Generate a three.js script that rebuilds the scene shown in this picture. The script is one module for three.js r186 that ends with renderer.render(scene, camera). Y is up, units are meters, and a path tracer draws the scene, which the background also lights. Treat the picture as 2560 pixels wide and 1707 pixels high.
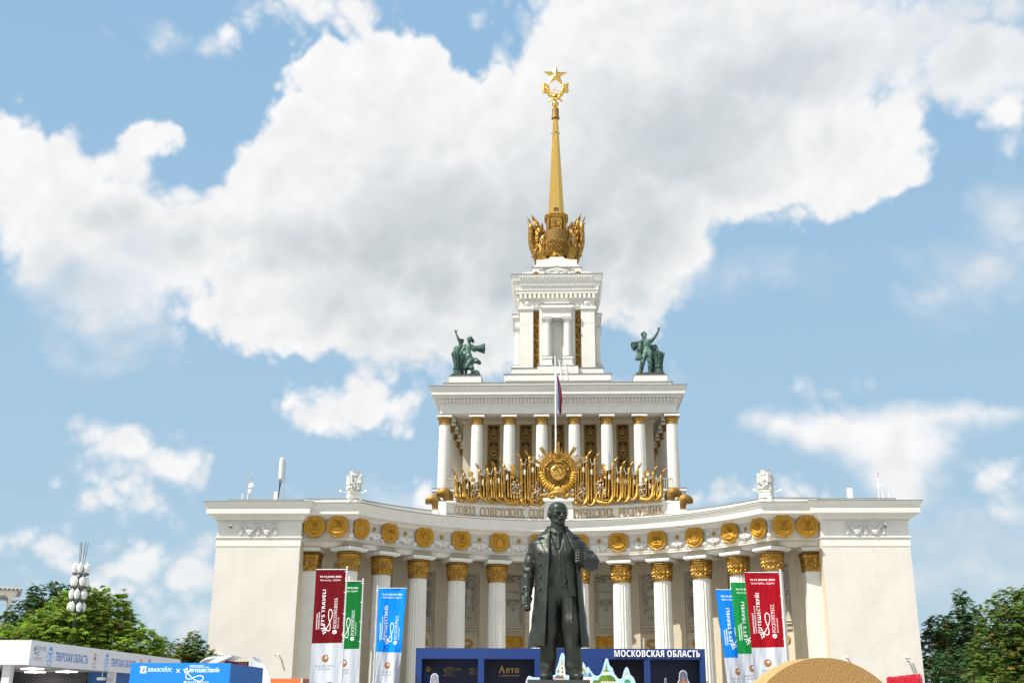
import * as THREE from 'three';
import { mergeGeometries, toCreasedNormals } from 'three/addons/utils/BufferGeometryUtils.js';
import { TextGeometry } from 'three/addons/geometries/TextGeometry.js';
import { FontLoader } from 'three/addons/loaders/FontLoader.js';
import { createNoise3D } from 'simplex-noise';

// ---------------------------------------------------------------- camera, sky, sun, exposure
const scene = new THREE.Scene();
const camera = new THREE.PerspectiveCamera(34.055, 1024 / 682, 0.5, 6000);
camera.position.set(0, 1.6, 0);
camera.rotation.order = 'YXZ';
camera.rotation.set(0.31877, 0.04277, 0.00561);
const renderer = new THREE.WebGLRenderer({ antialias: true });
renderer.toneMapping = THREE.LinearToneMapping;
renderer.toneMappingExposure = 1.28;
renderer.shadowMap.enabled = true;

function rng(seed) { let s = seed | 0; return () => { s = (s + 0x6d2b79f5) | 0; let t = Math.imul(s ^ (s >>> 15), 1 | s); t = (t + Math.imul(t ^ (t >>> 7), 61 | t)) ^ t; return ((t ^ (t >>> 14)) >>> 0) / 4294967296; }; }
const noise3 = createNoise3D(rng(7));
const clamp = (x, a, b) => Math.min(b, Math.max(a, x)), lerp = (a, b, t) => a + (b - a) * t;
const smooth = (a, b, x) => { const t = clamp((x - a) / (b - a), 0, 1); return t * t * (3 - 2 * t); };
const R = Math.PI / 180;

const sunDir = new THREE.Vector3(-0.6, 1, 0.45).normalize();
const sun = new THREE.DirectionalLight(new THREE.Color(1, 0.955, 0.87), 5);
sun.position.copy(sunDir).multiplyScalar(260).add(new THREE.Vector3(0, 30, -120));
sun.target.position.set(0, 30, -120);
sun.castShadow = true;
Object.assign(sun.shadow.camera, { left: -140, right: 140, top: 140, bottom: -140, near: 10, far: 700 });
sun.shadow.mapSize.set(4096, 4096);
sun.shadow.bias = -0.0004;
scene.add(sun, sun.target);

// the clouds of the day: azimuth and elevation of each heap of cloud, its two radii and how soft its edge is (degrees); a sixth value: how ragged
const heaps = [
  [-28.1, 25.4, 1.8, 1.5, 0.5], [-27.1, 23.7, 2.7, 2.2, 0.6], [-28.7, 24.2, 1.3, 2.2, 0.6], [-23.0, 26.9, 1.7, 1.0, 0.5], [-20.9, 27.6, 0.9, 0.7, 0.4],
  [-23.9, 25.1, 1.8, 1.2, 0.8], [-24.2, 22.5, 3.8, 2.5, 1.0], [-25.4, 20.2, 2.1, 2.3, 2.2], [-22.2, 21.9, 2.8, 2.1, 1.5], [-18.1, 23.7, 3.2, 1.6, 0.6],
  [-13.8, 27.8, 2.7, 3.2, 0.5], [-15.5, 25.7, 1.9, 2.3, 0.6], [-13.1, 31.3, 1.9, 2.3, 0.45], [-10.4, 32.7, 1.8, 1.6, 0.45], [-7.6, 32.0, 1.9, 1.6, 0.45],
  [-9.4, 28.8, 4.4, 3.8, 0.5], [-5.5, 29.8, 2.8, 2.3, 0.5], [-2.2, 30.2, 2.3, 1.8, 0.45], [-0.1, 31.5, 2.0, 1.7, 0.5], [1.8, 34.0, 2.1, 1.8, 0.9],
  [0.4, 34.8, 0.9, 1.0, 0.6], [-6.8, 25.0, 6.7, 4.4, 0.6], [-13.9, 22.8, 5.2, 2.8, 0.8], [-17.7, 19.0, 2.2, 1.3, 0.5], [-15.8, 18.0, 2.8, 1.3, 0.5],
  [-12.3, 19.9, 4.4, 2.9, 0.6], [-8.9, 18.4, 5.3, 1.6, 0.8], [-3.8, 18.2, 4.0, 1.4, 1.0], [-0.7, 22.4, 5.3, 4.4, 0.8], [1.3, 26.8, 4.8, 4.7, 0.8],
  [4.9, 24.0, 3.3, 3.9, 0.9], [4.1, 20.5, 1.8, 2.0, 1.0], [7.0, 28.7, 5.5, 4.2, 1.2], [10.3, 26.3, 4.6, 2.8, 0.7], [13.1, 31.1, 7.4, 3.6, 1.3],
  [8.3, 33.6, 8.4, 2.8, 1.25], [15.0, 26.7, 3.8, 2.5, 0.6], [18.0, 26.9, 1.9, 1.8, 0.5], [19.1, 25.3, 1.4, 1.2, 0.5], [16.1, 24.2, 1.8, 1.0, 0.6],
  [18.8, 28.0, 1.2, 1.0, 0.6], [23.0, 29.9, 2.7, 2.3, 1.3], [24.1, 27.3, 1.1, 1.2, 1.0], [24.8, 29.3, 1.6, 2.3, 1.4], [21.3, 32.0, 3.1, 1.5, 1.5],
  [-14.8, 34.4, 1.9, 0.7, 1.0], [-11.8, 34.8, 1.3, 0.5, 1.0], [-21.8, 31.7, 0.6, 0.3, 1.3], [-18.8, 32.4, 0.6, 0.5, 1.0], [-11.0, 14.4, 2.7, 1.0, 0.7],
  [-9.6, 14.9, 1.5, 0.8, 0.7], [-12.8, 14.1, 1.4, 0.8, 0.8], [-20.7, 22.1, 3.1, 2.1, 0.9], [-17.8, 20.7, 2.3, 1.3, 0.9], [-21.0, 11.7, 2.2, 0.8, 0.9],
  [-22.7, 11.9, 1.2, 0.4, 1.2], [-19.1, 11.5, 1.2, 0.5, 1.0], [-22.1, 10.3, 1.4, 0.5, 0.7], [-21.2, 9.5, 1.3, 0.5, 0.8], [21.7, 10.4, 0.9, 0.4, 1.0],
  [22.4, 20.2, 2.0, 1.2, 2.6], [23.6, 22.5, 1.1, 1.2, 2.0], [20.5, 19.2, 1.1, 0.5, 1.8], [8.4, 10.1, 1.3, 0.5, 0.8], [10.1, 10.4, 1.1, 0.4, 0.9],
  [12.0, 10.2, 0.5, 0.3, 0.8], [-6.7, 10.2, 0.9, 0.9, 0.8], [-8.6, 10.0, 1.3, 0.4, 1.8], [-25.8, 7.2, 1.1, 0.4, 0.9], [-24.2, 7.2, 0.5, 0.5, 0.9],
  [-23.2, 6.3, 1.1, 0.6, 0.7], [-20.8, 6.2, 1.2, 0.9, 0.7], [-21.1, 5.2, 1.4, 0.6, 1.0], [-18.4, 6.1, 1.4, 1.0, 1.0], [-17.7, 7.0, 0.8, 0.6, 1.2],
  [-18.4, 4.1, 1.2, 0.8, 1.2], [19.8, 7.4, 2.2, 1.0, 2.6], [18.7, 5.9, 1.9, 0.8, 2.4], [21.7, 8.8, 1.1, 0.5, 1.4], [21.0, 5.8, 1.1, 0.6, 2.0],
  [-28.7, 21.8, 0.4, 0.2, 1.0], [-23.9, 16.0, 0.4, 0.2, 2.0], [-22.5, 17.4, 0.6, 0.2, 2.2], [13.9, 15.3, 0.3, 0.1, 1.2], [9.9, 21.3, 1.3, 0.3, 2.6],
  [-0.7, 16.1, 2.0, 0.3, 1.6], [-7.2, 20.9, 3.8, 2.7, 0.8], [-9.6, 23.1, 4.4, 3.1, 0.8], [-3.1, 21.5, 4.0, 2.9, 0.8], [2.6, 30.4, 4.3, 3.4, 1.0],
  [-24.1, 20.0, 2.6, 2.3, 1.6], [-26.6, 21.3, 2.3, 2.0, 1.2], [10.4, 27.8, 3.5, 2.9, 1.0], [5.6, 29.8, 3.6, 3.2, 1.0], [-1.2, 24.6, 4.0, 3.5, 0.8],
  [-0.7, 27.9, 3.7, 3.2, 0.8],
  [15.0, 13.3, 3.8, 0.9, 0.7, 0.3], [12.3, 13.6, 2.7, 0.5, 0.7, 0.3], [18.9, 13.2, 3.0, 0.5, 0.8, 0.3], [21.3, 13.4, 1.3, 0.2, 0.9, 0.3], [16.6, 12.3, 2.9, 1.0, 0.8, 0.3], [16.9, 11.2, 2.0, 1.0, 0.9, 0.3], [17.3, 10.1, 1.3, 1.0, 1.2, 0.3], [14.5, 14.1, 1.2, 0.4, 0.8, 0.3]
];
// parts of the clouds that are thick, grey from below
const thick = [
  [-9.8, 22.2, 5.8, 3.5, 0.85], [-8.9, 18.0, 4.5, 1.8, 0.7], [-3.1, 20.4, 4.5, 3.6, 0.8], [1.7, 22.3, 3.8, 4.4, 0.75], [6.9, 25.9, 3.6, 3.2, 0.65],
  [4.4, 29.9, 3.4, 2.5, 0.35], [13.1, 31.5, 6.4, 1.8, 0.5], [9.3, 29.4, 4.1, 1.7, 0.45], [-22.9, 22.8, 2.8, 1.0, 0.5], [-19.0, 21.6, 2.7, 1.3, 0.6],
  [-4.4, 25.2, 3.3, 2.6, 0.45], [-15.2, 22.5, 2.4, 1.1, 0.35], [22.6, 30.4, 2.1, 1.7, 0.45], [16.1, 11.6, 2.2, 0.8, 0.25], [-11.0, 13.7, 2.0, 0.4, 0.4],
  [-20.9, 11.0, 1.8, 0.4, 0.35], [-24.7, 19.7, 2.4, 1.2, 0.3], [1.3, 26.3, 2.6, 2.6, 0.3]
];

{ // fair-weather heaps over the rest of the sky, as in the part in view
  const rand = rng(11);
  for (let i = 0; i < 95; i++) {
    const az = 44 + rand() * 262, el = 2 + rand() ** 1.5 * 62, big = el > 12 ? 3 + rand() * 9 : 1.5 + rand() * 3;
    for (let k = 0; k < 4; k++) heaps.push([az + (rand() - 0.5) * big * 3 / Math.cos(el * R), el + (rand() - 0.5) * big * 0.8, big * (0.5 + rand() * 0.8), big * (0.3 + rand() * 0.4), 0.6 + rand()]);
    if (rand() < 0.6) thick.push([az, el - big * 0.3, big * 1.4, big * 0.5, 0.5]);
  }
  for (let i = 0; i < 16; i++) heaps.push([-44 + rand() * 88, 46 + rand() * 22, 4 + rand() * 7, 2 + rand() * 4, 1 + rand()]);
}
function skyTexture() {
  const W = 4096, H = 2048, data = new Float32Array(W * H * 4), cells = new Map();
  const key = (a, e) => ((Math.floor(a / 6) + 120) % 60) * 100 + Math.floor(e / 6);
  heaps.forEach((h) => {
    const reach = 5, ra = (h[2] + reach) / Math.max(0.2, Math.cos(Math.min(85, h[1] + h[3]) * R)), re = h[3] + reach, done = new Set();
    for (let a = h[0] - ra - 6; a <= h[0] + ra + 6; a += 3) for (let e = Math.max(0, h[1] - re - 6); e <= Math.min(90, h[1] + re + 6); e += 3) {
      const k = key(a, e);
      if (!done.has(k)) { done.add(k); if (!cells.has(k)) cells.set(k, []); cells.get(k).push(h); }
    }
  });
  const turn = (d) => ((d + 540) % 360) - 180;
  const field = (az, el) => { // degrees inside (+) or outside (-) of the nearest heaps, and their softness
    const near = cells.get(key(az, el));
    if (!near) return [-6, 1, 1];
    let sum = 0, soft = 0, rag = 0, c = Math.cos(el * R);
    for (const h of near) {
      const x = turn(az - h[0]) * c / h[2], y = (el - h[1]) / h[3], q = Math.sqrt(x * x + y * y);
      const d = (1 - q) * Math.min(h[2], h[3]) * (q > 1 ? 1 : 1.2), w = Math.exp(clamp(d, -8, 9) * 3);
      sum += w; soft += w * h[4]; rag += w * (h[5] ?? 1);
    }
    return [Math.log(sum + 1e-11) / 3, soft / (sum + 1e-9), rag / (sum + 1e-9)];
  };
  for (let row = H / 2 - 8; row < H; row++) {
    const el = ((row + 0.5) / H - 0.5) * 180, e = el * R, ce = Math.cos(e), se = Math.sin(e), low = Math.max(el, 0);
    for (let col = 0; col < W; col++) {
      const th = ((col + 0.5) / W - 0.5) * 2 * Math.PI, x = Math.cos(th) * ce, y = se, z = Math.sin(th) * ce;
      const az = turn(th / R + 90), inside = Math.abs(az) < 36 && el < 40;
      const t = Math.pow(clamp(low / 60, 0, 1), 0.62), haze = Math.exp(-low / 5);
      let r = lerp(0.5, 0.215, t) + 0.07 * haze, g = lerp(0.68, 0.435, t) + 0.03 * haze, b = lerp(0.8, 0.71, t) - 0.04 * haze;
      const wx = noise3(x * 9, y * 9, z * 9), wy = noise3(x * 9 + 40, y * 9, z * 9);
      const [d0, soft, rag] = field(az + wx * 0.7 / ce, low + wy * 0.5);
      if (d0 > -4.5) {
        const fbm = (px, py, pz, f, n) => { let s = 0, a = 1, m = 0; for (let i = 0; i < n; i++) { s += a * (2.4 * Math.abs(noise3(px * f, py * f, pz * f)) - 0.72); m += a; a *= 0.52; f *= 2.07; } return s / m; };
        const n = inside ? 6 : 3, f1 = fbm(x, y, z, 17, n);
        const fx = x - z * 0 + 0.006 * z, d = d0 - 0.34 + f1 * rag * (0.38 + 0.45 * Math.min(soft, 1) - 0.35 * smooth(1.1, 2.2, soft));
        const width = 0.16 + 0.75 * Math.max(0, soft - 0.4);
        let a = smooth(-width * 1.1, width, d);
        a *= 1 - 0.5 * smooth(1, 2.4, soft) * (1 - 0.5 * f1);
        a *= smooth(-0.5, 5, low) * 0.45 + 0.55;
        if (a > 0.003) {
          const L3 = (px, py, pz) => { let s = 0; for (let i = 0, f = 15, m = 1; i < 4; i++, f *= 2.1, m *= 0.5) s += m * Math.abs(noise3(px * f, py * f, pz * f)); return s; };
          const lit = L3(x + 0.011 * z, y + 0.012, z - 0.011 * x) - L3(x, y, z), lump = noise3(x * 5 + 9, y * 7, z * 5) * 0.6 + noise3(x * 12, y * 16 + 5, z * 12) * 0.25;
          let grey = 0;
          const gx = az + noise3(x * 7 + 3, y * 7, z * 7) * 2.2, gy = el + noise3(x * 7, y * 7 + 9, z * 7) * 1.4;
          for (const k of thick) { const qx = turn(gx - k[0]) * ce / k[2], qy = (gy - k[1]) / k[3], q = qx * qx + qy * qy; if (q < 5) grey = 1 - (1 - grey) * (1 - k[4] * Math.exp(-q * 0.9)); }
          const core = smooth(0.1, 3, d);
          grey *= 0.35 + 0.65 * core;
          let v = 0.94 - 0.06 * lit * (1 - 0.55 * grey) * (1 - 0.4 * smooth(1, 2, soft)) - 0.05 * core - 0.3 * Math.min(grey, 0.95) + 0.01 * lump * core;
          v -= 0.06 * Math.max(0, soft - 1);
          const k = clamp((0.92 - v) * 3.0, 0, 1), far = smooth(14, 0, low) * 0.5;
          const cr = v * lerp(1.0, 0.895, k), cg = v * lerp(1.0, 0.995, k), cb = v * lerp(1.005, 1.045, k);
          r = lerp(r, lerp(cr, r * 0.3 + cr * 0.62, far), a); g = lerp(g, lerp(cg, g * 0.25 + cg * 0.68, far), a); b = lerp(b, lerp(cb, b * 0.25 + cb * 0.68, far), a);
        }
      }
      const o = (row * W + col) * 4;
      data[o] = r * 0.78; data[o + 1] = g * 0.78; data[o + 2] = b * 0.78; data[o + 3] = 1;
    }
  }
  for (let o = 0, n = (H / 2 - 8) * W * 4; o < n; o += 4) { data[o] = 0.33; data[o + 1] = 0.34; data[o + 2] = 0.34; data[o + 3] = 1; }
  const t = new THREE.DataTexture(data, W, H, THREE.RGBAFormat, THREE.FloatType);
  t.mapping = THREE.EquirectangularReflectionMapping;
  t.magFilter = t.minFilter = THREE.LinearFilter;
  t.needsUpdate = true;
  return t;
}
scene.background = skyTexture();
scene.environment = scene.background;

// ---------------------------------------------------------------- materials
function noiseTex(size, fn, color = false) { // repeating texture, fn(u, v) -> grey or [r, g, b], 0..1
  const d = new Uint8Array(size * size * 4);
  for (let y = 0; y < size; y++) for (let x = 0; x < size; x++) {
    const v = fn(x / size, y / size), o = (y * size + x) * 4;
    for (let c = 0; c < 3; c++) d[o + c] = clamp((Array.isArray(v) ? v[c] : v) * 255, 0, 255);
    d[o + 3] = 255;
  }
  const t = new THREE.DataTexture(d, size, size, THREE.RGBAFormat);
  t.wrapS = t.wrapT = THREE.RepeatWrapping;
  t.magFilter = THREE.LinearFilter; t.minFilter = THREE.LinearMipmapLinearFilter; t.generateMipmaps = true;
  if (color) t.colorSpace = THREE.SRGBColorSpace;
  t.needsUpdate = true;
  return t;
}
const loop3 = (u, v, f, s = 0) => { const a = u * 2 * Math.PI, b = v * 2 * Math.PI, k = f / (2 * Math.PI); return noise3(Math.cos(a) * k + s + Math.cos(b) * k * 0.31, Math.sin(a) * k + Math.sin(b) * k * 0.77, Math.cos(b) * k * 0.9 + s * 3); };
const fbmT = (u, v, f, n, s = 0) => { let r = 0, a = 1, m = 0; for (let i = 0; i < n; i++) { r += a * loop3(u, v, f, s + i * 7); m += a; a *= 0.55; f *= 2; } return r / m; };
const stain = noiseTex(512, (u, v) => { const a = fbmT(u, v, 5, 5), b = fbmT(u, v * 0 + 0.3, 14, 3, 5); return 0.95 + 0.03 * a + 0.01 * b; }, true);
const grainTex = noiseTex(256, (u, v) => 0.5 + 0.35 * fbmT(u, v, 22, 4, 2));
const lumpTex = noiseTex(256, (u, v) => 0.5 + 0.4 * fbmT(u, v, 8, 5, 4));
const rep = (t, m) => { const c = t.clone(); c.repeat.set(1 / m, 1 / m); c.needsUpdate = true; return c; };
const std = (name, o) => Object.assign(new THREE.MeshStandardMaterial(o), { name });
const lin = (r, g, b) => new THREE.Color().setRGB(r, g, b);
const M = {
  white: std('white painted stucco', { color: lin(0.79, 0.765, 0.705), roughness: 0.85, map: rep(stain, 9), bumpMap: rep(grainTex, 1.6), bumpScale: 0.006 }),
  trim: std('white painted mouldings', { color: lin(0.8, 0.775, 0.715), roughness: 0.8, map: rep(stain, 7) }),
  relief: std('white plaster ornament', { color: lin(0.77, 0.755, 0.71), roughness: 0.9, map: rep(stain, 3) }),
  beige: std('cream roughcast', { color: lin(0.75, 0.71, 0.645), roughness: 0.95, map: rep(stain, 23), bumpMap: rep(lumpTex, 1.1), bumpScale: 0.022 }),
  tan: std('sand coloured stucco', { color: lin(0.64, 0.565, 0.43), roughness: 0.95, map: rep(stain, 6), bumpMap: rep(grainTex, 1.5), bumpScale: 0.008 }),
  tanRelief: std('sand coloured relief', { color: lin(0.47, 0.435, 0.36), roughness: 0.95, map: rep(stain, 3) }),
  lead: std('grey sheet metal flashing', { color: lin(0.2, 0.2, 0.19), roughness: 0.6, metalness: 0.3 }),
  gold: std('gilding', { color: lin(0.55, 0.335, 0.085), metalness: 0.9, roughness: 0.4, bumpMap: rep(lumpTex, 0.7), bumpScale: 0.02, map: rep(noiseTex(256, (u, v) => { const a = fbmT(u, v, 6, 5, 9); return [0.86 + 0.22 * a, 0.83 + 0.28 * a, 0.78 + 0.36 * a]; }, true), 2.2) }),
  ochre: std('matt ochre gilding', { color: lin(0.5, 0.265, 0.028), metalness: 0.5, roughness: 0.5, bumpMap: rep(lumpTex, 0.5), bumpScale: 0.008 }),
  goldBright: std('polished gold leaf', { color: lin(0.78, 0.49, 0.13), metalness: 0.95, roughness: 0.3, bumpMap: rep(lumpTex, 2), bumpScale: 0.03 }),
  goldDark: std('weathered gilding', { color: lin(0.25, 0.14, 0.04), metalness: 0.7, roughness: 0.5, bumpMap: rep(lumpTex, 0.5), bumpScale: 0.03 }),
  lattice: std('old gilded lattice', { color: lin(0.36, 0.21, 0.06), metalness: 0.45, roughness: 0.5 }),
  letters: std('gilded letters', { color: lin(0.4, 0.22, 0.03), metalness: 0.2, roughness: 0.5 }),
  silver: std('silvered ornament', { color: lin(0.5, 0.47, 0.4), metalness: 0.4, roughness: 0.5 }),
  leaf: std('tarnished silver leaves', { color: lin(0.36, 0.28, 0.19), metalness: 0.6, roughness: 0.45 }),
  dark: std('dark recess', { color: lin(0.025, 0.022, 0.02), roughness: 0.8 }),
  steel: std('galvanised steel', { color: lin(0.5, 0.51, 0.52), metalness: 0.6, roughness: 0.45 }),
  cam: std('white plastic', { color: lin(0.8, 0.8, 0.8), roughness: 0.45 }),
  black: std('black plastic', { color: lin(0.02, 0.02, 0.022), roughness: 0.4 }),
  bronze: std('dark bronze', { color: lin(1, 1, 1), metalness: 0.62, roughness: 0.42, vertexColors: true, bumpMap: rep(lumpTex, 0.9), bumpScale: 0.012 }),
  patina: std('green bronze patina', { color: lin(1, 1, 1), metalness: 0.25, roughness: 0.6, vertexColors: true }),
};

// ---------------------------------------------------------------- geometry helpers
// positions are given in the place's own metres: x to the right, y up, Z the distance in front of the viewer (z = -Z)
const tidy = (g) => { const t = g.index ? g.toNonIndexed() : g; for (const k of Object.keys(t.attributes)) if (!['position', 'normal', 'uv'].includes(k)) t.deleteAttribute(k); if (!t.attributes.normal) t.computeVertexNormals(); return t; };
function uvMetres(g) {
  const p = g.attributes.position, n = g.attributes.normal, uv = new Float32Array(p.count * 2);
  for (let i = 0; i < p.count; i++) {
    const ax = Math.abs(n.getX(i)), ay = Math.abs(n.getY(i)), az = Math.abs(n.getZ(i)), x = p.getX(i), y = p.getY(i), z = p.getZ(i);
    if (ay > ax && ay > az) { uv[2 * i] = x; uv[2 * i + 1] = z; } else if (ax > az) { uv[2 * i] = z + x * 0.5; uv[2 * i + 1] = y; } else { uv[2 * i] = x + z * 0.5; uv[2 * i + 1] = y; }
  }
  g.setAttribute('uv', new THREE.BufferAttribute(uv, 2));
  return g;
}
const originOf = (o) => { const v = new THREE.Vector3(); for (; o && o !== scene; o = o.parent) v.add(o.position); return v; };
class Geo {
  constructor() { this.list = []; }
  add(g, m) { const t = tidy(g.clone()); if (m) t.applyMatrix4(m); this.list.push(t); return this; }
  at(g, x, y, z, ry = 0, s = 1, rx = 0, rz = 0) { return this.add(g, new THREE.Matrix4().compose(new THREE.Vector3(x, y, z), new THREE.Quaternion().setFromEuler(new THREE.Euler(rx, ry, rz, 'YXZ')), Array.isArray(s) ? new THREE.Vector3(...s) : new THREE.Vector3(s, s, s))); }
  box(x0, x1, y0, y1, Z0, Z1) { return this.add(new THREE.BoxGeometry(Math.abs(x1 - x0), Math.abs(y1 - y0), Math.abs(Z1 - Z0)).translate((x0 + x1) / 2, (y0 + y1) / 2, -(Z0 + Z1) / 2)); }
  bar(a, b, r, n = 6, r2 = r) { // a round bar between two points [x, y, z]
    const A = new THREE.Vector3(...a), B = new THREE.Vector3(...b), d = B.clone().sub(A), L = d.length();
    return this.add(new THREE.CylinderGeometry(r2, r, L, n), new THREE.Matrix4().compose(A.add(B).multiplyScalar(0.5), new THREE.Quaternion().setFromUnitVectors(new THREE.Vector3(0, 1, 0), d.normalize()), new THREE.Vector3(1, 1, 1)));
  }
  get() { return uvMetres(this.list.length > 1 ? mergeGeometries(this.list) : this.list[0]); }
  build(name, mat, parent, local = false) {
    const g = this.get();
    if (!local && parent) { const o = originOf(parent); g.translate(-o.x, -o.y, -o.z); }
    return part(name, g, mat, parent);
  }
}
const G = () => new Geo();
function part(name, g, mat, parent) { const m = new THREE.Mesh(g, mat); m.name = name; (parent || scene).add(m); return m; }
const used = new Map();
function numbered(name) { const n = used.get(name) ?? 0; used.set(name, n + 1); return n ? name + '_' + String(n).padStart(3, '0') : name; }
function tag(o, label, category, group) { o.userData = { label, category }; if (group) o.userData.group = group; return o; }
function thing(name, label, category, [x, y, z] = [0, 0, 0], turn = 0, group) { const o = new THREE.Group(); o.name = numbered(name); o.position.set(x, y, z); o.rotation.y = turn; scene.add(o); return tag(o, label, category, group); }
function structure(name, geo, mat) { const m = part(numbered(name), geo, mat); m.userData = { kind: 'structure' }; return m; }
function group(name, parent, [x, y, z] = [0, 0, 0], turn = 0) { const o = new THREE.Group(); o.name = name; o.position.set(x, y, z); o.rotation.y = turn; parent.add(o); return o; }

// profile [[out, y], ...] drawn along a path [[x, z], ...]; out is to the left hand of the path turned towards +z
function pathNormals(path) {
  const dirs = path.slice(1).map((p, i) => { const dx = p[0] - path[i][0], dz = p[1] - path[i][1], l = Math.hypot(dx, dz); return [-dz / l, dx / l]; });
  return path.map((p, i) => {
    const a = dirs[Math.max(0, i - 1)], b = dirs[Math.min(dirs.length - 1, i)], x = a[0] + b[0], z = a[1] + b[1], k = 2 / (x * x + z * z);
    return [x * k, z * k];
  });
}
function sweep(path, prof, crease = 0.5) {
  const N = pathNormals(path), pos = [], uv = [];
  const P = (i, j) => [path[i][0] + N[i][0] * prof[j][0], prof[j][1], path[i][1] + N[i][1] * prof[j][0]];
  for (let i = 0; i < path.length - 1; i++) for (let j = 0; j < prof.length - 1; j++) {
    const a = P(i, j), b = P(i + 1, j), c = P(i + 1, j + 1), d = P(i, j + 1);
    pos.push(...a, ...b, ...c, ...a, ...c, ...d);
    for (let k = 0; k < 6; k++) uv.push(0, 0);
  }
  const g = new THREE.BufferGeometry();
  g.setAttribute('position', new THREE.Float32BufferAttribute(pos, 3));
  g.setAttribute('uv', new THREE.Float32BufferAttribute(uv, 2));
  g.computeVertexNormals();
  return toCreasedNormals(g, crease);
}
function along(path, pitch, each) { // calls each(x, z, nx, nz, s) at even steps along a path
  for (let i = 0, rest = pitch / 2; i < path.length - 1; i++) {
    const [ax, az] = path[i], [bx, bz] = path[i + 1], L = Math.hypot(bx - ax, bz - az);
    for (; rest < L; rest += pitch) { const t = rest / L; each(lerp(ax, bx, t), lerp(az, bz, t), -(bz - az) / L, (bx - ax) / L, rest); }
    rest -= L;
  }
}
function teeth(path, pitch, w, y0, y1, o0, o1, shape) { // a row of blocks (or leaves) along a path, from out o0 to o1
  const g = G(), b = shape ?? new THREE.BoxGeometry(1, 1, 1);
  along(path, pitch, (x, z, nx, nz) => g.at(b, x + nx * (o0 + o1) / 2, (y0 + y1) / 2, z + nz * (o0 + o1) / 2, Math.atan2(nx, nz), [w, y1 - y0, o1 - o0]));
  return g;
}
const leafBlock = (() => { // a leaf of an ornamental band, leaning forward at the top
  const s = new THREE.BufferGeometry(), v = [[-0.5, 0.5, 0.5], [0.5, 0.5, 0.5], [0.42, 0.05, 0.12], [-0.42, 0.05, 0.12], [0, -0.5, -0.5], [0, 0.3, 0.72], [-0.5, 0.5, -0.5], [0.5, 0.5, -0.5]];
  const f = [[0, 5, 1], [0, 3, 5], [1, 5, 2], [3, 4, 5], [5, 4, 2], [0, 1, 7], [0, 7, 6], [0, 6, 3], [3, 6, 4], [1, 2, 7], [2, 4, 7]];
  s.setAttribute('position', new THREE.Float32BufferAttribute(f.flat().flatMap((i) => v[i]), 3));
  s.computeVertexNormals();
  s.setAttribute('uv', new THREE.Float32BufferAttribute(new Float32Array(f.length * 6), 2));
  return s;
})();
function grid(nu, nv, fn, crease) { // a surface fn(u, v) -> [x, y, z], smooth
  const pos = [], uv = [], idx = [];
  for (let j = 0; j <= nv; j++) for (let i = 0; i <= nu; i++) { pos.push(...fn(i / nu, j / nv)); uv.push(i / nu, j / nv); }
  for (let j = 0; j < nv; j++) for (let i = 0; i < nu; i++) { const a = j * (nu + 1) + i, b = a + 1, c = a + nu + 2, d = a + nu + 1; idx.push(a, b, c, a, c, d); }
  const g = new THREE.BufferGeometry();
  g.setAttribute('position', new THREE.Float32BufferAttribute(pos, 3));
  g.setAttribute('uv', new THREE.Float32BufferAttribute(uv, 2));
  g.setIndex(idx);
  g.computeVertexNormals();
  return crease ? toCreasedNormals(g, crease) : g;
}
// a tube of changing radius through points [x, y, z, r]
function hose(pts, n = 8, m = 24, flat = 1) {
  const c = new THREE.CatmullRomCurve3(pts.map((p) => new THREE.Vector3(p[0], p[1], p[2]))), fr = c.computeFrenetFrames(m, false), L = pts.length - 1;
  const up = new THREE.Vector3(0, 0, 1);
  return grid(n, m + 2, (u, v) => {
    const k = Math.round(v * (m + 2)), cap = k === 0 || k === m + 2, i = clamp(k - 1, 0, m), t = i / m, P = c.getPoint(t), f = t * L, a = Math.min(L - 1, Math.floor(f));
    const r = cap ? 0.0001 : lerp(pts[a][3], pts[a + 1][3], f - a), T = fr.tangents[i], S = new THREE.Vector3().crossVectors(T, up);
    if (S.lengthSq() < 0.01) S.set(1, 0, 0);
    S.normalize();
    const Q = new THREE.Vector3().crossVectors(S, T), w = u * 2 * Math.PI;
    P.addScaledVector(S, Math.cos(w) * r).addScaledVector(Q, Math.sin(w) * r * flat);
    return [P.x, P.y, P.z];
  });
}
// heights of a relief: ellipses [x, y, rx, ry, turn, height]; the highest counts
const domes = (list) => { const L = list.map(([x, y, a, b, t = 0, h = 0.1]) => [x, y, 1 / a, 1 / b, Math.cos(t), Math.sin(t), h, Math.max(a, b)]); return (x, y) => {
  let z = 0;
  for (const e of L) { const dx = x - e[0], dy = y - e[1]; if (Math.abs(dx) > e[7] || Math.abs(dy) > e[7]) continue; const p = (dx * e[4] + dy * e[5]) * e[2], q = (dy * e[4] - dx * e[5]) * e[3], k = 1 - p * p - q * q; if (k > 0) z = Math.max(z, e[6] * Math.sqrt(k)); }
  return z;
}; };
const ball = new THREE.IcosahedronGeometry(1, 1), ball2 = new THREE.IcosahedronGeometry(1, 2);
const lathe = (pts, n = 24) => new THREE.LatheGeometry(pts.map((p) => new THREE.Vector2(p[0], p[1])), n);
const prism = (pts, depth, bevel = 0) => { const s = new THREE.Shape(pts.map((p) => new THREE.Vector2(p[0], p[1]))); return new THREE.ExtrudeGeometry(s, { depth, bevelEnabled: bevel > 0, bevelThickness: bevel, bevelSize: bevel, bevelSegments: 1, curveSegments: 8 }); };
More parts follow.
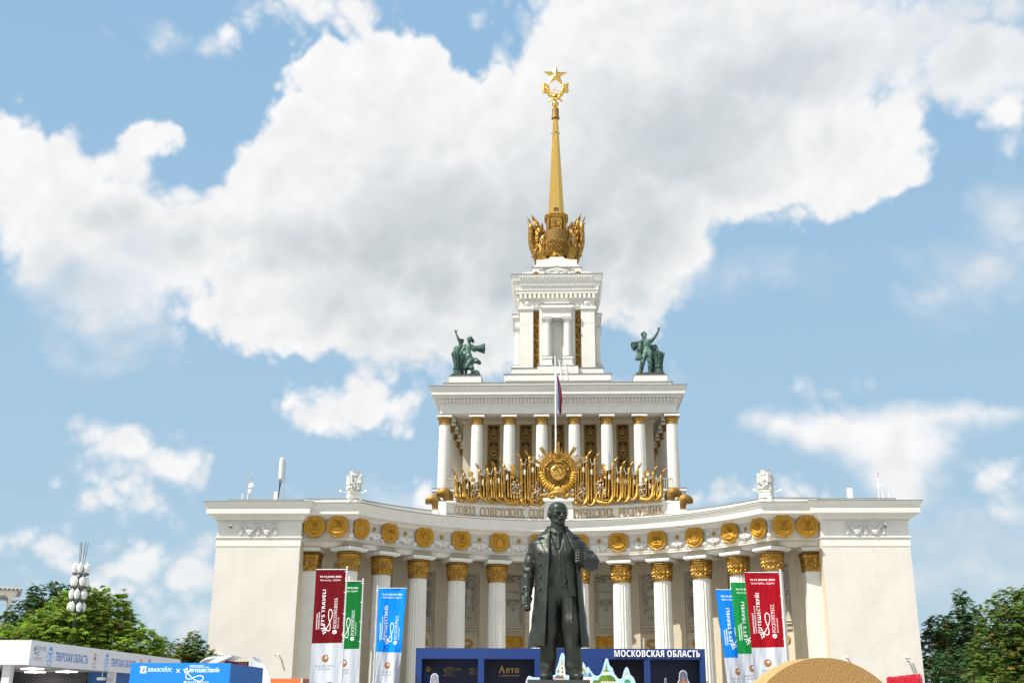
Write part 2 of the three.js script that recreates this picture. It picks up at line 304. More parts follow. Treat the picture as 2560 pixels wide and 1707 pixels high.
function hammerSickle(d = 0.12) { // about 2 wide, lying in the xy plane
  const s = [], n = 18; // the blade, a crescent open to the lower left
  for (let i = 0; i <= n; i++) { const a = lerp(118, -118, i / n) * R; s.push([Math.cos(a) * 0.72 + 0.12, Math.sin(a) * 0.72 + 0.12]); }
  for (let i = n; i >= 0; i--) { const a = lerp(112, -122, i / n) * R, k = 0.56 + 0.14 * Math.abs(i / n - 0.45) * (i / n > 0.45 ? 1.6 : 1); s.push([Math.cos(a) * k + 0.06, Math.sin(a) * k + 0.13]); }
  const g = G().add(prism(s, d, 0.02)), bar = new THREE.BoxGeometry(1, 1, 1);
  g.at(bar, -0.42, -0.62, d / 2, 0, [0.42, 0.13, d * 1.2], 0, 0.78);
  g.at(bar, 0.06, -0.1, d * 0.8, 0, [1.45, 0.13, d], 0, -0.8);
  g.at(bar, -0.45, 0.42, d * 0.95, 0, [0.72, 0.27, d * 1.2], 0, 0.72);
  return g.get();
}
const emblemTool = hammerSickle();
function star(r, depth, inner = 0.4) { // five points with ridges, facing both ways
  const pos = [], rim = [];
  for (let i = 0; i < 10; i++) { const a = Math.PI / 2 + i * Math.PI / 5, k = i % 2 ? r * inner : r; rim.push([Math.cos(a) * k, Math.sin(a) * k, 0]); }
  for (let i = 0; i < 10; i++) { const a = rim[i], b = rim[(i + 1) % 10]; pos.push(0, 0, depth, ...a, ...b, 0, 0, -depth, ...b, ...a); }
  const g = new THREE.BufferGeometry();
  g.setAttribute('position', new THREE.Float32BufferAttribute(pos, 3));
  g.setAttribute('uv', new THREE.Float32BufferAttribute(new Float32Array(pos.length / 3 * 2), 2));
  g.computeVertexNormals();
  return g;
}
const fontSerif = await new FontLoader().loadAsync('fonts/droid/droid_serif_regular.typeface.json');
const fontBold = await new FontLoader().loadAsync('fonts/droid/droid_sans_bold.typeface.json');
const letterGeo = (ch, font, size, depth) => { const g = new TextGeometry(ch, { font, size, depth, curveSegments: 4, bevelEnabled: false }); g.computeBoundingBox(); return g; };
const advance = (ch, font, size) => (font.data.glyphs[ch]?.ha ?? font.data.resolution * 0.3) * size / font.data.resolution;

// ---------------------------------------------------------------- the plaza
structure('plaza_pavement', grid(1, 1, (u, v) => [(u - 0.5) * 5000, 0, 1500 - v * 5000]), std('grey granite paving', { color: lin(0.4, 0.385, 0.36), roughness: 0.85 }));

// ---------------------------------------------------------------- the pavilion
const pav = thing('pavilion', 'cream and gold colonnaded pavilion with tiered tower and gilded spire topped by a star', 'pavilion', [0, 0, -150]);
const ZC = 105.3, RF = 26, RA = 26.8, RW = 30.4, STEP = 10.38;
const arcPts = (r, a, n) => Array.from({ length: n + 1 }, (_, i) => { const f = lerp(-a, a, i / n) * R; return [Math.sin(f) * r, -(ZC + Math.cos(f) * r)]; });
const wingPath = [[-27.4, -119], ...arcPts(RF, 58.2, 64), [27.4, -119]];

// pylons at both ends
const pylonPath = (s) => s < 0 ? [[-36.4, -140], [-36.4, -117.8], [-27.4, -117.8], [-27.4, -121.9]] : [[27.4, -121.9], [27.4, -117.8], [36.4, -117.8], [36.4, -140]];
for (const s of [-1, 1]) {
  const p = pylonPath(s), py = group('pylon', pav);
  G().add(sweep(p, [[0, 0], [0, 17.85]])).build('wall', M.beige, py);
  G().add(sweep(p, [[-0.02, 17.84], [0.05, 17.87], [0.05, 18.7], [0.16, 18.75], [0.16, 18.86], [0, 18.92], [0, 20.42]])).build('frieze', M.trim, py);
  G().add(sweep(p, [[0, 20.42], [0.12, 20.45], [0.12, 20.62], [0.3, 20.64], [0.42, 20.9], [0.6, 21.1], [1.0, 21.12], [1.02, 21.18], [1.06, 21.2], [1.06, 21.84], [1.1, 21.88], [1.16, 22.02], [1.3, 22.25], [1.34, 22.3], [1.34, 22.4], [-3, 22.46]])).build('cornice', M.trim, py);
  G().add(sweep(p, [[1.3, 22.39], [1.38, 22.4], [1.38, 22.46], [0.6, 22.5]])).build('flashing', M.lead, py);
  const orn = G();
  orn.add(teeth(p, 0.3, 0.24, 20.66, 21.08, 0.3, 0.55, leafBlock).get()).add(teeth(p, 0.2, 0.12, 20.47, 20.6, 0.1, 0.2).get());
  orn.build('leaf_moulding', M.relief, py).userData.kind = 'stuff';
  G().box(s * 36.05, s * 27.6, 22.4, 23.22, 120.2, 138).build('parapet', M.trim, py);
  G().box(s * 36.15, s * 27.5, 23.22, 23.3, 120.1, 138).build('parapet_cap', M.lead, py);
  G().box(s * 36.4, s * 27.6, 22.3, 22.39, 117.9, 140).box(s * 36.39, s * 36.2, 0, 22.2, 139, 140).build('roof', M.lead, py);
}

// entablature of the two wings and the concave colonnade
const ent = group('entablature', pav);
G().add(sweep(wingPath, [[-1.7, 18.0], [0, 18.0], [0, 18.38], [0.03, 18.39], [0.03, 18.78], [0.12, 18.82], [0.12, 18.93], [0, 18.97], [0, 20.66]])).build('architrave', M.trim, ent);
G().add(sweep(wingPath, [[0, 20.66], [0.1, 20.68], [0.1, 20.8], [0.3, 20.82], [0.7, 21.16], [1.5, 21.18], [1.53, 21.24], [1.58, 21.25], [1.58, 21.8], [1.64, 21.84], [1.72, 22.0], [1.88, 22.24], [1.93, 22.28], [1.93, 22.37], [0.4, 22.42], [-0.6, 22.45]])).build('cornice', M.trim, ent);
G().add(sweep(wingPath, [[1.9, 22.36], [1.97, 22.37], [1.97, 22.43], [1.2, 22.46]])).build('flashing', M.lead, ent);
G().add(teeth(wingPath, 0.3, 0.24, 20.82, 21.14, 0.26, 0.62, leafBlock).get()).add(teeth(wingPath, 0.2, 0.12, 20.68, 20.79, 0.08, 0.18).get()).build('leaf_moulding', M.relief, ent).userData.kind = 'stuff';
for (const s of [-1, 1]) { // parapets over the wings and the ends of the arc, either side of the terrace
  const half = arcPts(RF - 0.1, 57.6, 44).filter((p) => p[0] * s > 13.6), pp = s < 0 ? [[-27.6, -119.35], ...half] : [...half, [27.6, -119.35]];
  G().add(sweep(pp, [[0, 22.4], [0, 23.16], [-0.7, 23.2]])).build('parapet', M.trim, ent);
  G().add(sweep(pp, [[0.06, 23.15], [0.06, 23.22], [-0.8, 23.25]])).build('parapet_cap', M.lead, ent);
}
{ // ceiling of the colonnade with a beam behind every column, and the wall at the back
  const pos = arcPts(1, 70, 60), g = G();
  g.add(sweep([[-27.4, -122.2], ...arcPts(RW + 0.3, 56, 50), [27.4, -122.2]], [[0, 18.5], [5.2, 18.5]]));
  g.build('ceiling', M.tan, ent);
  G().add(sweep(wingPath, [[-0.3, 22.3], [-6.4, 22.34]])).build('roof', M.lead, ent);
  for (let k = -5.5; k <= 5.5; k++) { const a = k * STEP * R; G().at(new THREE.BoxGeometry(2.2, 0.55, 4.6), Math.sin(a) * (RA + 1.4), 18.23, -(ZC + Math.cos(a) * (RA + 1.4)), -a).build('ceiling_beam', M.tan, ent); }
  G().add(sweep([[-27.4, -121.9], ...arcPts(RW, 57, 55), [27.4, -121.9]], [[0.35, 17.7], [0.35, 18.1], [0.2, 18.5]])).build('cornice', M.tan, ent);
}
// the back wall, its sunk bays and the reliefs in them
const wall = group('colonnade_wall', pav);
{
  const g = G(), half = 2.72 * R; // half a bay, seen from the centre of the arc
  const seg = (a0, a1, r, y0, y1) => { const n = Math.max(2, Math.ceil((a1 - a0) / (1.3 * R))), p = []; for (let i = 0; i <= n; i++) { const a = lerp(a0, a1, i / n); p.push([Math.sin(a) * r, -(ZC + Math.cos(a) * r)]); } g.add(sweep(p, [[0, y0], [0, y1]])); };
  for (let k = -5; k <= 6; k++) { const c = (k - 0.5) * STEP * R; seg(c - STEP * R / 2 + half, c + STEP * R / 2 - half, RW, 0, 18.4); }
  for (let k = -5; k <= 5; k++) { const c = k * STEP * R; seg(c - half, c + half, RW, 17.1, 18.4); seg(c - half, c + half, RW + 0.25, 0, 17.1); for (const s of [-1, 1]) { const a = c + s * half; g.add(sweep(s < 0 ? [[Math.sin(a) * RW, -(ZC + Math.cos(a) * RW)], [Math.sin(a) * (RW + 0.25), -(ZC + Math.cos(a) * (RW + 0.25))]] : [[Math.sin(a) * (RW + 0.25), -(ZC + Math.cos(a) * (RW + 0.25))], [Math.sin(a) * RW, -(ZC + Math.cos(a) * RW)]], [[0, 0], [0, 17.1]])); } }
  for (const s of [-1, 1]) { g.box(s * 25.35, s * 27.5, 0, 18.4, 121.85, 122.3); g.box(s * 27.4, s * 27.3, 0, 18.45, 117.9, 122.2); }
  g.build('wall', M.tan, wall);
}
const figureRelief = (rand, sickle) => { // one standing figure before an arch, sheaves beside it, scrolls above
  const L = [], f = rand() * 0.16 - 0.08, s = rand() < 0.5 ? 1 : -1;
  for (let i = 0; i < 15; i++) { const a = (i / 14) * Math.PI; L.push([Math.cos(a) * 1.0, 1.2 + Math.sin(a) * 1.05, 0.13, 0.13, 0, 0.09]); }
  for (const x of [-0.98, 0.98]) for (let i = 0; i < 9; i++) L.push([x, 1.1 - i * 0.42, 0.12, 0.25, 0.3 * s, 0.08]);
  L.push([f, 1.72, 0.2, 0.26, 0, 0.24], [f, 1.86, 0.26, 0.16, 0, 0.2], [f, 0.85, 0.46, 0.66, 0, 0.25], [f - 0.45, 0.8, 0.14, 0.62, -0.25, 0.22], [f + 0.47, 0.9, 0.14, 0.6, 0.5 * s, 0.22], [f + 0.62 * s, 1.45, 0.12, 0.5, -0.3 * s, 0.2]);
  L.push([f, -0.2, 0.42, 0.75, 0, 0.24], [f - 0.2, -1.2, 0.22, 1.05, 0.04, 0.22], [f + 0.2, -1.2, 0.22, 1.05, -0.06, 0.22], [f - 0.24, -2.2, 0.26, 0.13, 0, 0.2], [f + 0.26, -2.2, 0.26, 0.13, 0, 0.2]);
  for (let i = 0; i < 12; i++) L.push([s * (0.62 + 0.25 * rand()), -2.2 + i * 0.22, 0.32, 0.09, rand() * 0.6 - 0.3, 0.17]);
  for (let i = 0; i < 14; i++) L.push([-s * (0.55 + rand() * 0.4), -1.6 + rand() * 2.4, 0.06 + rand() * 0.08, 0.14 + rand() * 0.12, rand() * 2, 0.13]);
  for (let i = 0; i < 8; i++) { const t = rand() * 6; L.push([-0.95 + i * 0.27, 2.55 + 0.16 * Math.sin(t), 0.16, 0.12, t, 0.12], [-0.95 + i * 0.27, 2.62, 0.06, 0.22, t * 2, 0.1]); }
  if (sickle) L.length = 0;
  return L;
};
const bookRelief = () => { // an open book over rays, swags at the sides and leaves above
  const L = [], rand = rng(33);
  for (let i = 0; i < 40; i++) L.push([(rand() - 0.5) * 2.3, 2.05 + rand() * 0.85, 0.12 + rand() * 0.1, 0.07 + rand() * 0.07, rand() * 3, 0.16]);
  for (const s of [-1, 1]) { for (let i = 0; i < 24; i++) L.push([s * (1.0 + 0.12 * (rand() - 0.5)), 1.9 - i * 0.19, 0.09 + rand() * 0.07, 0.15, rand() * 2, 0.16]); L.push([s * 0.36, -0.62, 0.4, 0.1, s * 0.4, 0.12], [s * 0.36, -0.42, 0.42, 0.08, s * 0.5, 0.13]); for (let i = 0; i < 5; i++) L.push([s * (0.1 + i * 0.13), 0.0 - 0.03 * i, 0.03, 0.22, -s * 0.2 * i, 0.1]); }
  for (let i = 0; i < 13; i++) L.push([-0.6 + i * 0.1, 0.9 + 0.05 * (i % 2), 0.06, 0.05, 0.5, 0.08]);
  for (let i = 0; i < 9; i++) { const a = lerp(40, -120, i / 8) * R; L.push([0.02 + 0.18 * Math.cos(a), -1.1 + 0.18 * Math.sin(a), 0.05, 0.05, 0, 0.1]); }
  L.push([-0.02, -1.1, 0.22, 0.03, -0.8, 0.1]);
  return L;
};
for (let k = -5; k <= 5; k++) {
  if (k === 0) continue;
  const a = k * STEP * R, r = RW + 0.25, x = Math.sin(a) * r, z = -(ZC + Math.cos(a) * r), rand = rng(50 + k), inner = Math.abs(k) === 1;
  const bay = group('relief_bay', wall, [0, 0, 0]);
  bay.position.set(x, 0, z); bay.rotation.y = -a;
  bay.position.sub(originOf(wall));
  const h = domes(inner ? bookRelief() : figureRelief(rand));
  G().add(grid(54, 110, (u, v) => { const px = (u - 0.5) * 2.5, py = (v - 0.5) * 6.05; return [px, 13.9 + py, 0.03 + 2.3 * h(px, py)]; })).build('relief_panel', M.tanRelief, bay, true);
  const fr = G();
  for (const s of [-1, 1]) fr.add(new THREE.BoxGeometry(0.09, 6.2, 0.16).translate(s * 1.3, 13.9, 0.06));
  fr.add(new THREE.BoxGeometry(2.6, 0.3, 0.2).translate(0, 17.0, 0.09)).add(new THREE.BoxGeometry(2.6, 0.14, 0.3).translate(0, 10.8, 0.12)).add(new THREE.BoxGeometry(2.66, 0.1, 0.36).translate(0, 10.46, 0.16)).add(new THREE.BoxGeometry(2.66, 0.12, 0.26).translate(0, 9.95, 0.12));
  for (let i = 0; i < 15; i++) fr.add(new THREE.BoxGeometry(0.09, 0.3, 0.12).translate(-1.19 + i * 0.17, 10.2, 0.1)).add(new THREE.BoxGeometry(0.09, 0.2, 0.08).translate(-1.19 + i * 0.17, 17.02, 0.2));
  fr.build('panel_frame', M.tan, bay, true);
  if (inner) { // gilded tablet with letters in a wreath
    const L = [];
    for (const cx of [0.46]) for (let i = 0; i < 26; i++) { const t = i / 26 * 2 * Math.PI; L.push([cx + Math.cos(t) * 0.62, Math.sin(t) * 0.62, 0.13, 0.07, t + 0.9, 0.12]); }
    for (let i = 0; i < 26; i++) L.push([-0.75 + (rand() - 0.5) * 0.7, (rand() - 0.3) * 0.9, 0.14, 0.11, rand() * 3, 0.13]);
    L.push([-0.75, -0.5, 0.3, 0.35, 0, 0.16]);
    const s = k < 0 ? 1 : 1, hh = domes(L);
    const tab = G().add(grid(60, 40, (u, v) => { const px = (u - 0.5) * 2.5, py = (v - 0.5) * 1.5; return [px, 9.05 + py, 0.1 + hh(px * s, py)]; })).build('gilded_tablet', M.ochre, bay, true);
    let adv = 0; const lg = G(); for (const ch of 'СССР') { lg.add(letterGeo(ch, fontSerif, 0.38, 0.1).translate(adv, 0, 0)); adv += advance(ch, fontSerif, 0.38) * 0.82; }
    lg.build('lettering', M.ochre, bay, true).position.set(0.46 - adv / 2, 8.87, 0.11);
  } else { // a gilded bracket with a gap in the middle
    const g = G();
    for (let i = 0; i < 22; i++) { const t = i / 22 * 2 * Math.PI, d = 0.42 * (1 + 0.35 * Math.abs(Math.cos(t))); g.at(ball, Math.cos(t) * d * 1.2, 8.85 + Math.sin(t) * d * 0.85, 0.12, 0, [0.13 + rand() * 0.06, 0.09 + rand() * 0.05, 0.1], 0, t); }
    g.build('gilded_bracket', M.ochre, bay, true);
  }
  // low lit wall under the ledge stays plain
}

// columns of the colonnade
const shaftGeo = uvMetres(grid(160, 6, (u, v) => { const a = u * 2 * Math.PI, f = Math.abs(Math.sin(a * 10)), r = lerp(1.08, 0.985, v ** 1.5) * (1 - 0.095 * Math.sqrt(f)); return [Math.sin(a) * r, v * 15.5, Math.cos(a) * r]; }));
const earRelief = (u, v) => { // ears of wheat standing side by side, leaves below
  const k = 16, c = (u * k) % 1 - 0.5, up = v;
  if (up < 0.26) { const q = Math.abs(((u * k * 1.5) % 1) - 0.5) * 2; return 0.05 + 0.07 * Math.sqrt(Math.max(0, 1 - q * q)) * (0.6 + 0.4 * Math.cos((up / 0.26 - 0.5) * 6)); }
  if (up > 0.78) return 0.02 + 0.035 * Math.abs(Math.sin(u * k * 2 * Math.PI));
  const w = 0.3 * smooth(0.8, 0.6, up) + 0.12, g = Math.abs(c) < w ? Math.sqrt(1 - (c / w) ** 2) : 0, wave = 0.55 + 0.45 * Math.sin((up * 26 + Math.abs(c) * 9) * 1.0);
  return 0.02 + 0.17 * g * wave;
};
const capitalGeo = uvMetres(grid(192, 44, (u, v) => { const a = u * 2 * Math.PI, bell = 1.03 + 0.2 * v ** 3, r = v > 0.985 || v < 0.015 ? bell : bell + earRelief(u, v); return [Math.sin(a) * r, v * 1.75, Math.cos(a) * r]; }));
const collarGeo = uvMetres(grid(112, 8, (u, v) => { const a = u * 2 * Math.PI, r = 1.12 + 0.24 * Math.sin(v * Math.PI) * (0.82 + 0.18 * Math.abs(Math.sin(u * 28 * Math.PI))); return [Math.sin(a) * r, 1.8 + v * 0.26, Math.cos(a) * r]; }));
const abacusGeo = uvMetres(G().add(new THREE.BoxGeometry(2.84, 0.3, 2.84).translate(0, 0.15, 0)).add(new THREE.BoxGeometry(2.6, 0.1, 2.6).translate(0, -0.06, 0)).get());
const abCap = uvMetres(new THREE.BoxGeometry(2.9, 0.03, 2.9).toNonIndexed());
for (let k = -5.5; k <= 5.5; k++) {
  const a = k * STEP * R, col = group('column', pav);
  col.position.set(Math.sin(a) * RA, 0, -(ZC + Math.cos(a) * RA)).sub(originOf(pav));
  col.rotation.y = -a * 0.999;
  part('shaft', shaftGeo, M.trim, col);
  const cap = part('capital', capitalGeo, M.gold, col); cap.position.y = 15.5;
  const cg = part('capital_collar', collarGeo, M.gold, col); cg.position.y = 15.45;
  const ab = part('abacus', abacusGeo, M.trim, col); ab.position.y = 17.66;
  const fl = part('abacus_flashing', abCap, M.lead, col); fl.position.y = 17.99;
}
{ // square piers against the pylons
  const facet = (w, y0, y1, fn, n = 40, m = 30) => { const p = G(); for (let q = 0; q < 4; q++) p.add(grid(n, m, (u, v) => { const x = (u - 0.5) * 2 * w(v), d = w(v) + (u > 0.02 && u < 0.98 ? fn(u / 8 + q * 0.25, v) : 0), c = Math.cos(q * Math.PI / 2), s = Math.sin(q * Math.PI / 2); return [x * c + d * s, lerp(y0, y1, v), d * c - x * s]; })); return p.get(); };
  const capG = facet((v) => 0.93 + 0.2 * v ** 3, 15.5, 17.2, earRelief), colG = facet((v) => 0.98 + 0.26 * Math.sin(v * Math.PI), 17.26, 17.5, () => 0, 6, 8);
  for (const s of [-1, 1]) {
    const p = group('pier', pav); p.position.set(s * 26.75, 0, -120.35).sub(originOf(pav));
    part('shaft', uvMetres(new THREE.BoxGeometry(1.86, 15.5, 1.86).translate(0, 7.75, 0).toNonIndexed()), M.trim, p);
    part('capital', capG, M.gold, p); part('capital_collar', colG, M.gold, p);
    const ab = part('abacus', abacusGeo, M.trim, p); ab.position.y = 17.66; ab.scale.x = 0.88;
    const fl = part('abacus_flashing', abCap, M.lead, p); fl.position.y = 17.985; fl.scale.x = 0.88;
  }
}

// gilded medallions on the frieze, each with its own device
const medalDevice = (kind, rand) => {
  const L = [], tool = (x, y, s, h) => { for (let i = 0; i < 14; i++) { const a = lerp(75, -115, i / 13) * R; L.push([x + Math.cos(a) * 0.26 * s, y + Math.sin(a) * 0.26 * s, 0.05 * s, 0.05 * s, 0, h]); } L.push([x - 0.15 * s, y - 0.22 * s, 0.14 * s, 0.05 * s, 0.75, h], [x, y, 0.4 * s, 0.055 * s, -0.75, h], [x - 0.2 * s, y + 0.17 * s, 0.18 * s, 0.09 * s, 0.75, h]); };
  for (const s of [-1, 1]) for (let i = 0; i < 11; i++) { const a = lerp(-60, 60, i / 10) * R, x = s * Math.cos(a) * 0.7, y = Math.sin(a) * 0.7; L.push([x, y, 0.07, 0.13, s * (a + 0.5), 0.12], [x * 0.85, y * 0.85 + 0.03, 0.06, 0.12, s * (a - 0.3), 0.1]); }
  for (let i = 0; i < 6; i++) L.push([-0.5 + i * 0.2, -0.8 + 0.1 * Math.abs(i - 2.5), 0.14, 0.06, (i - 2.5) * 0.25, 0.13]);
  if (kind === 0) { tool(0, 0.2, 0.95, 0.14); for (let i = -3; i <= 3; i++) L.push([i * 0.13, -0.38, 0.02, 0.26, -i * 0.28, 0.08]); L.push([0, -0.5, 0.4, 0.16, 0, 0.1]); }
  if (kind === 1) { tool(0.05, 0.28, 1.05, 0.16); L.push([0, -0.25, 0.55, 0.28, 0, 0.12], [-0.45, -0.4, 0.4, 0.15, 0.3, 0.13], [0.45, -0.4, 0.4, 0.15, -0.3, 0.13], [0, -0.62, 0.6, 0.14, 0, 0.14]); }
  if (kind === 2) { for (let i = 0; i < 5; i++) { const a = i * 72 * R + Math.PI / 2; L.push([Math.cos(a) * 0.22, 0.05 + Math.sin(a) * 0.22, 0.27, 0.1, a, 0.15]); } L.push([0, 0.05, 0.2, 0.2, 0, 0.15], [-0.4, -0.45, 0.25, 0.12, 0.4, 0.1], [0.4, -0.45, 0.25, 0.12, -0.4, 0.1]); }
  if (kind === 3) { L.push([0, 0.52, 0.12, 0.12, 0, 0.12]); for (let i = -4; i <= 4; i++) L.push([i * 0.1, 0.12, 0.02, 0.36, -i * 0.16, 0.08]); L.push([-0.25, -0.28, 0.4, 0.16, 0.5, 0.12], [0.25, -0.25, 0.42, 0.18, -0.45, 0.13], [0, -0.52, 0.55, 0.1, 0, 0.13]); }
  if (kind === 4) { L.push([0, -0.1, 0.42, 0.5, 0, 0.12], [0, 0.15, 0.26, 0.34, 0, 0.17], [0, -0.55, 0.26, 0.2, 0, 0.16]); for (let i = 0; i < 7; i++) L.push([-0.62 + 0.1 * rand(), -0.5 + i * 0.18, 0.16, 0.06, 0.7, 0.12]); }
  return domes(L);
};
const medalGeo = [0, 1, 2, 3, 4].map((kind) => { const h = medalDevice(kind, rng(kind + 3)); return uvMetres(grid(90, 34, (u, v) => {
  const a = u * 2 * Math.PI, r = v < 0.04 ? 1.15 : v < 0.08 ? 1.17 : 1.16 * (1 - (v - 0.08) / 0.92), x = Math.cos(a) * r, y = Math.sin(a) * r, q = r / 1.16;
  let d = v < 0.04 ? -0.2 : q > 0.9 ? 0.05 * Math.sin((q - 0.9) / 0.1 * Math.PI) + 0.02 : 0.03 * q * q + h(x / 1.05, y / 1.05) * 1.5;
  return [x, y, d];
})); });
const friezeAt = (a, out) => [Math.sin(a) * (RF - out), -(ZC + Math.cos(a) * (RF - out)), -a];
{
  const spots = [];
  for (const s of [-1, 1]) {
    spots.push([s * 26.12, -118.35, 0, s < 0 ? 0 : 0], [s * 23.62, -118.35, 0, s < 0 ? 1 : 0]);
    [[56, 4, 0], [46.7, 3, 1], [36.3, 2, 4], [25.95, 0, 3], [15.57, 4, 1], [5.19, 1, 0]].forEach(([d, kl, kr]) => spots.push([...friezeAt(s * d * R, 0.5), s < 0 ? kl : kr]));
  }
  for (const [x, z, ry, kind] of spots) { const m = part('medallion', medalGeo[kind], M.ochre, pav); m.position.set(x, 20.05, z).sub(originOf(pav)); m.rotation.y = ry; m.rotation.order = 'YXZ'; m.rotation.x = 0.06; }
}
// plaster garlands with a gilded flower between the medallions
const fruit = (rand, w, drop, fat, n) => { const g = G(); for (let i = 0; i < n; i++) { const t = rand() * 2 - 1, x = t * w, sag = -drop * (1 - t * t), f = fat * (1 - 0.72 * Math.abs(t) ** 1.5), q = (rand() * 2 - 1), r = 0.07 + rand() * 0.06; g.at(ball, x, sag + q * f * 0.9, 0.04 + Math.sqrt(Math.max(0, 1 - q * q)) * f * 0.75, rand() * 3, [r, r * (0.8 + rand() * 0.4), r]); } return g; };
const arcGarland = (() => { const r = rng(61), g = fruit(r, 1.02, 0.28, 0.46, 150); for (const s of [-1, 1]) { g.add(fruit(r, 0.3, 0.12, 0.26, 40).get(), new THREE.Matrix4().makeTranslation(s * 1.28, -0.42, 0)); g.add(new THREE.TorusGeometry(0.2, 0.045, 5, 14, 5.2).rotateZ(s > 0 ? 0.5 : 2.2).translate(s * 0.42, 0.62, 0.08)); g.add(new THREE.TorusGeometry(0.3, 0.05, 5, 16, 4).rotateZ(s > 0 ? 3.6 : -0.2 - 1.0).translate(s * 0.92, 0.42, 0.06)); g.add(new THREE.TorusGeometry(0.26, 0.045, 5, 14, 4.4).rotateZ(s > 0 ? 1 : 0).translate(s * 1.25, 0.1, 0.05)); g.add(new THREE.TorusGeometry(0.22, 0.05, 5, 14, 5).translate(s * 1.05, -0.68, 0.07)); } return g.get(); })();
const flowerGeo = (() => { const g = G(); for (let i = 0; i < 6; i++) g.at(ball, Math.cos(i * 60 * R) * 0.15, Math.sin(i * 60 * R) * 0.15, 0.05, 0, [0.11, 0.11, 0.06]); g.at(ball, 0, 0, 0.1, 0, 0.08); return g.get(); })();
for (let k = -5; k <= 5; k++) {
  const [x, z, ry] = friezeAt(k * STEP * R * (Math.abs(k) === 5 ? 0.985 : 1), 0), g = part('garland', arcGarland, M.relief, pav);
  g.position.set(x, 19.72, z).sub(originOf(pav)); g.rotation.y = ry;
  const f = part('gilded_flower', flowerGeo, M.ochre, g); f.position.set(0, 0.52, 0.05);
}
const tassel = lathe([[0, -0.62], [0.12, -0.6], [0.21, -0.5], [0.23, -0.2], [0.22, 0.1], [0.25, 0.14], [0.25, 0.2], [0.2, 0.24], [0.2, 0.36], [0, 0.36]], 14);
for (const s of [-1, 1]) {
  const gl = group('pylon_garland', pav); gl.position.set(s * 31.95, 19.75, -117.8).sub(originOf(pav));
  const rand = rng(70 + s);
  for (const c of [-1.86, 0, 1.86]) { part('tassel', G().at(tassel, c, -0.3, 0.06, 0, [1, 0.72, 0.75]).get(), M.relief, gl); part('rosette', G().at(new THREE.TorusGeometry(0.2, 0.06, 6, 18), c, 0.37, 0.12).at(ball2, c, 0.37, 0.1, 0, [0.1, 0.1, 0.07]).at(new THREE.CylinderGeometry(0.26, 0.28, 0.1, 18), c, 0.37, 0.03, 0, 1, Math.PI / 2).get(), M.relief, gl); }
  for (const c of [-0.93, 0.93]) {
    const g = G().add(fruit(rand, 0.62, 0.62, 0.3, 110).get(), new THREE.Matrix4().makeTranslation(c, 0.25, 0));
    for (let i = 0; i < 9; i++) { const t = i / 4 - 1; g.at(ball, c + t * 0.2, -0.52 + 0.1 * t * t, 0.26, 0, [0.06, 0.2, 0.06], -0.4, -t * 0.8); }
    for (const q of [-0.35, 0.35]) for (let i = 0; i < 4; i++) g.at(ball, c + q + (rand() - 0.5) * 0.3, 0.3 + rand() * 0.25, 0.07, 0, [0.09, 0.14, 0.06], 0, rand() * 3);
    part('festoon', g.get(), M.relief, gl);
  }
  const b = part('urn_bracket', G().add(fruit(rand, 0.16, 0.05, 0.3, 40).get(), new THREE.Matrix4().makeTranslation(0, -0.35, 0)).add(new THREE.TorusGeometry(0.17, 0.06, 6, 16).translate(0, 0.42, 0.08)).at(ball2, 0, 0.05, 0.04, 0, [0.13, 0.34, 0.1]).get(), M.relief, pav);
  b.position.set(s * 22.2, 19.6, -118.95).sub(originOf(pav)); b.rotation.y = -s * 0.2;
}

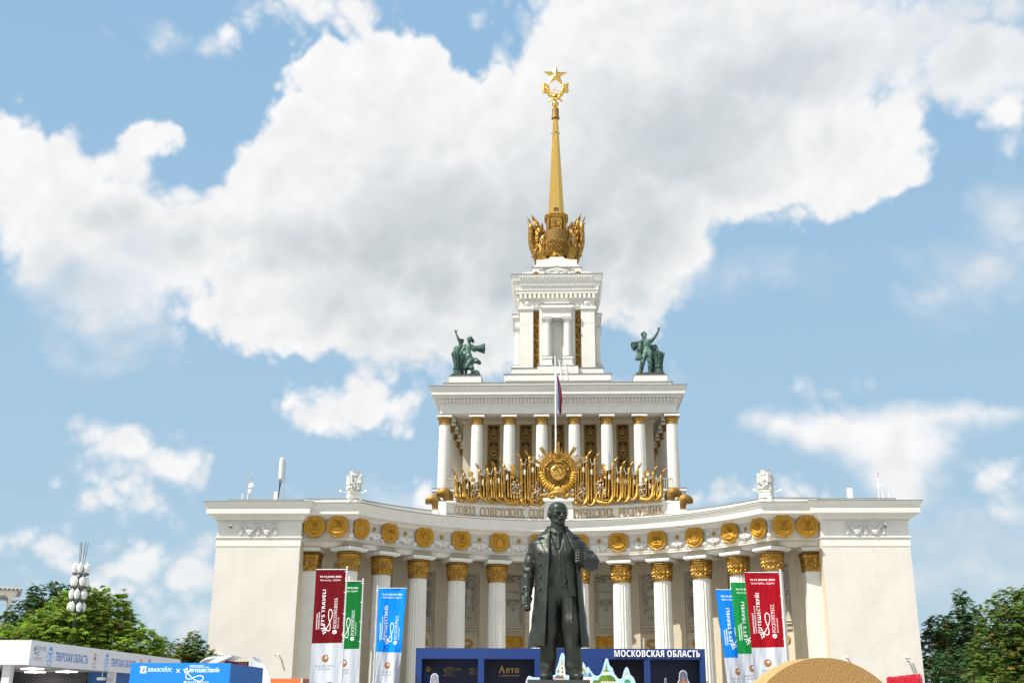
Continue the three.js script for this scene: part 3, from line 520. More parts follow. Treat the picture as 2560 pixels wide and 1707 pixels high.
// ---------------------------------------------------------------- terrace and inscription
const ter = group('terrace', pav);
{
  const wallPath = arcPts(26.5, 29.6, 40);
  G().add(sweep(wallPath, [[0.25, 22.4], [0.25, 22.98], [0, 23.0], [0, 24.32], [0.1, 24.36], [0.1, 24.46], [-2.5, 24.5]])).build('inscription_wall', M.trim, ter);
  G().add(sweep(wallPath, [[0.27, 22.97], [0.29, 23.0], [0.29, 23.03], [0.0, 23.05]])).build('flashing', M.lead, ter);
  for (const s of [-1, 1]) { // stepped blocks at the ends
    G().box(s * 12.95, s * 13.9, 22.4, 24.4, 127.7, 131).box(s * 13.9, s * 15.6, 22.4, 23.4, 127.6, 131).build('block', M.trim, ter);
    G().box(s * 11.9, s * 13.0, 24.4, 24.62, 128.6, 132).build('block_cap', M.trim, ter);
  }
  G().box(-1.6, 1.6, 24.4, 25.0, 131.3, 133).box(-1.85, 1.85, 25.0, 25.4, 131.05, 133).box(-1.75, -1.15, 22.9, 25.0, 131.45, 132).box(1.15, 1.75, 22.9, 25.0, 131.45, 132).build('emblem_pedestal', M.trim, ter);
  G().box(-15.55, 15.55, 22, 25.9, 135.6, 170).box(-15.95, 15.95, 25.9, 26.3, 135.3, 170).build('stylobate', M.trim, ter);
  G().box(-15.98, 15.98, 26.3, 26.35, 135.25, 170).build('stylobate_flashing', M.lead, ter);
  G().box(-15.55, 15.55, 26.36, 27.35, 137.4, 170).box(-15.85, 15.85, 27.35, 27.7, 137.2, 170).build('step', M.trim, ter);
  G().box(-15.88, 15.88, 27.7, 27.74, 137.15, 170).build('step_flashing', M.lead, ter);
  for (const s of [-1, 1]) { const g = G(); for (let i = 0; i <= 11; i++) g.box(s * (11.4 + i * 0.26), s * (11.48 + i * 0.26), 27.75, 29.1, 138.6, 138.68); g.box(s * 11.2, s * 14.3, 29.1, 29.22, 138.55, 138.75).box(s * 11.2, s * 14.3, 27.75, 27.9, 138.55, 138.75); g.build('balustrade', std('sand coloured railing', { color: lin(0.5, 0.44, 0.33), roughness: 0.8 }), ter); }
  // the inscription, letter by letter, along the curve
  const text = 'СОЮЗ СОВЕТСКИХ СОЦИАЛИСТИЧЕСКИХ РЕСПУБЛИК', size = 0.96, r = 26.47, adv = [...text].map((c) => c === ' ' ? 0.5 : advance(c, fontSerif, size) * 0.68);
  const total = adv.reduce((a, b) => a + b, 0), spaceOut = (26.47 * 2 * Math.asin(12.12 / 26.47) - total) / (text.length - 1), shapes = new Map();
  let s = -26.47 * Math.asin(12.18 / 26.47);
  const ins = group('inscription', ter);
  [...text].forEach((c, i) => {
    if (c !== ' ') {
      if (!shapes.has(c)) shapes.set(c, uvMetres(tidy(letterGeo(c, fontSerif, size, 0.06).scale(0.68, 1, 1).translate(-adv[i] / 2, 0, 0))));
      const a = (s + adv[i] / 2) / r, m = part('letter', shapes.get(c), M.letters, ins);
      m.position.set(Math.sin(a) * r, 23.13, -(ZC + Math.cos(a) * r)).sub(originOf(ins)); m.rotation.y = -a;
    }
    s += adv[i] + spaceOut;
  });
  // thin light rails on the cornice below
  const pr = arcPts(25.6, 28, 24);
  for (let i = 0; i < 24; i++) if (i % 5 !== 3) G().bar([lerp(pr[i][0], pr[i + 1][0], 0.06), 22.66, lerp(pr[i][1], pr[i + 1][1], 0.06)], [lerp(pr[i][0], pr[i + 1][0], 0.94), 22.66, lerp(pr[i][1], pr[i + 1][1], 0.94)], 0.05, 5).build('light_rail', M.steel, ter);
}

// ---------------------------------------------------------------- the portico above the terrace
const rectPath = (x, Z0, Z1) => [[-x, -Z1], [-x, -Z0], [x, -Z0], [x, -Z1]];
const port = group('portico', pav);
{
  const pc = rectPath(15.25, 139.4, 170);
  G().add(sweep(pc, [[-1.7, 37.86], [0, 37.86], [0, 38.82], [0.06, 38.85], [0.06, 38.95], [0.16, 39.0], [0.2, 39.22], [0.2, 39.78], [0.5, 39.82], [0.62, 40.08], [1.0, 40.1], [1.02, 40.16], [1.06, 40.17], [1.06, 40.62], [1.1, 40.66], [1.18, 40.8], [1.3, 41.08], [1.34, 41.1], [1.34, 41.2], [-3, 41.28]])).build('entablature', M.trim, port);
  G().add(sweep(pc, [[1.32, 41.19], [1.4, 41.2], [1.4, 41.27], [0.4, 41.31]])).build('flashing', M.lead, port);
  const front = [[-16.0, -139.4], [16.0, -139.4]], fr2 = [[-15.6, -139.4], [15.6, -139.4]];
  G().add(teeth(pc, 0.46, 0.28, 39.24, 39.74, 0.19, 0.46).get()).build('dentil_row', M.trim, port).userData.kind = 'stuff';
  G().add(teeth(pc, 0.3, 0.24, 39.8, 40.08, 0.3, 0.6, leafBlock).get()).add(teeth(pc, 0.22, 0.14, 38.97, 39.18, 0.1, 0.24, leafBlock).get()).add(teeth(pc, 0.34, 0.26, 40.72, 41.06, 1.12, 1.3, leafBlock).get()).build('leaf_moulding', M.relief, port).userData.kind = 'stuff';
  G().box(-15, 15, 38.3, 38.4, 139.6, 170).build('ceiling', M.tan, port);
  G().box(-15.2, 15.2, 41.0, 41.05, 139.8, 170).build('roof', M.lead, port);
  G().add(sweep(rectPath(12.6, 144.3, 170), [[0.25, 38.28], [0.25, 38.0], [0.12, 37.7]].reverse())).build('wall_cornice', M.tan, port);
  // wall with five tall gilded lattices
  const g = G(), X = [-16.76, -8.38, -4.19, 0, 4.19, 8.38], cx = [-8.55, -4.27, 0, 4.27, 8.55], hw = 0.84;
  let x = -12.6;
  for (const c of cx) { g.box(x, c - hw, 27.7, 38.3, 144.3, 145); x = c + hw; g.box(c - hw, c + hw, 37.6, 38.3, 144.3, 145).box(c - hw, c + hw, 27.7, 28.4, 144.3, 145); }
  g.box(x, 12.6, 27.7, 38.3, 144.3, 145).box(-12.6, -12.2, 27.7, 38.3, 145, 170).box(12.2, 12.6, 27.7, 38.3, 145, 170);
  g.build('wall', M.tan, port);
  for (const c of cx) {
    const w = group('lattice_window', port); w.position.set(c, 28.4, -144.42).sub(originOf(port));
    G().box(-1.2, -1.02, -0.3, 9.5, -0.24, 0.1).box(1.02, 1.2, -0.3, 9.5, -0.24, 0.1).box(-1.02, 1.02, 9.32, 9.5, -0.24, 0.1).build('surround', M.tan, w, true);
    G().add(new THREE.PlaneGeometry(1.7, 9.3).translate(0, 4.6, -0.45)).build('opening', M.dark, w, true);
    const f = G();
    for (const s of [-1, 1]) f.add(new THREE.BoxGeometry(0.1, 9.2, 0.16).translate(s * 0.8, 4.6, 0)).add(new THREE.BoxGeometry(0.07, 9.2, 0.12).translate(s * 0.56, 4.6, 0));
    for (let i = 0; i < 4; i++) { const y = 0.1 + i * 2.3; f.add(new THREE.BoxGeometry(1.7, 0.1, 0.16).translate(0, y, 0)).add(new THREE.BoxGeometry(1.7, 0.06, 0.12).translate(0, y + 0.24, 0)).add(new THREE.BoxGeometry(1.7, 0.06, 0.12).translate(0, y + 2.08, 0)); for (const s of [-1, 1]) for (let k = 0; k < 8; k++) f.at(ball, s * 0.68, y + 0.18 + k * 0.28, 0, 0, [0.09, 0.1, 0.06]); for (let k = 0; k < 5; k++) f.at(ball, -0.44 + k * 0.22, y + 0.15, 0, 0, [0.09, 0.07, 0.06]); }
    f.add(new THREE.BoxGeometry(1.7, 0.1, 0.16).translate(0, 9.18, 0));
    f.build('lattice', M.lattice, w, true);
    for (let i = 0; i < 4; i++) {
      const y = 0.1 + i * 2.3, s = G();
      for (let k = -4; k <= 4; k++) s.bar([k * 0.04, y + 0.95, 0], [k * 0.125, y + 2.0 - Math.abs(k) * 0.12, 0.05], 0.042, 5);
      s.at(ball2, 0, y + 0.95, 0, 0, [0.3, 0.2, 0.08]).at(ball, -0.32, y + 0.6, 0, 0, [0.2, 0.12, 0.07], 0, 0.5).at(ball, 0.32, y + 0.6, 0, 0, [0.2, 0.12, 0.07], 0, -0.5).at(ball, 0, y + 0.45, 0, 0, [0.42, 0.12, 0.07]).at(ball, -0.4, y + 0.95, 0, 0, [0.08, 0.25, 0.06], 0, 0.3).at(ball, 0.4, y + 0.95, 0, 0, [0.08, 0.25, 0.06], 0, -0.3);
      s.build('sun_fan', M.lattice, w, true);
    }
  }
  // columns: eight in front, the sides running back
  const shaft = uvMetres(grid(48, 8, (u, v) => { const a = u * 2 * Math.PI, r = lerp(0.775, 0.705, v ** 1.6); return [Math.sin(a) * r, v * 8.8, Math.cos(a) * r]; }));
  const cap = uvMetres(grid(120, 20, (u, v) => { const a = u * 2 * Math.PI, lip = v > 0.78 ? 0.1 * Math.sin((v - 0.78) / 0.22 * Math.PI) : 0, r = 0.74 + 0.13 * v * v + lip + (v < 0.74 && v > 0.06 ? 0.06 * Math.abs(Math.sin(u * 20 * Math.PI)) * (0.5 + 0.5 * Math.sin(v * 24)) : 0.02); return [Math.sin(a) * r, v * 0.92, Math.cos(a) * r]; }));
  const ab = uvMetres(new THREE.BoxGeometry(2.02, 0.28, 2.02).translate(0, 0.14, 0).toNonIndexed()), abf = uvMetres(new THREE.BoxGeometry(2.07, 0.03, 2.07).toNonIndexed());
  const spots = [];
  for (let k = -3.5; k <= 3.5; k++) spots.push([k * 4.19, 140.25]);
  for (let k = 1; k <= 6; k++) for (const s of [-1, 1]) spots.push([s * 14.665, 140.25 + k * 4.55]);
  for (const [cx2, Z] of spots) {
    const c = group('column', port); c.position.set(cx2, 27.74, -Z).sub(originOf(port));
    part('shaft', shaft, M.trim, c);
    part('capital', cap, M.gold, c).position.y = 8.78;
    part('abacus', ab, M.trim, c).position.y = 9.7; part('abacus_flashing', abf, M.lead, c).position.y = 10.0;
  }
  // attic and the blocks under the rooftop sculptures
  G().box(-14.9, 14.9, 41.2, 42.28, 140.6, 168).build('attic', M.trim, port);
  G().box(-15.05, 15.05, 42.28, 42.4, 140.5, 168).build('attic_cap', M.lead, port);
  for (const s of [-1, 1]) { G().box(s * 10.05, s * 14.35, 42.4, 43.32, 140.75, 145).build('statue_block', M.trim, port); G().box(s * 10.0, s * 14.4, 43.32, 43.39, 140.7, 145).build('block_flashing', M.lead, port); for (let i = 0; i < 3; i++) G().box(s * (13.9 - i * 1.4) - 0.25, s * (13.9 - i * 1.4) + 0.25, 41.3, 41.42, 139.6, 139.9).box(s * (13.9 - i * 1.4) - 0.2, s * (13.9 - i * 1.4) + 0.2, 41.42, 41.52, 139.65, 139.8).build('floodlight', M.black, port); }
}

// ---------------------------------------------------------------- the tower
const tow = group('tower', pav);
{
  const sq = (h) => { const Z0 = 153 - h, Z1 = 153 + h; return [[-h, -Z1], [-h, -Z0], [h, -Z0], [h, -Z1], [-h, -Z1]]; };
  const block = (h, y0, y1, name = 'step', cap = true, mat = M.trim) => { G().box(-h, h, y0, y1, 153 - h, 153 + h).build(name, mat, tow); if (cap) G().box(-h - 0.08, h + 0.08, y1, y1 + 0.07, 153 - h - 0.08, 153 + h + 0.08).build('flashing', M.lead, tow); };
  block(7.3, 42.3, 45.0); G().box(-7.15, 7.15, 44.0, 44.3, 145.5, 146).build('plinth_moulding', M.trim, tow);
  block(6.3, 45.07, 46.15); G().box(-2.75, 2.85, 45.07, 46.35, 146.2, 147).build('step', M.trim, tow); G().box(-2.82, 2.92, 46.35, 46.41, 146.15, 147).build('flashing', M.lead, tow);
  // walls, broken in the middle of each side by a niche
  const H = 5.25, F = 153 - H;
  const walls = G();
  for (const s of [-1, 1]) { walls.box(s * 3.36, s * H, 46.2, 55.0, F, 153 + H).box(s * 3.3, s * (H + 0.14), 55.0, 55.12, F - 0.08, 153 + H).box(s * 3.26, s * (H + 0.24), 55.12, 55.5, F - 0.2, 153 + H); }
  walls.box(-3.4, 3.4, 46.2, 55.6, F + 0.7, 153 + H).box(-H, H, 55.5, 56.72, F, 153 + H);
  for (const s of [-1, 1]) walls.box(s * 1.05, s * 2.5, 46.2, 55.5, F + 0.14, F + 0.8);
  walls.box(-3.4, 3.4, 55.2, 55.6, F + 0.1, F + 0.7);
  walls.build('wall', M.white, tow);
  for (const s of [-1, 1]) G().box(s * (H + 0.002), s * 3.36, 53.06, 53.1, F - 0.015, F + 0.1).build('wall_joint', M.trim, tow);
  const nic = G(); for (let i = 0; i < 5; i++) nic.box(-0.95 + i * 0.42, -0.95 + i * 0.42 + 0.2, 47, 53.6, F + 0.58, F + 0.71); nic.build('niche_ribs', M.trim, tow);
  // gilded strips of scrollwork either side of the niche
  for (const s of [-1, 1]) {
    const st = group('scroll_strip', tow); st.position.set(s * 2.93, 46.6, -(F + 0.5)).sub(originOf(tow));
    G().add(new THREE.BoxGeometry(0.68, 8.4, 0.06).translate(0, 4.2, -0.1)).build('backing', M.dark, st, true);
    const fr = G(); for (const q of [-1, 1]) fr.add(new THREE.BoxGeometry(0.07, 8.4, 0.16).translate(q * 0.31, 4.2, 0)); fr.build('strip_frame', M.lattice, st, true);
    for (let k = 0; k < 4; k++) {
      const g = G(), y = k * 2.18;
      for (let i = 0; i < 3; i++) { g.add(new THREE.TorusGeometry(0.22, 0.055, 6, 16, 5.2).rotateZ(i % 2 ? 0.5 : 3.4).translate((i % 2 ? 0.03 : -0.03), y + 0.3 + i * 0.58, 0.02)).add(new THREE.TorusGeometry(0.1, 0.05, 6, 12).translate(0, y + 0.3 + i * 0.58, 0.03)); g.at(ball, (i % 2 ? -0.2 : 0.2), y + 0.58 + i * 0.58, 0.02, 0, [0.09, 0.14, 0.06], 0, 0.6); }
      g.build('scroll', M.gold, st, true);
      if (k < 3) G().add(new THREE.BoxGeometry(0.62, 0.36, 0.14).translate(0, y + 1.96, 0.0)).at(ball, 0, y + 1.96, 0.09, 0, [0.12, 0.12, 0.06]).build('scroll_block', M.gold, st, true);
    }
  }
  // aedicule with two columns on every visible side
  const colG = uvMetres(grid(32, 10, (u, v) => { const a = u * 2 * Math.PI, r = lerp(0.54, 0.47, v ** 1.5) + (v > 0.93 ? 0.22 * ((v - 0.93) / 0.07) ** 2 : 0); return [Math.sin(a) * r, v * 5.7, Math.cos(a) * r]; }));
  const aed = [[0, -(F - 0.35), 0], [-(H + 0.35), -153, -Math.PI / 2], [H + 0.35, -153, Math.PI / 2]];
  for (const [ax, az, ry] of aed) {
    const a = group('aedicule', tow, [0, 0, 0], ry); a.position.set(ax, 46.2, az).sub(originOf(tow));
    for (const s of [-1, 1]) { const c = part('column', colG, M.trim, a); c.position.set(s * 1.42, 1.7, 0.05); G().box(s * 1.42 - 0.74, s * 1.42 + 0.74, 1.35, 1.68, -0.75, 0.7).box(s * 1.42 - 0.66, s * 1.42 + 0.66, 0.55, 1.35, -0.68, 0.7).box(s * 1.42 - 0.78, s * 1.42 + 0.78, 0, 0.55, -0.85, 0.7).build('pedestal', M.trim, a, true); G().box(s * 1.42 - 0.76, s * 1.42 + 0.76, 1.68, 1.73, -0.77, 0.7).box(s * 1.42 - 0.74, s * 1.42 + 0.74, 7.36, 7.4, -0.76, 0.5).build('flashing', M.lead, a, true); G().box(s * 1.42 - 0.7, s * 1.42 + 0.7, 7.18, 7.36, -0.72, 0.5).build('abacus', M.trim, a, true); }
    G().box(-2.0, 2.0, 7.4, 7.56, -0.5, 0.8).box(-1.95, 1.95, 7.56, 8.5, -0.45, 0.8).box(-2.1, 2.1, 8.5, 8.78, -0.62, 0.8).box(-2.22, 2.22, 8.78, 9.3, -0.78, 0.8).build('entablature', M.trim, a, true);
    G().box(-2.28, 2.28, 9.3, 9.37, -0.85, 0.8).build('flashing', M.lead, a, true);
    G().box(-1.75, 1.75, 9.37, 9.8, -0.2, 0.8).build('cresting', M.trim, a, true);
  }
  // discs, dentils and the great cornice
  for (const s of [-1, 1]) { const d = part('disc', G().at(new THREE.CylinderGeometry(0.46, 0.5, 0.12, 24), 0, 0, 0, 0, 1, Math.PI / 2).at(ball2, 0, 0, 0.03, 0, [0.36, 0.36, 0.2]).get(), M.trim, tow); d.position.set(s * 4.2, 56.05, -(F - 0.06)).sub(originOf(tow)); }
  const p = sq(H);
  G().add(sweep(p, [[0, 56.5], [0.14, 56.55], [0.14, 57.3], [0.5, 57.34], [0.52, 57.75], [0.62, 57.8], [0.66, 58.35], [0.72, 58.4], [0.78, 58.75], [0.84, 58.8], [0.84, 59.0], [0.98, 59.06], [1.06, 59.3], [1.16, 59.75], [1.2, 59.8], [1.2, 59.95], [-1, 60.0]])).build('cornice', M.trim, tow);
  G().add(sweep(p, [[1.18, 59.95], [1.26, 59.96], [1.26, 60.05], [-1, 60.1]])).build('flashing', M.lead, tow);
  for (let i = 0; i < 17; i++) G().box(-5.24 + i * 0.64 - 0.02, -5.24 + i * 0.64 + 0.36 - 0.02, 56.66, 57.3, F - 0.48, F - 0.12).build('dentil', M.trim, tow);
  G().add(teeth(p.slice(0, 2), 0.64, 0.36, 56.66, 57.3, 0.12, 0.48).get()).add(teeth(p.slice(2, 4), 0.64, 0.36, 56.66, 57.3, 0.12, 0.48).get()).build('dentil_row', M.trim, tow).userData.kind = 'stuff';
  G().add(teeth(p, 0.36, 0.28, 59.08, 59.72, 0.96, 1.2, leafBlock).get()).add(teeth(p, 0.2, 0.13, 58.42, 58.56, 0.7, 0.85).get()).build('leaf_moulding', M.relief, tow).userData.kind = 'stuff';
  // attic with a low pediment, relief and gilded rosettes
  const y0 = 60.05;
  for (const [ry, dx, dz] of [[0, 0, 1], [-Math.PI / 2, -1, 0], [Math.PI / 2, 1, 0]]) {
    const a = group('attic_front', tow, [0, 0, 0], ry); a.position.set(dx * 4.7, y0, -153 + dz * 4.7).sub(originOf(tow));
    G().add(prism([[-2.45, 0], [2.45, 0], [2.45, 1.08], [0, 1.62], [-2.45, 1.08]], 0.5).translate(0, 0, -0.2)).build('pediment', M.trim, a, true);
    G().add(prism([[-2.5, 1.08], [0, 1.63], [2.5, 1.08], [2.5, 1.15], [0, 1.71], [-2.5, 1.15]], 0.62).translate(0, 0, -0.26)).build('flashing', M.lead, a, true);
    const L = [], rand = rng(90);
    L.push([0, 0.55, 0.3, 0.3, 0, 0.24]); for (let i = 0; i < 5; i++) { const q = i * 72 * R + Math.PI / 2; L.push([Math.cos(q) * 0.2, 0.75 + Math.sin(q) * 0.2, 0.24, 0.09, q, 0.26]); }
    for (const s of [-1, 1]) { for (let i = 0; i < 40; i++) { const t = i / 40; L.push([s * (0.15 + t * 1.5), 0.2 + t * t * 0.55 + rand() * 0.4, 0.12, 0.09, rand() * 3, 0.2]); } L.push([s * 1.82, 0.45, 0.2, 0.5, 0, 0.2], [s * 1.82, 1.0, 0.2, 0.17, 0, 0.24], [s * 1.2, 0.3, 0.15, 0.35, s * 0.5, 0.22]); for (let i = 0; i < 6; i++) L.push([s * (0.4 + i * 0.17), 1.08 - i * 0.03, 0.1, 0.13, rand(), 0.2]); }
    const h = domes(L);
    G().add(grid(90, 34, (u, v) => { const px = (u - 0.5) * 4.1, py = 0.06 + v * (1.2 - 0.1 * Math.abs(px)); return [px, py, 0.26 + 0.8 * h(px, py) + (Math.min(u, 1 - u, v, 1 - v) < 0.015 ? 0.14 : 0.06)]; })).build('relief', M.relief, a, true);
    for (const s of [-1, 1]) {
      G().box(s * 2.45, s * 4.66, 0, 0.82, -0.25, 0.3).add(prism(s > 0 ? [[2.45, 0.82], [4.66, 0.82], [4.66, 0.86], [2.45, 1.02]] : [[-2.45, 1.02], [-4.66, 0.86], [-4.66, 0.82], [-2.45, 0.82]], 0.5).translate(0, 0, -0.25)).build('wing', M.trim, a, true);
      const ros = G(); ros.add(new THREE.TorusGeometry(0.4, 0.09, 6, 18).translate(s * 3.0, 0.42, 0.34)); for (let i = 0; i < 6; i++) ros.at(ball, s * 3 + Math.cos(i) * 0.22, 0.42 + Math.sin(i) * 0.22, 0.34, 0, [0.13, 0.1, 0.08]); ros.at(ball, s * 3, 0.42, 0.38, 0, 0.12).at(ball, s * 3.5, 0.25, 0.32, 0, [0.25, 0.14, 0.08], 0, 0.5 * s).at(ball, s * 3.9, 0.14, 0.32, 0, [0.2, 0.09, 0.07]);
      ros.build('gilded_rosette', M.gold, a, true);
      G().box(s * 4.64, s * 4.95, 0, 0.35, -0.2, 0.3).build('corner_block', M.trim, a, true);
    }
  }
  block(3.55, 60.0, 62.15, 'step'); block(3.3, 62.2, 62.55, 'step', false);
  // notched socle of the spire
  const soc = prism([[-2.95, 0], [2.95, 0], [2.95, 1.05], [2.05, 1.05], [1.6, 1.2], [1.2, 1.2], [0.98, 1.5], [-0.98, 1.5], [-1.2, 1.2], [-1.6, 1.2], [-2.05, 1.05], [-2.95, 1.05]], 0.6);
  const so = G().box(-2.8, 2.8, 62.5, 63.7, 150.2, 155.8); for (let q = 0; q < 4; q++) so.add(soc.clone().translate(0, 62.55, 2.36), new THREE.Matrix4().makeTranslation(0, 0, -153).multiply(new THREE.Matrix4().makeRotationY(q * Math.PI / 2)));
  so.build('spire_socle', M.white, tow);
  const lad = group('ladder', tow);
  for (const x of [0.55, 1.35]) G().bar([x, 44.1, 145.3].map((v, i) => i === 2 ? -145.3 : v), [x - 0.35, 47.3, -146.5], 0.05, 5).build('stile', M.cam, lad);
  for (let i = 0; i < 6; i++) G().bar([0.52 - i * 0.06, 44.5 + i * 0.5, -145.45 - i * 0.2], [1.32 - i * 0.06, 44.5 + i * 0.5, -145.45 - i * 0.2], 0.035, 5).build('rung', M.cam, lad);
}

// ---------------------------------------------------------------- the spire
const spire = group('spire', pav, [0, 0, 0]); spire.position.set(0, 63.6, -153).sub(originOf(pav));
{
  const Y = (y) => y - 63.6;
  // octagonal base with mouldings and a shield on the front
  const oct = (pts, n = 8) => { const g = new THREE.LatheGeometry(pts.map((p) => new THREE.Vector2(p[0], p[1])), n).rotateY(Math.PI / 8); return toCreasedNormals(g, 0.35); };
  part('drum', uvMetres(tidy(oct([[1.55, Y(64.5)], [1.55, Y(69.4)], [1.62, Y(69.6)], [1.62, Y(70.6)], [1.72, Y(70.7)], [1.75, Y(70.95)], [1.9, Y(71.1)], [1.95, Y(71.3)], [1.8, Y(71.4)], [1.9, Y(71.6)], [1.78, Y(71.85)], [1.2, Y(71.95)]]))), M.gold, spire);
  const sh = G().add(prism([[-0.75, -0.9], [0.75, -0.9], [0.85, 0.7], [0.5, 1.05], [-0.5, 1.05], [-0.85, 0.7]], 0.12, 0.04).translate(0, Y(69.9), 1.5));
  sh.build('shield', M.gold, spire, true);
  part('hammer_and_sickle', emblemTool, M.gold, spire).position.set(0, Y(70.0), 1.66); spire.children.at(-1).scale.setScalar(0.68);
  for (const q of [0, 1, 2, 3]) { const a = q * Math.PI / 2 + Math.PI / 4; G().at(new THREE.BoxGeometry(0.5, 2.2, 0.4), Math.sin(a) * 1.55, Y(69.9), Math.cos(a) * 1.55, a).build('pier', M.gold, spire, true); }
  // shaft of stacked gilded plates, faceted
  const rings = []; const n = 24, r0 = 1.3, r1 = 0.4, ya = Y(71.9), yb = Y(88.45);
  for (let i = 0; i < n; i++) { const a = i / n, b = (i + 1) / n; rings.push([lerp(r0, r1, a ** 0.92) + 0.012, lerp(ya, yb, a)], [lerp(r0, r1, b ** 0.92), lerp(ya, yb, b) - 0.01]); }
  part('shaft', uvMetres(tidy(oct(rings))), M.goldBright, spire);
  const ww = G(); for (const [x, y] of [[-0.19, 0.17], [0.19, 0.17], [-0.19, -0.17], [0.19, -0.17]]) ww.add(new THREE.BoxGeometry(0.3, 0.27, 0.06).translate(x, Y(72.45) + y, 1.17)); ww.build('hatch', M.dark, spire, true);
  for (const q of [0, 1, 3]) { const a = q * Math.PI / 2; G().at(ball2, Math.sin(a) * 0.56, Y(85.8), Math.cos(a) * 0.56, 0, 0.11).build('warning_lamp', std('red lamp glass', { color: lin(0.2, 0.02, 0.01), roughness: 0.3 }), spire, true); }
  part('collar', uvMetres(tidy(oct([[0.42, Y(88.3)], [0.66, Y(88.35)], [0.6, Y(88.6)], [0.53, Y(88.8)], [0.53, Y(90.0)], [0.4, Y(90.12)], [0.2, Y(90.2)]], 10))), M.goldDark, spire);
  part('globe', lathe([[0.2, Y(90.15)], [0.26, Y(90.3)], [0.2, Y(90.38)], ...Array.from({ length: 13 }, (_, i) => { const a = lerp(-70, 76, i / 12) * R; return [Math.cos(a) * 0.54, Y(90.88) + Math.sin(a) * 0.54]; }), [0.14, Y(91.5)], [0.2, Y(91.75)]], 24), M.goldBright, spire);
  // wreath of wheat ears, ribbon, half sun and rays, star
  const wr = group('wreath', spire, [0, Y(91.8), 0]);
  for (const s of [-1, 1]) {
    const g = G();
    g.add(hose([[0, 0.05, 0, 0.2], [s * 0.55, 0.3, 0, 0.26], [s * 0.95, 0.85, 0, 0.3], [s * 1.12, 1.55, 0, 0.34], [s * 1.3, 2.1, 0, 0.3]], 8, 20));
    for (let i = 0; i < 5; i++) { const t = i / 4; g.add(hose([[s * (0.95 + 0.05 * t), 1.0 + 0.28 * i, 0.05 * (i - 2), 0.16], [s * (1.25 + 0.05 * t), 1.28 + 0.27 * i, 0.06 * (i - 2), 0.2], [s * (1.75 + 0.06 * Math.sin(i * 2)), 1.32 + 0.3 * i, 0.06 * (i - 2), 0.22], [s * (2.0 + 0.08 * Math.sin(i * 2)), 1.2 + 0.3 * i, 0.06 * (i - 2), 0.16]], 7, 12)); }
    for (let i = 0; i < 12; i++) g.at(ball, s * (0.62 + i * 0.035 + (i > 7 ? 0.02 * i : 0)), 0.55 + i * 0.15, 0.28 - 0.01 * i, 0, [0.07, 0.14, 0.07], 0, s * (i % 2 ? 0.9 : -0.5));
    g.build('wheat_sheaf', M.goldBright, wr, true);
    G().add(hose([[0, -0.05, 0.3, 0.16], [s * 0.4, -0.2, 0.3, 0.2], [s * 0.7, -0.15, 0.2, 0.17], [s * 0.85, -0.4, 0.2, 0.17], [s * 1.15, -0.42, 0.1, 0.12]], 6, 14, 0.5)).build('ribbon', M.goldBright, wr, true);
  }
  G().at(ball2, 0, 0.42, 0, 0, [0.62, 0.55, 0.28]).build('half_sun', M.gold, wr, true);
  const ry = G(); for (let k = -4; k <= 4; k++) ry.bar([k * 0.12, 0.7, 0], [k * 0.2, 2.2 - Math.abs(k) * 0.22, 0], 0.025, 5); ry.build('sun_ray', M.goldBright, wr, true).userData.kind = 'stuff';
  const st = part('star', star(2.05, 0.46, 0.39), M.goldBright, spire); st.position.set(0.02, Y(96.0), 0); st.rotation.y = 0.1;
  // banners around the foot, sheaf of wheat in front
  const flagCluster = (s, turn, big) => {
    const f = group('banner_cluster', spire, [0, 0, 0], turn), rand = rng(120 + s * 3 + turn * 10);
    for (let i = 0; i < 4; i++) {
      const d = 1.9 + i * 0.55, top = [5.0, 7.2, 7.75, 7.1][i] - 0.3, w = 0.34 + 0.05 * (i % 2), lean = 0.06 * i + 0.05;
      G().add(hose([[s * d * 0.82, 1.0, 0.9 - i * 0.45, 0.32], [s * (d * 0.9), 2.2, 1.05 - i * 0.5, 0.5], [s * (d + 0.2), 3.8, 0.9 - i * 0.5, 0.42], [s * (d + lean), top - 0.7, 0.5 - i * 0.45, w], [s * (d + lean + 0.1), top, 0.4 - i * 0.45, 0.1]], 9, 22, 0.8)).build('banner', M.gold, f, true);
      G().add(hose([[s * (d * 0.85 - 0.25), 1.3, 1.2 - i * 0.45, 0.22], [s * (d * 0.92 - 0.28), 2.9, 1.3 - i * 0.5, 0.24], [s * (d - 0.15), 4.4, 1.1 - i * 0.5, 0.2], [s * (d + lean - 0.2), top - 1.3, 0.75 - i * 0.45, 0.08]], 7, 18)).build('banner_fold', M.goldDark, f, true);
      if (i > 0) G().add(hose([[s * (d + lean), top - 0.4, 0.4 - i * 0.45, 0.1], [s * (d + lean + 0.16), top + 0.1, 0.4 - i * 0.45, 0.13], [s * (d + lean + 0.3), top + 0.45, 0.4 - i * 0.45, 0.15], [s * (d + lean + 0.6), top + 0.95, 0.4 - i * 0.45, 0.02]], 6, 10)).build('spear_tip', M.goldDark, f, true);
      if (i % 2) G().at(lathe([[0, -0.5], [0.2, -0.45], [0.24, 0.1], [0.1, 0.3], [0.05, 0.8]], 10), s * (d - 0.1), 4.4 - i * 0.5, 1.55 - i * 0.5, 0, 1.1).build('tassel', M.silver, f, true);
      G().add(hose([[s * (d - 0.4), 4.9 - i * 0.5, 1.3 - i * 0.45, 0.08], [s * (d + 0.1), 4.2 - i * 0.5, 1.45 - i * 0.45, 0.3], [s * (d - 0.2), 3.3 - i * 0.4, 1.5 - i * 0.45, 0.22], [s * (d + 0.2), 2.6 - i * 0.3, 1.3 - i * 0.45, 0.1]], 7, 14, 0.6)).build('banner_fold', M.gold, f, true);
    }
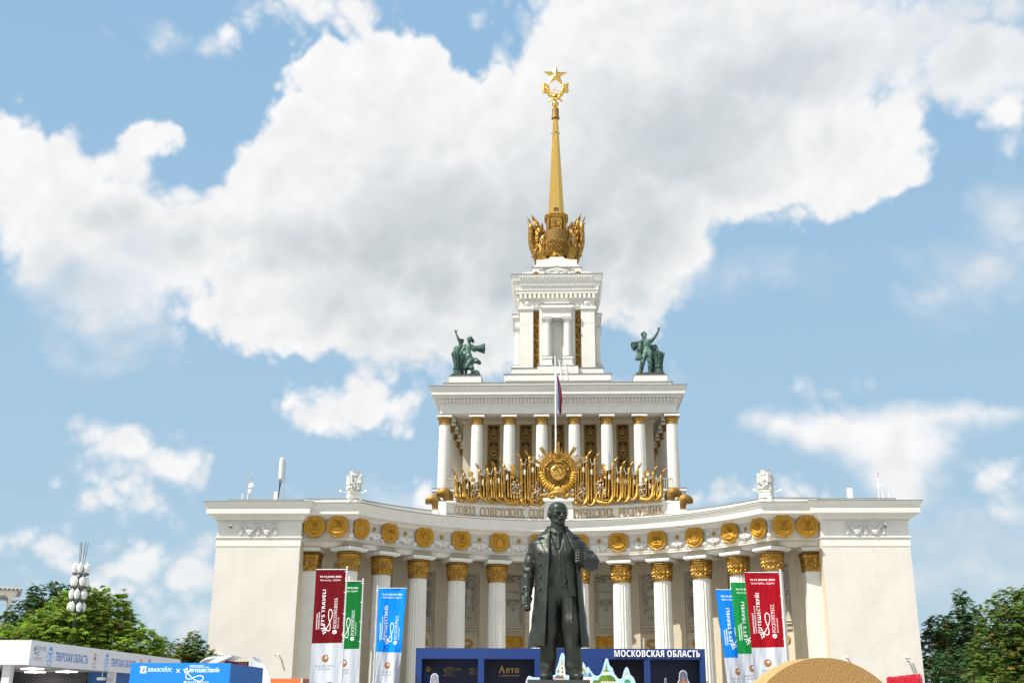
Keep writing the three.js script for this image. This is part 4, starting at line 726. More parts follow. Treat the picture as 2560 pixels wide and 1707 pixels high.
    G().add(hose([[s * 1.5, 0.8, 0.4, 0.6], [s * 2.0, 1.7, 0.45, 1.05], [s * 2.3, 3.2, 0.2, 1.15], [s * 2.5, 4.8, 0.0, 1.0], [s * 2.6, 6.0, -0.2, 0.75], [s * 2.7, 6.6, -0.2, 0.2]], 14, 24)).build('drapery', M.gold, f, true);
    for (let i = 0; i < 4; i++) G().add(hose([[s * (1.5 + i * 0.25), 0.9, 1.1 - i * 0.3, 0.15], [s * (1.9 + i * 0.35), 2.0, 1.3 - i * 0.3, 0.24], [s * (2.0 + i * 0.45), 3.6, 1.15 - i * 0.3, 0.24], [s * (2.2 + i * 0.5), 5.2 - 0.2 * i, 0.8 - i * 0.3, 0.1]], 8, 18)).build('banner_fold', M.gold, f, true);
    for (let i = 0; i < 2; i++) G().add(hose([[s * 3.1, 0.9, 0.2 - i, 0.12], [s * (3.5), 3.0, 0.1 - i, 0.08], [s * 3.75, 4.0, -i, 0.12], [s * 4.0, 4.4, -i, 0.02]], 6, 12)).build('spear', M.goldDark, f, true);
  };
  const shards = (s, turn) => { const g = [G(), G()], r = rng(500 + s), f = spire.children.filter((c) => c.name === 'banner_cluster').at(-1), o = new THREE.OctahedronGeometry(1, 0); for (let i = 0; i < 60; i++) { const y = 1 + r() * 5.6, w = 1.15 * Math.sin(Math.min(1, (y + 0.6) / 6.8) * 2.6) + 0.12, a = r() * 3.1 - 0.4, cx = s * (1.9 + 0.1 * y); g[i % 3 ? 0 : 1].at(o, cx + s * Math.cos(a) * w, y, 0.2 + Math.sin(a) * w, r() * 3, [0.1 + r() * 0.16, 0.45 + r() * 0.5, 0.1 + r() * 0.1], (r() - 0.5) * 0.5, (r() - 0.5) * 0.9 - s * 0.1); } g[0].build('fold_edges', M.gold, f, true).userData.kind = 'stuff'; g[1].build('fold_edges', M.goldDark, f, true).userData.kind = 'stuff'; };
  flagCluster(-1, 0); shards(-1); flagCluster(1, 0); shards(1); flagCluster(-1, Math.PI); flagCluster(1, Math.PI);
  const sheaf = group('wheat_basket', spire, [0, 0, 1.5]);
  part('stalks', uvMetres(tidy(grid(72, 14, (u, v) => { const a = u * 2 * Math.PI, r = lerp(0.95, 1.75, Math.sqrt(v)) + (v > 0.5 ? 0.06 * Math.abs(Math.sin(u * 24 * Math.PI)) : 0); return [Math.sin(a) * r, 0.9 + v * 4.1, Math.cos(a) * r * 0.75]; }))), M.goldDark, sheaf);
  const ears = G(), er = rng(5);
  for (let i = 0; i < 19; i++) for (let j = 0; j < 7; j++) { const a = (i / 18 - 0.5) * 2.9, y = 1.45 + j * 0.29 + (i % 2) * 0.14, r = lerp(0.98, 1.72, Math.sqrt((y - 0.9) / 4.1)) + 0.03; for (const q of [-1, 1]) ears.at(ball, Math.sin(a + q * 0.03) * r, y, Math.cos(a) * r * 0.75 + 0.05, 0, [0.045, 0.15, 0.08], 0, q * 0.45); }
  ears.build('wheat_ear', M.gold, sheaf, true).userData.kind = 'stuff';
  const rib = G(); for (let i = 0; i < 3; i++) rib.add(hose([[-0.95, 1.0 + i * 0.12, 0.3, 0.1], [-0.4, 0.85 + i * 0.22, 0.9, 0.13], [0.1, 1.1 + i * 0.1, 0.95, 0.1], [0.5, 0.8 + i * 0.2, 0.85, 0.13], [0.95, 1.05 + i * 0.1, 0.3, 0.1]], 6, 16)); rib.build('ribbon', M.gold, sheaf, true);
}

// ---------------------------------------------------------------- gilded banners and the great emblem on the terrace
const trophies = group('gilded_banners', pav);
trophies.position.set(0, 24.45, -150).sub(originOf(pav));
{
  const RB = 26.15;
  // x of the roll, its top, the width to the next banner; y counted from the ledge at 24.45
  const list = [[-11.98, 3.15, 0.95], [-11.1, 3.55, 1.75], [-9.33, 4.15, 1.05], [-8.38, 4.32, 0.9], [-7.48, 4.5, 0.95], [-6.5, 4.95, 2.05], [-4.42, 5.65, 0.98], [-3.45, 5.95, 1.5]];
  const place = (o, x) => { const a = Math.asin(x / RB); o.position.set(x, 0, 150 - (ZC + Math.cos(a) * RB)); o.rotation.y = -a; };
  for (const s of [-1, 1]) {
    const mine = s < 0 ? list : list.map(([x, t, w]) => [-x, t, w]);
    mine.forEach(([x, top, w], i) => {
      const f = group('gilded_banner', trophies); place(f, x);
      const d = -s; // the cloth trails towards the middle
      const b0 = 0.3 + 0.12 * ((i * 7) % 3) - (i > 4 ? 0.2 : 0), wob = 0.05 * Math.sin(i * 5);
      const low = b0 - 0.25, W = w * 1.08;
      G().add(hose([[0, top, 0, 0.1], [0.02 * d, top - 0.3, 0.06, 0.21], [0.06 * d, top * 0.6, 0.08 + wob, 0.24], [0.05 * d, low + 1.1, 0.16, 0.28], [0.16 * d, low + 0.42, 0.3, 0.33], [0.45 * d, low + 0.1, 0.38, 0.31], [W * 0.62 * d, low + 0.12, 0.38, 0.32], [W * 0.85 * d, low + 0.3, 0.3, 0.28], [W * 1.02 * d, low + 0.5, 0.12, 0.14]], 10, 36, 0.85)).build('rolled_edge', M.gold, f, true);
      // the hanging cloth: one sheet thrown into deep folds
      const nf = Math.max(2, Math.round(W / 0.36)), sheet = (u, v) => { const yTop = top - 0.25 - 1.35 * Math.pow(u, 0.8) * (w > 1.4 ? 1.15 : 0.75), y = lerp(low + 0.25 + 0.25 * u, yTop, v), wave = Math.sin((u * nf + 0.25) * 6.283 + 0.5 * Math.sin(v * 4 + i)), q = 0.17 + 0.12 * (1 - v); return [d * (0.12 + u * (W - 0.05)) * (1 - 0.06 * v), y, 0.02 + q * wave * (0.45 + 0.55 * Math.sin(Math.min(1, (1 - u) * 3) * 1.57)) + 0.25 * (1 - v) ** 3]; };
      G().add(grid(nf * 9, 26, sheet)).build('cloth', M.gold, f, true);
      for (let k = 1; k < nf; k++) { const u0 = (k - 0.02) / nf, A = (v, r) => { const p = sheet(Math.min(1, u0 + 0.04 * (1 - v)), v); return [p[0], p[1], p[2] + 0.03, r]; }; G().add(hose([A(0.96, 0.04), A(0.7, 0.1), A(0.4, 0.12), A(0.18, 0.13), A(0.05, 0.12), [d * W, low + 0.3 + 0.12 * k, 0.2, 0.07]], 8, 22)).build('fold', M.gold, f, true); }
      G().add(hose([[0.02, top - 0.15, 0, 0.1], [-d * 0.14, top + 0.12, 0, 0.09], [-d * 0.24, top + 0.25, 0.02, 0.16], [-d * 0.3, top + 0.36, 0.04, 0.15], [-d * 0.62, top + 0.72, 0.05, 0.015]], 8, 14)).build('spear_tip', M.gold, f, true);
      const cord = G(); for (let k = 0; k < 11; k++) { const a = k / 10 * Math.PI; cord.at(ball, d * (0.05 + 0.24 - 0.27 * Math.cos(a)) - 0.0, top - 0.55 - 0.22 * Math.sin(a) + (k > 5 ? (k - 5) * 0.09 : 0), 0.2 + 0.08 * Math.sin(a), 0, 0.065); } for (let k = 0; k < 5; k++) cord.at(ball, d * 0.42, top - 0.75 - k * 0.12, 0.14, 0, 0.055); cord.build('cord', M.silver, f, true);
      G().at(lathe([[0, -0.58], [0.16, -0.56], [0.17, -0.4], [0.13, -0.02], [0.06, 0.08], [0.03, 0.16]], 12), d * 0.42, top - 1.4, 0.18, 0, 1.1).build('tassel', M.silver, f, true);
    });
    // trumpets and oak leaves in the wide gaps
    const horn = lathe([[0.34, 0], [0.36, 0.03], [0.24, 0.16], [0.13, 0.5], [0.09, 1.1], [0.07, 1.8]], 20), hornIn = lathe([[0.02, 0.22], [0.2, 0.1], [0.33, 0.0]], 20);
    for (const [x, y, k] of [[-10.25, 3.42, 1], [-10.0, 2.75, 0.8], [-5.3, 4.6, 1], [-5.35, 4.0, 0.8], [-5.3, 3.4, 0.85]]) {
      const h = group('trumpet', trophies); place(h, -s * -1 * x * -1 * -1);
      h.position.x = s < 0 ? x : -x; place(h, h.position.x); h.position.y = y;
      const q = G().at(horn, 0, 0, 0.32, 0, k, Math.PI / 2 - 0.25 + Math.PI, 0).at(hornIn, 0, 0, 0.32, 0, k, Math.PI / 2 - 0.25 + Math.PI, 0);
      const m = q.build('horn', M.goldBright, h, true); m.rotation.y = -s * 0.55 * -1;
    }
    for (const [x, y, n, hh] of [[-9.85, 1.5, 34, 1.0], [-5.05, 1.75, 46, 1.25], [-2.75, 1.6, 46, 1.15]]) {
      const o = group('oak_leaves', trophies); place(o, s < 0 ? x : -x); o.position.y = y;
      const r = rng(200 + x * 10), lf = new THREE.OctahedronGeometry(1, 1);
      for (let i = 0; i < n; i++) { const t = r() * 6.28, q = Math.sqrt(r()); part('leaf', lf, M.leaf, o).position.set(Math.cos(t) * 0.62 * q, Math.sin(t) * hh * q, 0.16 + r() * 0.25); const l = o.children.at(-1); l.scale.set(0.1, 0.24, 0.05); l.rotation.set(r() - 0.5, r() - 0.5, r() * 6.28); }
    }
    // curled cornucopias at the ends
    for (const [x, y, zz, k] of [[-13.35, 0.95, 129.2, 1.05], [-14.55, 0.0, 128.3, 1.0]]) {
      const c = group('cornucopia', trophies); c.position.set(-s * -1 * x * 1, y, 150 - zz); c.position.x = s < 0 ? x : -x; c.scale.x = -s;
      G().add(hose([[0.42, -1.0, 0, 0.46], [0.4, -0.3, 0.05, 0.62], [0.15, 0.18, 0.1, 0.66], [-0.3, 0.22, 0.1, 0.58], [-0.62, -0.05, 0.08, 0.36], [-0.6, -0.32, 0.05, 0.1]].map((p) => p.map((v) => v * k)), 16, 24)).build('core', M.goldDark, c, true);
      for (let i = 0; i < 10; i++) { const q = i / 9, a = lerp(-1.25, 1.35, q), o = (r, ang, z) => [Math.cos(ang) * r - 0.1, Math.sin(ang) * r - 0.35, z]; G().add(hose([[0.42 - 0.42 * Math.sin(a) * -1 * 0.9 + 0.0, -1.0, 0.42 * Math.cos(a), 0.06], [...o(0.62 + 0.33 * Math.sin(a) * 1, 0.25, 0.55 * Math.cos(a)), 0.1], [...o(0.62 + 0.42 * Math.sin(a), 0.95, 0.6 * Math.cos(a) + 0.1), 0.11], [...o(0.62 + 0.4 * Math.sin(a), 1.7, 0.58 * Math.cos(a) + 0.1), 0.11], [...o(0.62 + 0.3 * Math.sin(a), 2.5, 0.45 * Math.cos(a) + 0.1), 0.1], [...o(0.62 + 0.1 * Math.sin(a), 3.1, 0.2 * Math.cos(a) + 0.1), 0.05]].map((p) => p.map((v) => v * k)), 6, 18)).build('lock', i % 2 ? M.gold : M.goldDark, c, true); }
      G().at(new THREE.CylinderGeometry(0.5 * k, 0.58 * k, 0.4, 16), 0.4 * k, -1.05 * k, 0).build('rim', M.goldDark, c, true);
    }
  }
}
const emb = group('state_emblem', pav);
emb.position.set(-0.02, 28.45, -131.55).sub(originOf(pav));
{
  const rays = [[0, 3.95, 0.36]]; // gilded slats in bundles: angle, length, width
  for (const q of [-1, 1]) rays.push([q * 9, 3.05, 0.15], [q * 18, 3.35, 0.16], [q * 24, 3.0, 0.13], [q * 33, 3.9, 0.36], [q * 41, 2.95, 0.13], [q * 46.5, 3.3, 0.15], [q * 52, 3.0, 0.13], [q * 60, 4.1, 0.36], [q * 72, 3.5, 0.18]);
  for (const [deg, L, w] of rays) { const m = part('ray', G().add(prism(w > 0.3 ? [[-w * 0.4, 0], [w * 0.4, 0], [w * 0.62, L], [0, L - 0.16], [-w * 0.62, L]] : [[-w / 2, 0], [w / 2, 0], [w / 2, L], [-w / 2, L]], 0.12)).get(), M.gold, emb); m.rotation.z = -deg * R; m.position.z = -0.35; }
  part('wreath_backing', G().add(new THREE.CylinderGeometry(2.1, 2.3, 0.3, 48).rotateX(Math.PI / 2).translate(0, 0, -0.15)).get(), M.goldDark, emb);
  const inner = G(); for (let i = 0; i < 44; i++) { const a = i / 44 * 2 * Math.PI; inner.at(new THREE.BoxGeometry(0.1, 0.7, 0.12), Math.cos(a) * 1.2, Math.sin(a) * 1.2, 0.1, 0, 1, 0, a - Math.PI / 2); } inner.build('sunburst', M.gold, emb, true).userData.kind = 'stuff';
  for (const s of [-1, 1]) {
    // ears of wheat above
    const er = G(), r = rng(9);
    for (const rr of [2.28, 2.0, 1.72]) for (let i = 0; i < 20; i++) { const a = lerp(-4, 74, i / 19) * R; for (const q of [-1, 1]) er.at(ball, s * Math.cos(a) * (rr + q * 0.06), Math.sin(a) * (rr + q * 0.06), 0.22, 0, [0.055, 0.15, 0.08], 0, s * (a + q * 0.5)); }
    er.build('wheat_ear', M.gold, emb, true).userData.kind = 'stuff';
    // ribbon bands wound round the stalks below
    for (let i = 0; i < 8; i++) { const a = lerp(3, -66, i / 7.2) * R, a2 = a - 8.4 * R; G().add(hose([[s * Math.cos(a + 0.04) * 2.42, Math.sin(a + 0.04) * 2.55, -0.05, 0.14], [s * Math.cos((a + a2) / 2) * 2.28, Math.sin((a + a2) / 2) * 2.42, 0.2, 0.2], [s * Math.cos((a + a2) / 2 - 0.02) * 1.9, Math.sin((a + a2) / 2 - 0.02) * 2.0, 0.32, 0.22], [s * Math.cos(a2) * 1.55, Math.sin(a2) * 1.6, 0.2, 0.18]], 8, 12, 1)).build('ribbon_band', M.ochre, emb, true); const pl = G(); for (let k = 0; k < 7; k++) pl.at(ball, s * Math.cos(a2 + 0.03) * (1.62 + k * 0.13), Math.sin(a2 + 0.03) * (1.68 + k * 0.14), 0.32, 0, 0.045); pl.build('bead_row', M.silver, emb, true); }
    for (let i = 0; i < 3; i++) G().bar([s * (0.75 + i * 0.02), -1.9 + 0.06 * i, 0.3], [s * (1.32 - 0.16 * i), -0.35 - i * 0.12, 0.34], 0.045, 5).build('stalk', M.gold, emb, true);
    G().add(hose([[s * 1.25, 0.05, 0.4, 0.1], [s * 1.2, 0.35, 0.42, 0.14], [s * 1.32, 0.55, 0.36, 0.1]], 7, 10)).build('ribbon_end', M.gold, emb, true);
  }
  part('globe', G().at(new THREE.SphereGeometry(1.03, 40, 28), 0, 0.02, 0.2, 0, [1, 1, 0.62]).get(), M.goldBright, emb);
  const t = part('hammer_and_sickle', emblemTool, M.gold, emb); t.position.set(0.02, 0.06, 0.78); t.scale.set(0.92, 0.92, 1.2);
  part('half_sun', G().at(ball2, 0, -2.25, 0.25, 0, [0.95, 0.62, 0.25]).get(), M.goldBright, emb);
  const sr = G(); for (let i = -12; i <= 12; i++) { const a = i * 6.2 * R; sr.bar([Math.sin(a) * 0.8, -2.1 + Math.cos(a) * 0.5, 0.25], [Math.sin(a) * 1.35, -2.1 + Math.cos(a) * 1.15, 0.3], 0.03, 5); } sr.build('sun_ray', M.goldDark, emb, true).userData.kind = 'stuff';
  part('star', star(0.56, 0.2, 0.42), M.gold, emb).position.set(0, 2.12, 0.35);
  const top = G(); for (let i = -2; i <= 2; i++) top.box(i * 0.2 - 0.08, i * 0.2 + 0.08, 1.25, 2.45, -0.05 - 0.25, 0); top.build('star_backing', M.ochre, emb, true);
  // ribbon at the foot
  G().add(hose([[-1.1, -2.75, 0.4, 0.22], [-0.6, -2.55, 0.5, 0.3], [0, -2.5, 0.55, 0.33], [0.6, -2.55, 0.5, 0.3], [1.1, -2.75, 0.4, 0.22]], 9, 18, 0.5)).build('ribbon_knot', M.gold, emb, true);
  for (const s of [-1, 1]) { G().add(hose([[s * 0.4, -2.85, 0.5, 0.2], [s * 0.9, -3.0, 0.5, 0.2], [s * 1.25, -2.72, 0.45, 0.24], [s * 1.6, -2.85, 0.45, 0.24], [s * 2.05, -2.72, 0.4, 0.26], [s * 2.2, -3.2, 0.4, 0.22], [s * 2.25, -3.95, 0.38, 0.18]], 8, 26, 0.5)).build('ribbon_tail', M.gold, emb, true); }
}

// ---------------------------------------------------------------- figures: a distance field, meshed smoothly
const smin = (a, b, k) => { const h = Math.max(k - Math.abs(a - b), 0) / k; return Math.min(a, b) - h * h * k * 0.25; };
const smax = (a, b, k) => -smin(-a, -b, k);
const cone = (a, b, ra, rb = ra) => { const bx = b[0] - a[0], by = b[1] - a[1], bz = b[2] - a[2], L = bx * bx + by * by + bz * bz || 1e-9; return (x, y, z) => { const px = x - a[0], py = y - a[1], pz = z - a[2], t = clamp((px * bx + py * by + pz * bz) / L, 0, 1); return Math.hypot(px - bx * t, py - by * t, pz - bz * t) - (ra + (rb - ra) * t); }; };
const egg = (c, r) => (x, y, z) => { const a = (x - c[0]) / r[0], b = (y - c[1]) / r[1], d = (z - c[2]) / r[2], k0 = Math.hypot(a, b, d), k1 = Math.hypot(a / r[0], b / r[1], d / r[2]); return k1 < 1e-6 ? -Math.min(...r) : k0 * (k0 - 1) / k1; };
const block3 = (c, h, r = 0.02) => (x, y, z) => { const a = Math.abs(x - c[0]) - h[0] + r, b = Math.abs(y - c[1]) - h[1] + r, d = Math.abs(z - c[2]) - h[2] + r; return Math.hypot(Math.max(a, 0), Math.max(b, 0), Math.max(d, 0)) + Math.min(Math.max(a, b, d), 0) - r; };
// a rounded body through cross-sections [y, cx, cz, ax, az]
const loft = (rows, pw = 2.4) => { const lo = rows[0][0], hi = rows.at(-1)[0]; return (x, y, z) => {
  const yy = clamp(y, lo, hi); let i = 0; while (i < rows.length - 2 && yy > rows[i + 1][0]) i++;
  const a = rows[i], b = rows[i + 1], t0 = (yy - a[0]) / (b[0] - a[0]), t = t0 * t0 * (3 - 2 * t0) * 0.5 + t0 * 0.5, ax = lerp(a[3], b[3], t), az = lerp(a[4], b[4], t);
  const q = Math.pow(Math.pow(Math.abs(x - lerp(a[1], b[1], t)) / ax, pw) + Math.pow(Math.abs(z - lerp(a[2], b[2], t)) / az, pw), 1 / pw);
  return Math.max((q - 1) * Math.min(ax, az), (y < lo ? lo - y : y > hi ? y - hi : -1)); }; };
const join = (k, ...f) => (x, y, z) => { let d = f[0](x, y, z); for (let i = 1; i < f.length; i++) d = smin(d, f[i](x, y, z), k); return d; };
const turned = (f, c, ry, rx = 0, rz = 0) => { const m = new THREE.Matrix4().makeRotationFromEuler(new THREE.Euler(rx, ry, rz, 'YXZ')).transpose().elements; return (x, y, z) => { x -= c[0]; y -= c[1]; z -= c[2]; return f(m[0] * x + m[4] * y + m[8] * z, m[1] * x + m[5] * y + m[9] * z, m[2] * x + m[6] * y + m[10] * z); }; };
function skin(f, lo, hi, cell, tint) { // surface nets
  const n = [0, 1, 2].map((k) => Math.ceil((hi[k] - lo[k]) / cell) + 2), nx = n[0], ny = n[1], nz = n[2], D = new Float32Array(nx * ny * nz).fill(9);
  const at = (i, j, k) => i + nx * (j + ny * k), B = 4;
  for (let k = 0; k < nz; k += B) for (let j = 0; j < ny; j += B) for (let i = 0; i < nx; i += B) {
    const d = f(lo[0] + (i + 1.5) * cell, lo[1] + (j + 1.5) * cell, lo[2] + (k + 1.5) * cell);
    if (Math.abs(d) > cell * 8) { if (d < 0) for (let c = k; c < Math.min(k + B, nz); c++) for (let b = j; b < Math.min(j + B, ny); b++) for (let a = i; a < Math.min(i + B, nx); a++) D[at(a, b, c)] = -9; continue; }
    for (let c = k; c < Math.min(k + B, nz); c++) for (let b = j; b < Math.min(j + B, ny); b++) for (let a = i; a < Math.min(i + B, nx); a++) D[at(a, b, c)] = f(lo[0] + a * cell, lo[1] + b * cell, lo[2] + c * cell);
  }
  const id = new Int32Array(nx * ny * nz).fill(-1), P = [], idx = [], E = [[0, 1], [2, 3], [4, 5], [6, 7], [0, 2], [1, 3], [4, 6], [5, 7], [0, 4], [1, 5], [2, 6], [3, 7]], v = new Float32Array(8);
  for (let k = 0; k < nz - 1; k++) for (let j = 0; j < ny - 1; j++) for (let i = 0; i < nx - 1; i++) {
    let m = 0;
    for (let c = 0; c < 8; c++) { v[c] = D[at(i + (c & 1), j + ((c >> 1) & 1), k + (c >> 2))]; if (v[c] < 0) m |= 1 << c; }
    if (m === 0 || m === 255) continue;
    let x = 0, y = 0, z = 0, q = 0;
    for (const [a, b] of E) { if (((m >> a) & 1) === ((m >> b) & 1)) continue; const t = v[a] / (v[a] - v[b]); x += lerp(a & 1, b & 1, t); y += lerp((a >> 1) & 1, (b >> 1) & 1, t); z += lerp(a >> 2, b >> 2, t); q++; }
    id[at(i, j, k)] = P.length / 3;
    P.push(lo[0] + (i + x / q) * cell, lo[1] + (j + y / q) * cell, lo[2] + (k + z / q) * cell);
  }
  const quad = (a, b, c, d, flip) => { if (a < 0 || b < 0 || c < 0 || d < 0) return; if (!flip) idx.push(a, c, b, a, d, c); else idx.push(a, b, c, a, c, d); };
  for (let k = 1; k < nz - 1; k++) for (let j = 1; j < ny - 1; j++) for (let i = 1; i < nx - 1; i++) {
    const s = D[at(i, j, k)] < 0;
    if (s !== D[at(i + 1, j, k)] < 0) quad(id[at(i, j, k)], id[at(i, j - 1, k)], id[at(i, j - 1, k - 1)], id[at(i, j, k - 1)], s);
    if (s !== D[at(i, j + 1, k)] < 0) quad(id[at(i, j, k)], id[at(i, j, k - 1)], id[at(i - 1, j, k - 1)], id[at(i - 1, j, k)], s);
    if (s !== D[at(i, j, k + 1)] < 0) quad(id[at(i, j, k)], id[at(i - 1, j, k)], id[at(i - 1, j - 1, k)], id[at(i, j - 1, k)], s);
  }
  const g = new THREE.BufferGeometry(), N = new Float32Array(P.length), C = new Float32Array(P.length), e = cell * 0.35, col = [0, 0, 0];
  for (let i = 0; i < P.length; i += 3) {
    const x = P[i], y = P[i + 1], z = P[i + 2], a = f(x + e, y, z) - f(x - e, y, z), b = f(x, y + e, z) - f(x, y - e, z), c = f(x, y, z + e) - f(x, y, z - e), l = Math.hypot(a, b, c) || 1;
    N[i] = a / l; N[i + 1] = b / l; N[i + 2] = c / l;
    tint(x, y, z, col); C[i] = col[0]; C[i + 1] = col[1]; C[i + 2] = col[2];
  }
  g.setAttribute('position', new THREE.Float32BufferAttribute(P, 3)); g.setAttribute('normal', new THREE.BufferAttribute(N, 3)); g.setAttribute('color', new THREE.BufferAttribute(C, 3));
  g.setIndex(idx);
  return uvMetres(g);
}
const paint = (g, tint) => { const p = g.attributes.position, C = new Float32Array(p.count * 3), c = [0, 0, 0]; for (let i = 0; i < p.count; i++) { tint(p.getX(i), p.getY(i), p.getZ(i), c); C.set(c, i * 3); } g.setAttribute('color', new THREE.BufferAttribute(C, 3)); return g; };
const bronzeTint = (x, y, z, c) => { // dark metal with greener runs of patina
  const a = noise3(x * 1.6, y * 0.45, z * 1.6), b = noise3(x * 5, y * 1.5 + 7, z * 5), d = noise3(x * 13, y * 9, z * 13), t = clamp(0.35 + 0.4 * a + 0.3 * b, 0, 1), head = smooth(6.3, 7.3, y) * 0.4, k = 0.9 + 0.16 * d;
  c[0] = lerp(0.05, 0.052, t) * k - 0.006 * head; c[1] = lerp(0.05, 0.068, t + head) * k; c[2] = lerp(0.042, 0.056, t + head) * k;
};
const greenTint = (x, y, z, c) => { const a = noise3(x * 0.9, y * 0.5, z * 0.9), b = noise3(x * 3.2, y * 1.6 + 5, z * 3.2), t = clamp(0.55 + 0.45 * a + 0.35 * b, 0, 1); c[0] = lerp(0.022, 0.14, t * t); c[1] = lerp(0.055, 0.26, t * t); c[2] = lerp(0.047, 0.205, t * t); };

// ---------------------------------------------------------------- the bronze man in the overcoat
{
  const [SX, SY, SZ] = [-0.05, 2.8, 50];
  const plinth = thing('statue_plinth', 'dark granite plinth under the large bronze statue of a man', 'plinth', [SX, 0, -SZ]);
  const granite = std('dark polished granite', { color: lin(0.06, 0.062, 0.06), roughness: 0.35, map: rep(stain, 1.5) });
  G().box(-1.32, 1.32, 2.64, 2.8, -0.95, 0.95).build('top_slab', granite, plinth, true);
  G().box(-1.24, 1.24, 0.35, 2.64, -0.88, 0.88).build('shaft', granite, plinth, true);
  G().box(-2.2, 2.2, 0, 0.35, -1.8, 1.8).build('step', granite, plinth, true);
  const st = thing('bronze_statue', 'large dark bronze statue of a bald bearded man in open overcoat on the plinth', 'statue', [SX, SY, -SZ]);
  // head, turned towards his left
  const hd = [0.0, 7.13, 0.06], faceTurn = 0.44;
  const headLocal = (() => {
    const skull = join(0.12, egg([0, 0.13, -0.06], [0.405, 0.42, 0.47]), egg([0, -0.16, 0.12], [0.31, 0.36, 0.33]), egg([0, 0.22, 0.2], [0.33, 0.28, 0.26]));
    const cheek = join(0.08, egg([-0.2, -0.1, 0.3], [0.12, 0.12, 0.11]), egg([0.2, -0.1, 0.3], [0.12, 0.12, 0.11]));
    const brow = join(0.05, cone([-0.25, 0.07, 0.34], [-0.05, 0.035, 0.445], 0.05, 0.055), cone([0.25, 0.07, 0.34], [0.05, 0.035, 0.445], 0.05, 0.055));
    const nose = join(0.05, cone([0, 0.02, 0.44], [0, -0.13, 0.555], 0.042, 0.066), egg([-0.06, -0.145, 0.48], [0.05, 0.045, 0.06]), egg([0.06, -0.145, 0.48], [0.05, 0.045, 0.06]));
    const must = join(0.04, cone([-0.02, -0.225, 0.475], [-0.17, -0.29, 0.38], 0.055, 0.03), cone([0.02, -0.225, 0.475], [0.17, -0.29, 0.38], 0.055, 0.03));
    const beard = join(0.06, egg([0, -0.4, 0.33], [0.17, 0.13, 0.13]), egg([0, -0.45, 0.36], [0.11, 0.08, 0.09]), egg([0, -0.33, 0.43], [0.06, 0.04, 0.04]));
    const ears = (s) => join(0.03, egg([s * 0.405, -0.03, -0.02], [0.045, 0.13, 0.085]), egg([s * 0.4, -0.12, 0.0], [0.04, 0.07, 0.05]));
    const eyes = (s) => egg([s * 0.145, -0.015, 0.355], [0.075, 0.05, 0.06]);
    return (x, y, z) => {
      let d = smin(skull(x, y, z), cheek(x, y, z), 0.12);
      d = smin(d, brow(x, y, z), 0.06);
      for (const s of [-1, 1]) { const a = x - s * 0.15, b = y + 0.035, c = z - 0.45; d = smax(d, 0.1 - Math.hypot(a * 0.95, b * 1.3, c), 0.05); }
      d = Math.min(d, eyes(-1)(x, y, z), eyes(1)(x, y, z));
      d = smin(d, nose(x, y, z), 0.05);
      d = smin(d, beard(x, y, z) + 0.018 * Math.sin(x * 60 + y * 20), 0.06);
      d = smax(d, 0.022 - Math.hypot((y + 0.29) * 1.0, (z - 0.455) * 0.6) + Math.max(0, Math.abs(x) - 0.1), 0.02);
      d = smin(d, must(x, y, z) + 0.01 * Math.sin(x * 70 + y * 30), 0.025);
      d = smin(d, Math.min(ears(-1)(x, y, z), ears(1)(x, y, z)), 0.03);
      const hair = smooth(0.14, 0.02, y) * smooth(0.08, -0.1, z) * smooth(-0.5, -0.3, y);
      d -= hair * (0.035 + 0.018 * Math.sin(y * 55 + z * 30 + 2 * Math.sin(x * 20)));
      return d - 0.004 * noise3(x * 9, y * 9, z * 9);
    };
  })();
  const head = turned(headLocal, hd, faceTurn, 0.04);
  const neck = cone([-0.03, 6.25, -0.08], [0.02, 6.75, 0.02], 0.36, 0.31);
  const torso = loft([[3.9, 0.05, -0.02, 0.82, 0.56], [4.5, 0, 0.02, 0.8, 0.58], [5.2, -0.02, 0.02, 0.88, 0.6], [5.8, -0.02, -0.05, 0.86, 0.5], [6.2, 0, -0.1, 0.6, 0.36], [6.4, 0, -0.1, 0.4, 0.3]]);
  const hips = egg([0.06, 3.95, -0.02], [0.82, 0.75, 0.56]);
  const legL = join(0.25, cone([-0.36, 4.0, 0.02], [-0.42, 2.3, 0.1], 0.46, 0.4), cone([-0.42, 2.3, 0.1], [-0.46, 0.3, -0.02], 0.4, 0.34));
  const legR = join(0.25, cone([0.46, 4.0, 0.02], [0.57, 2.3, 0.2], 0.46, 0.41), cone([0.57, 2.3, 0.2], [0.66, 0.3, 0.06], 0.41, 0.36));
  const body = (x, y, z) => {
    let d = torso(x, y, z);
    if (y > 3.7) { // waistcoat: puckers, the buttoned edge, pointed hem
      d += 0.018 * Math.sin(y * 7 + Math.abs(x - 0.06) * 9) * smooth(0.05, 0.4, Math.abs(x - 0.06)) * smooth(5.7, 4.6, y);
      const hem = 4.1 - 0.22 * Math.max(0, 1 - Math.abs(Math.abs(x - 0.08) - 0.15) / 0.22);
      if (y > hem && z > 0) d -= 0.045 * smooth(hem, hem + 0.03, y);
      if (y > 5.15) { const vneck = Math.abs(x - 0.02) - 0.33 * (y - 5.15); if (vneck < 0 && z > 0) d += 0.05 * smooth(0, -0.04, vneck); }
      if (z > 0) d -= 0.012 * smooth(0.02, 0, Math.abs(x - 0.12));
    }
    let l = Math.min(legL(x, y, z) + 0, 9);
    const r = legR(x, y, z), fold = 0.02 * Math.sin(y * 5.5 + x * 7) * smooth(3.4, 1.6, y) + 0.012 * Math.sin(y * 15 + x * 5) * smooth(0.95, 0.45, y), crease = 0.035;
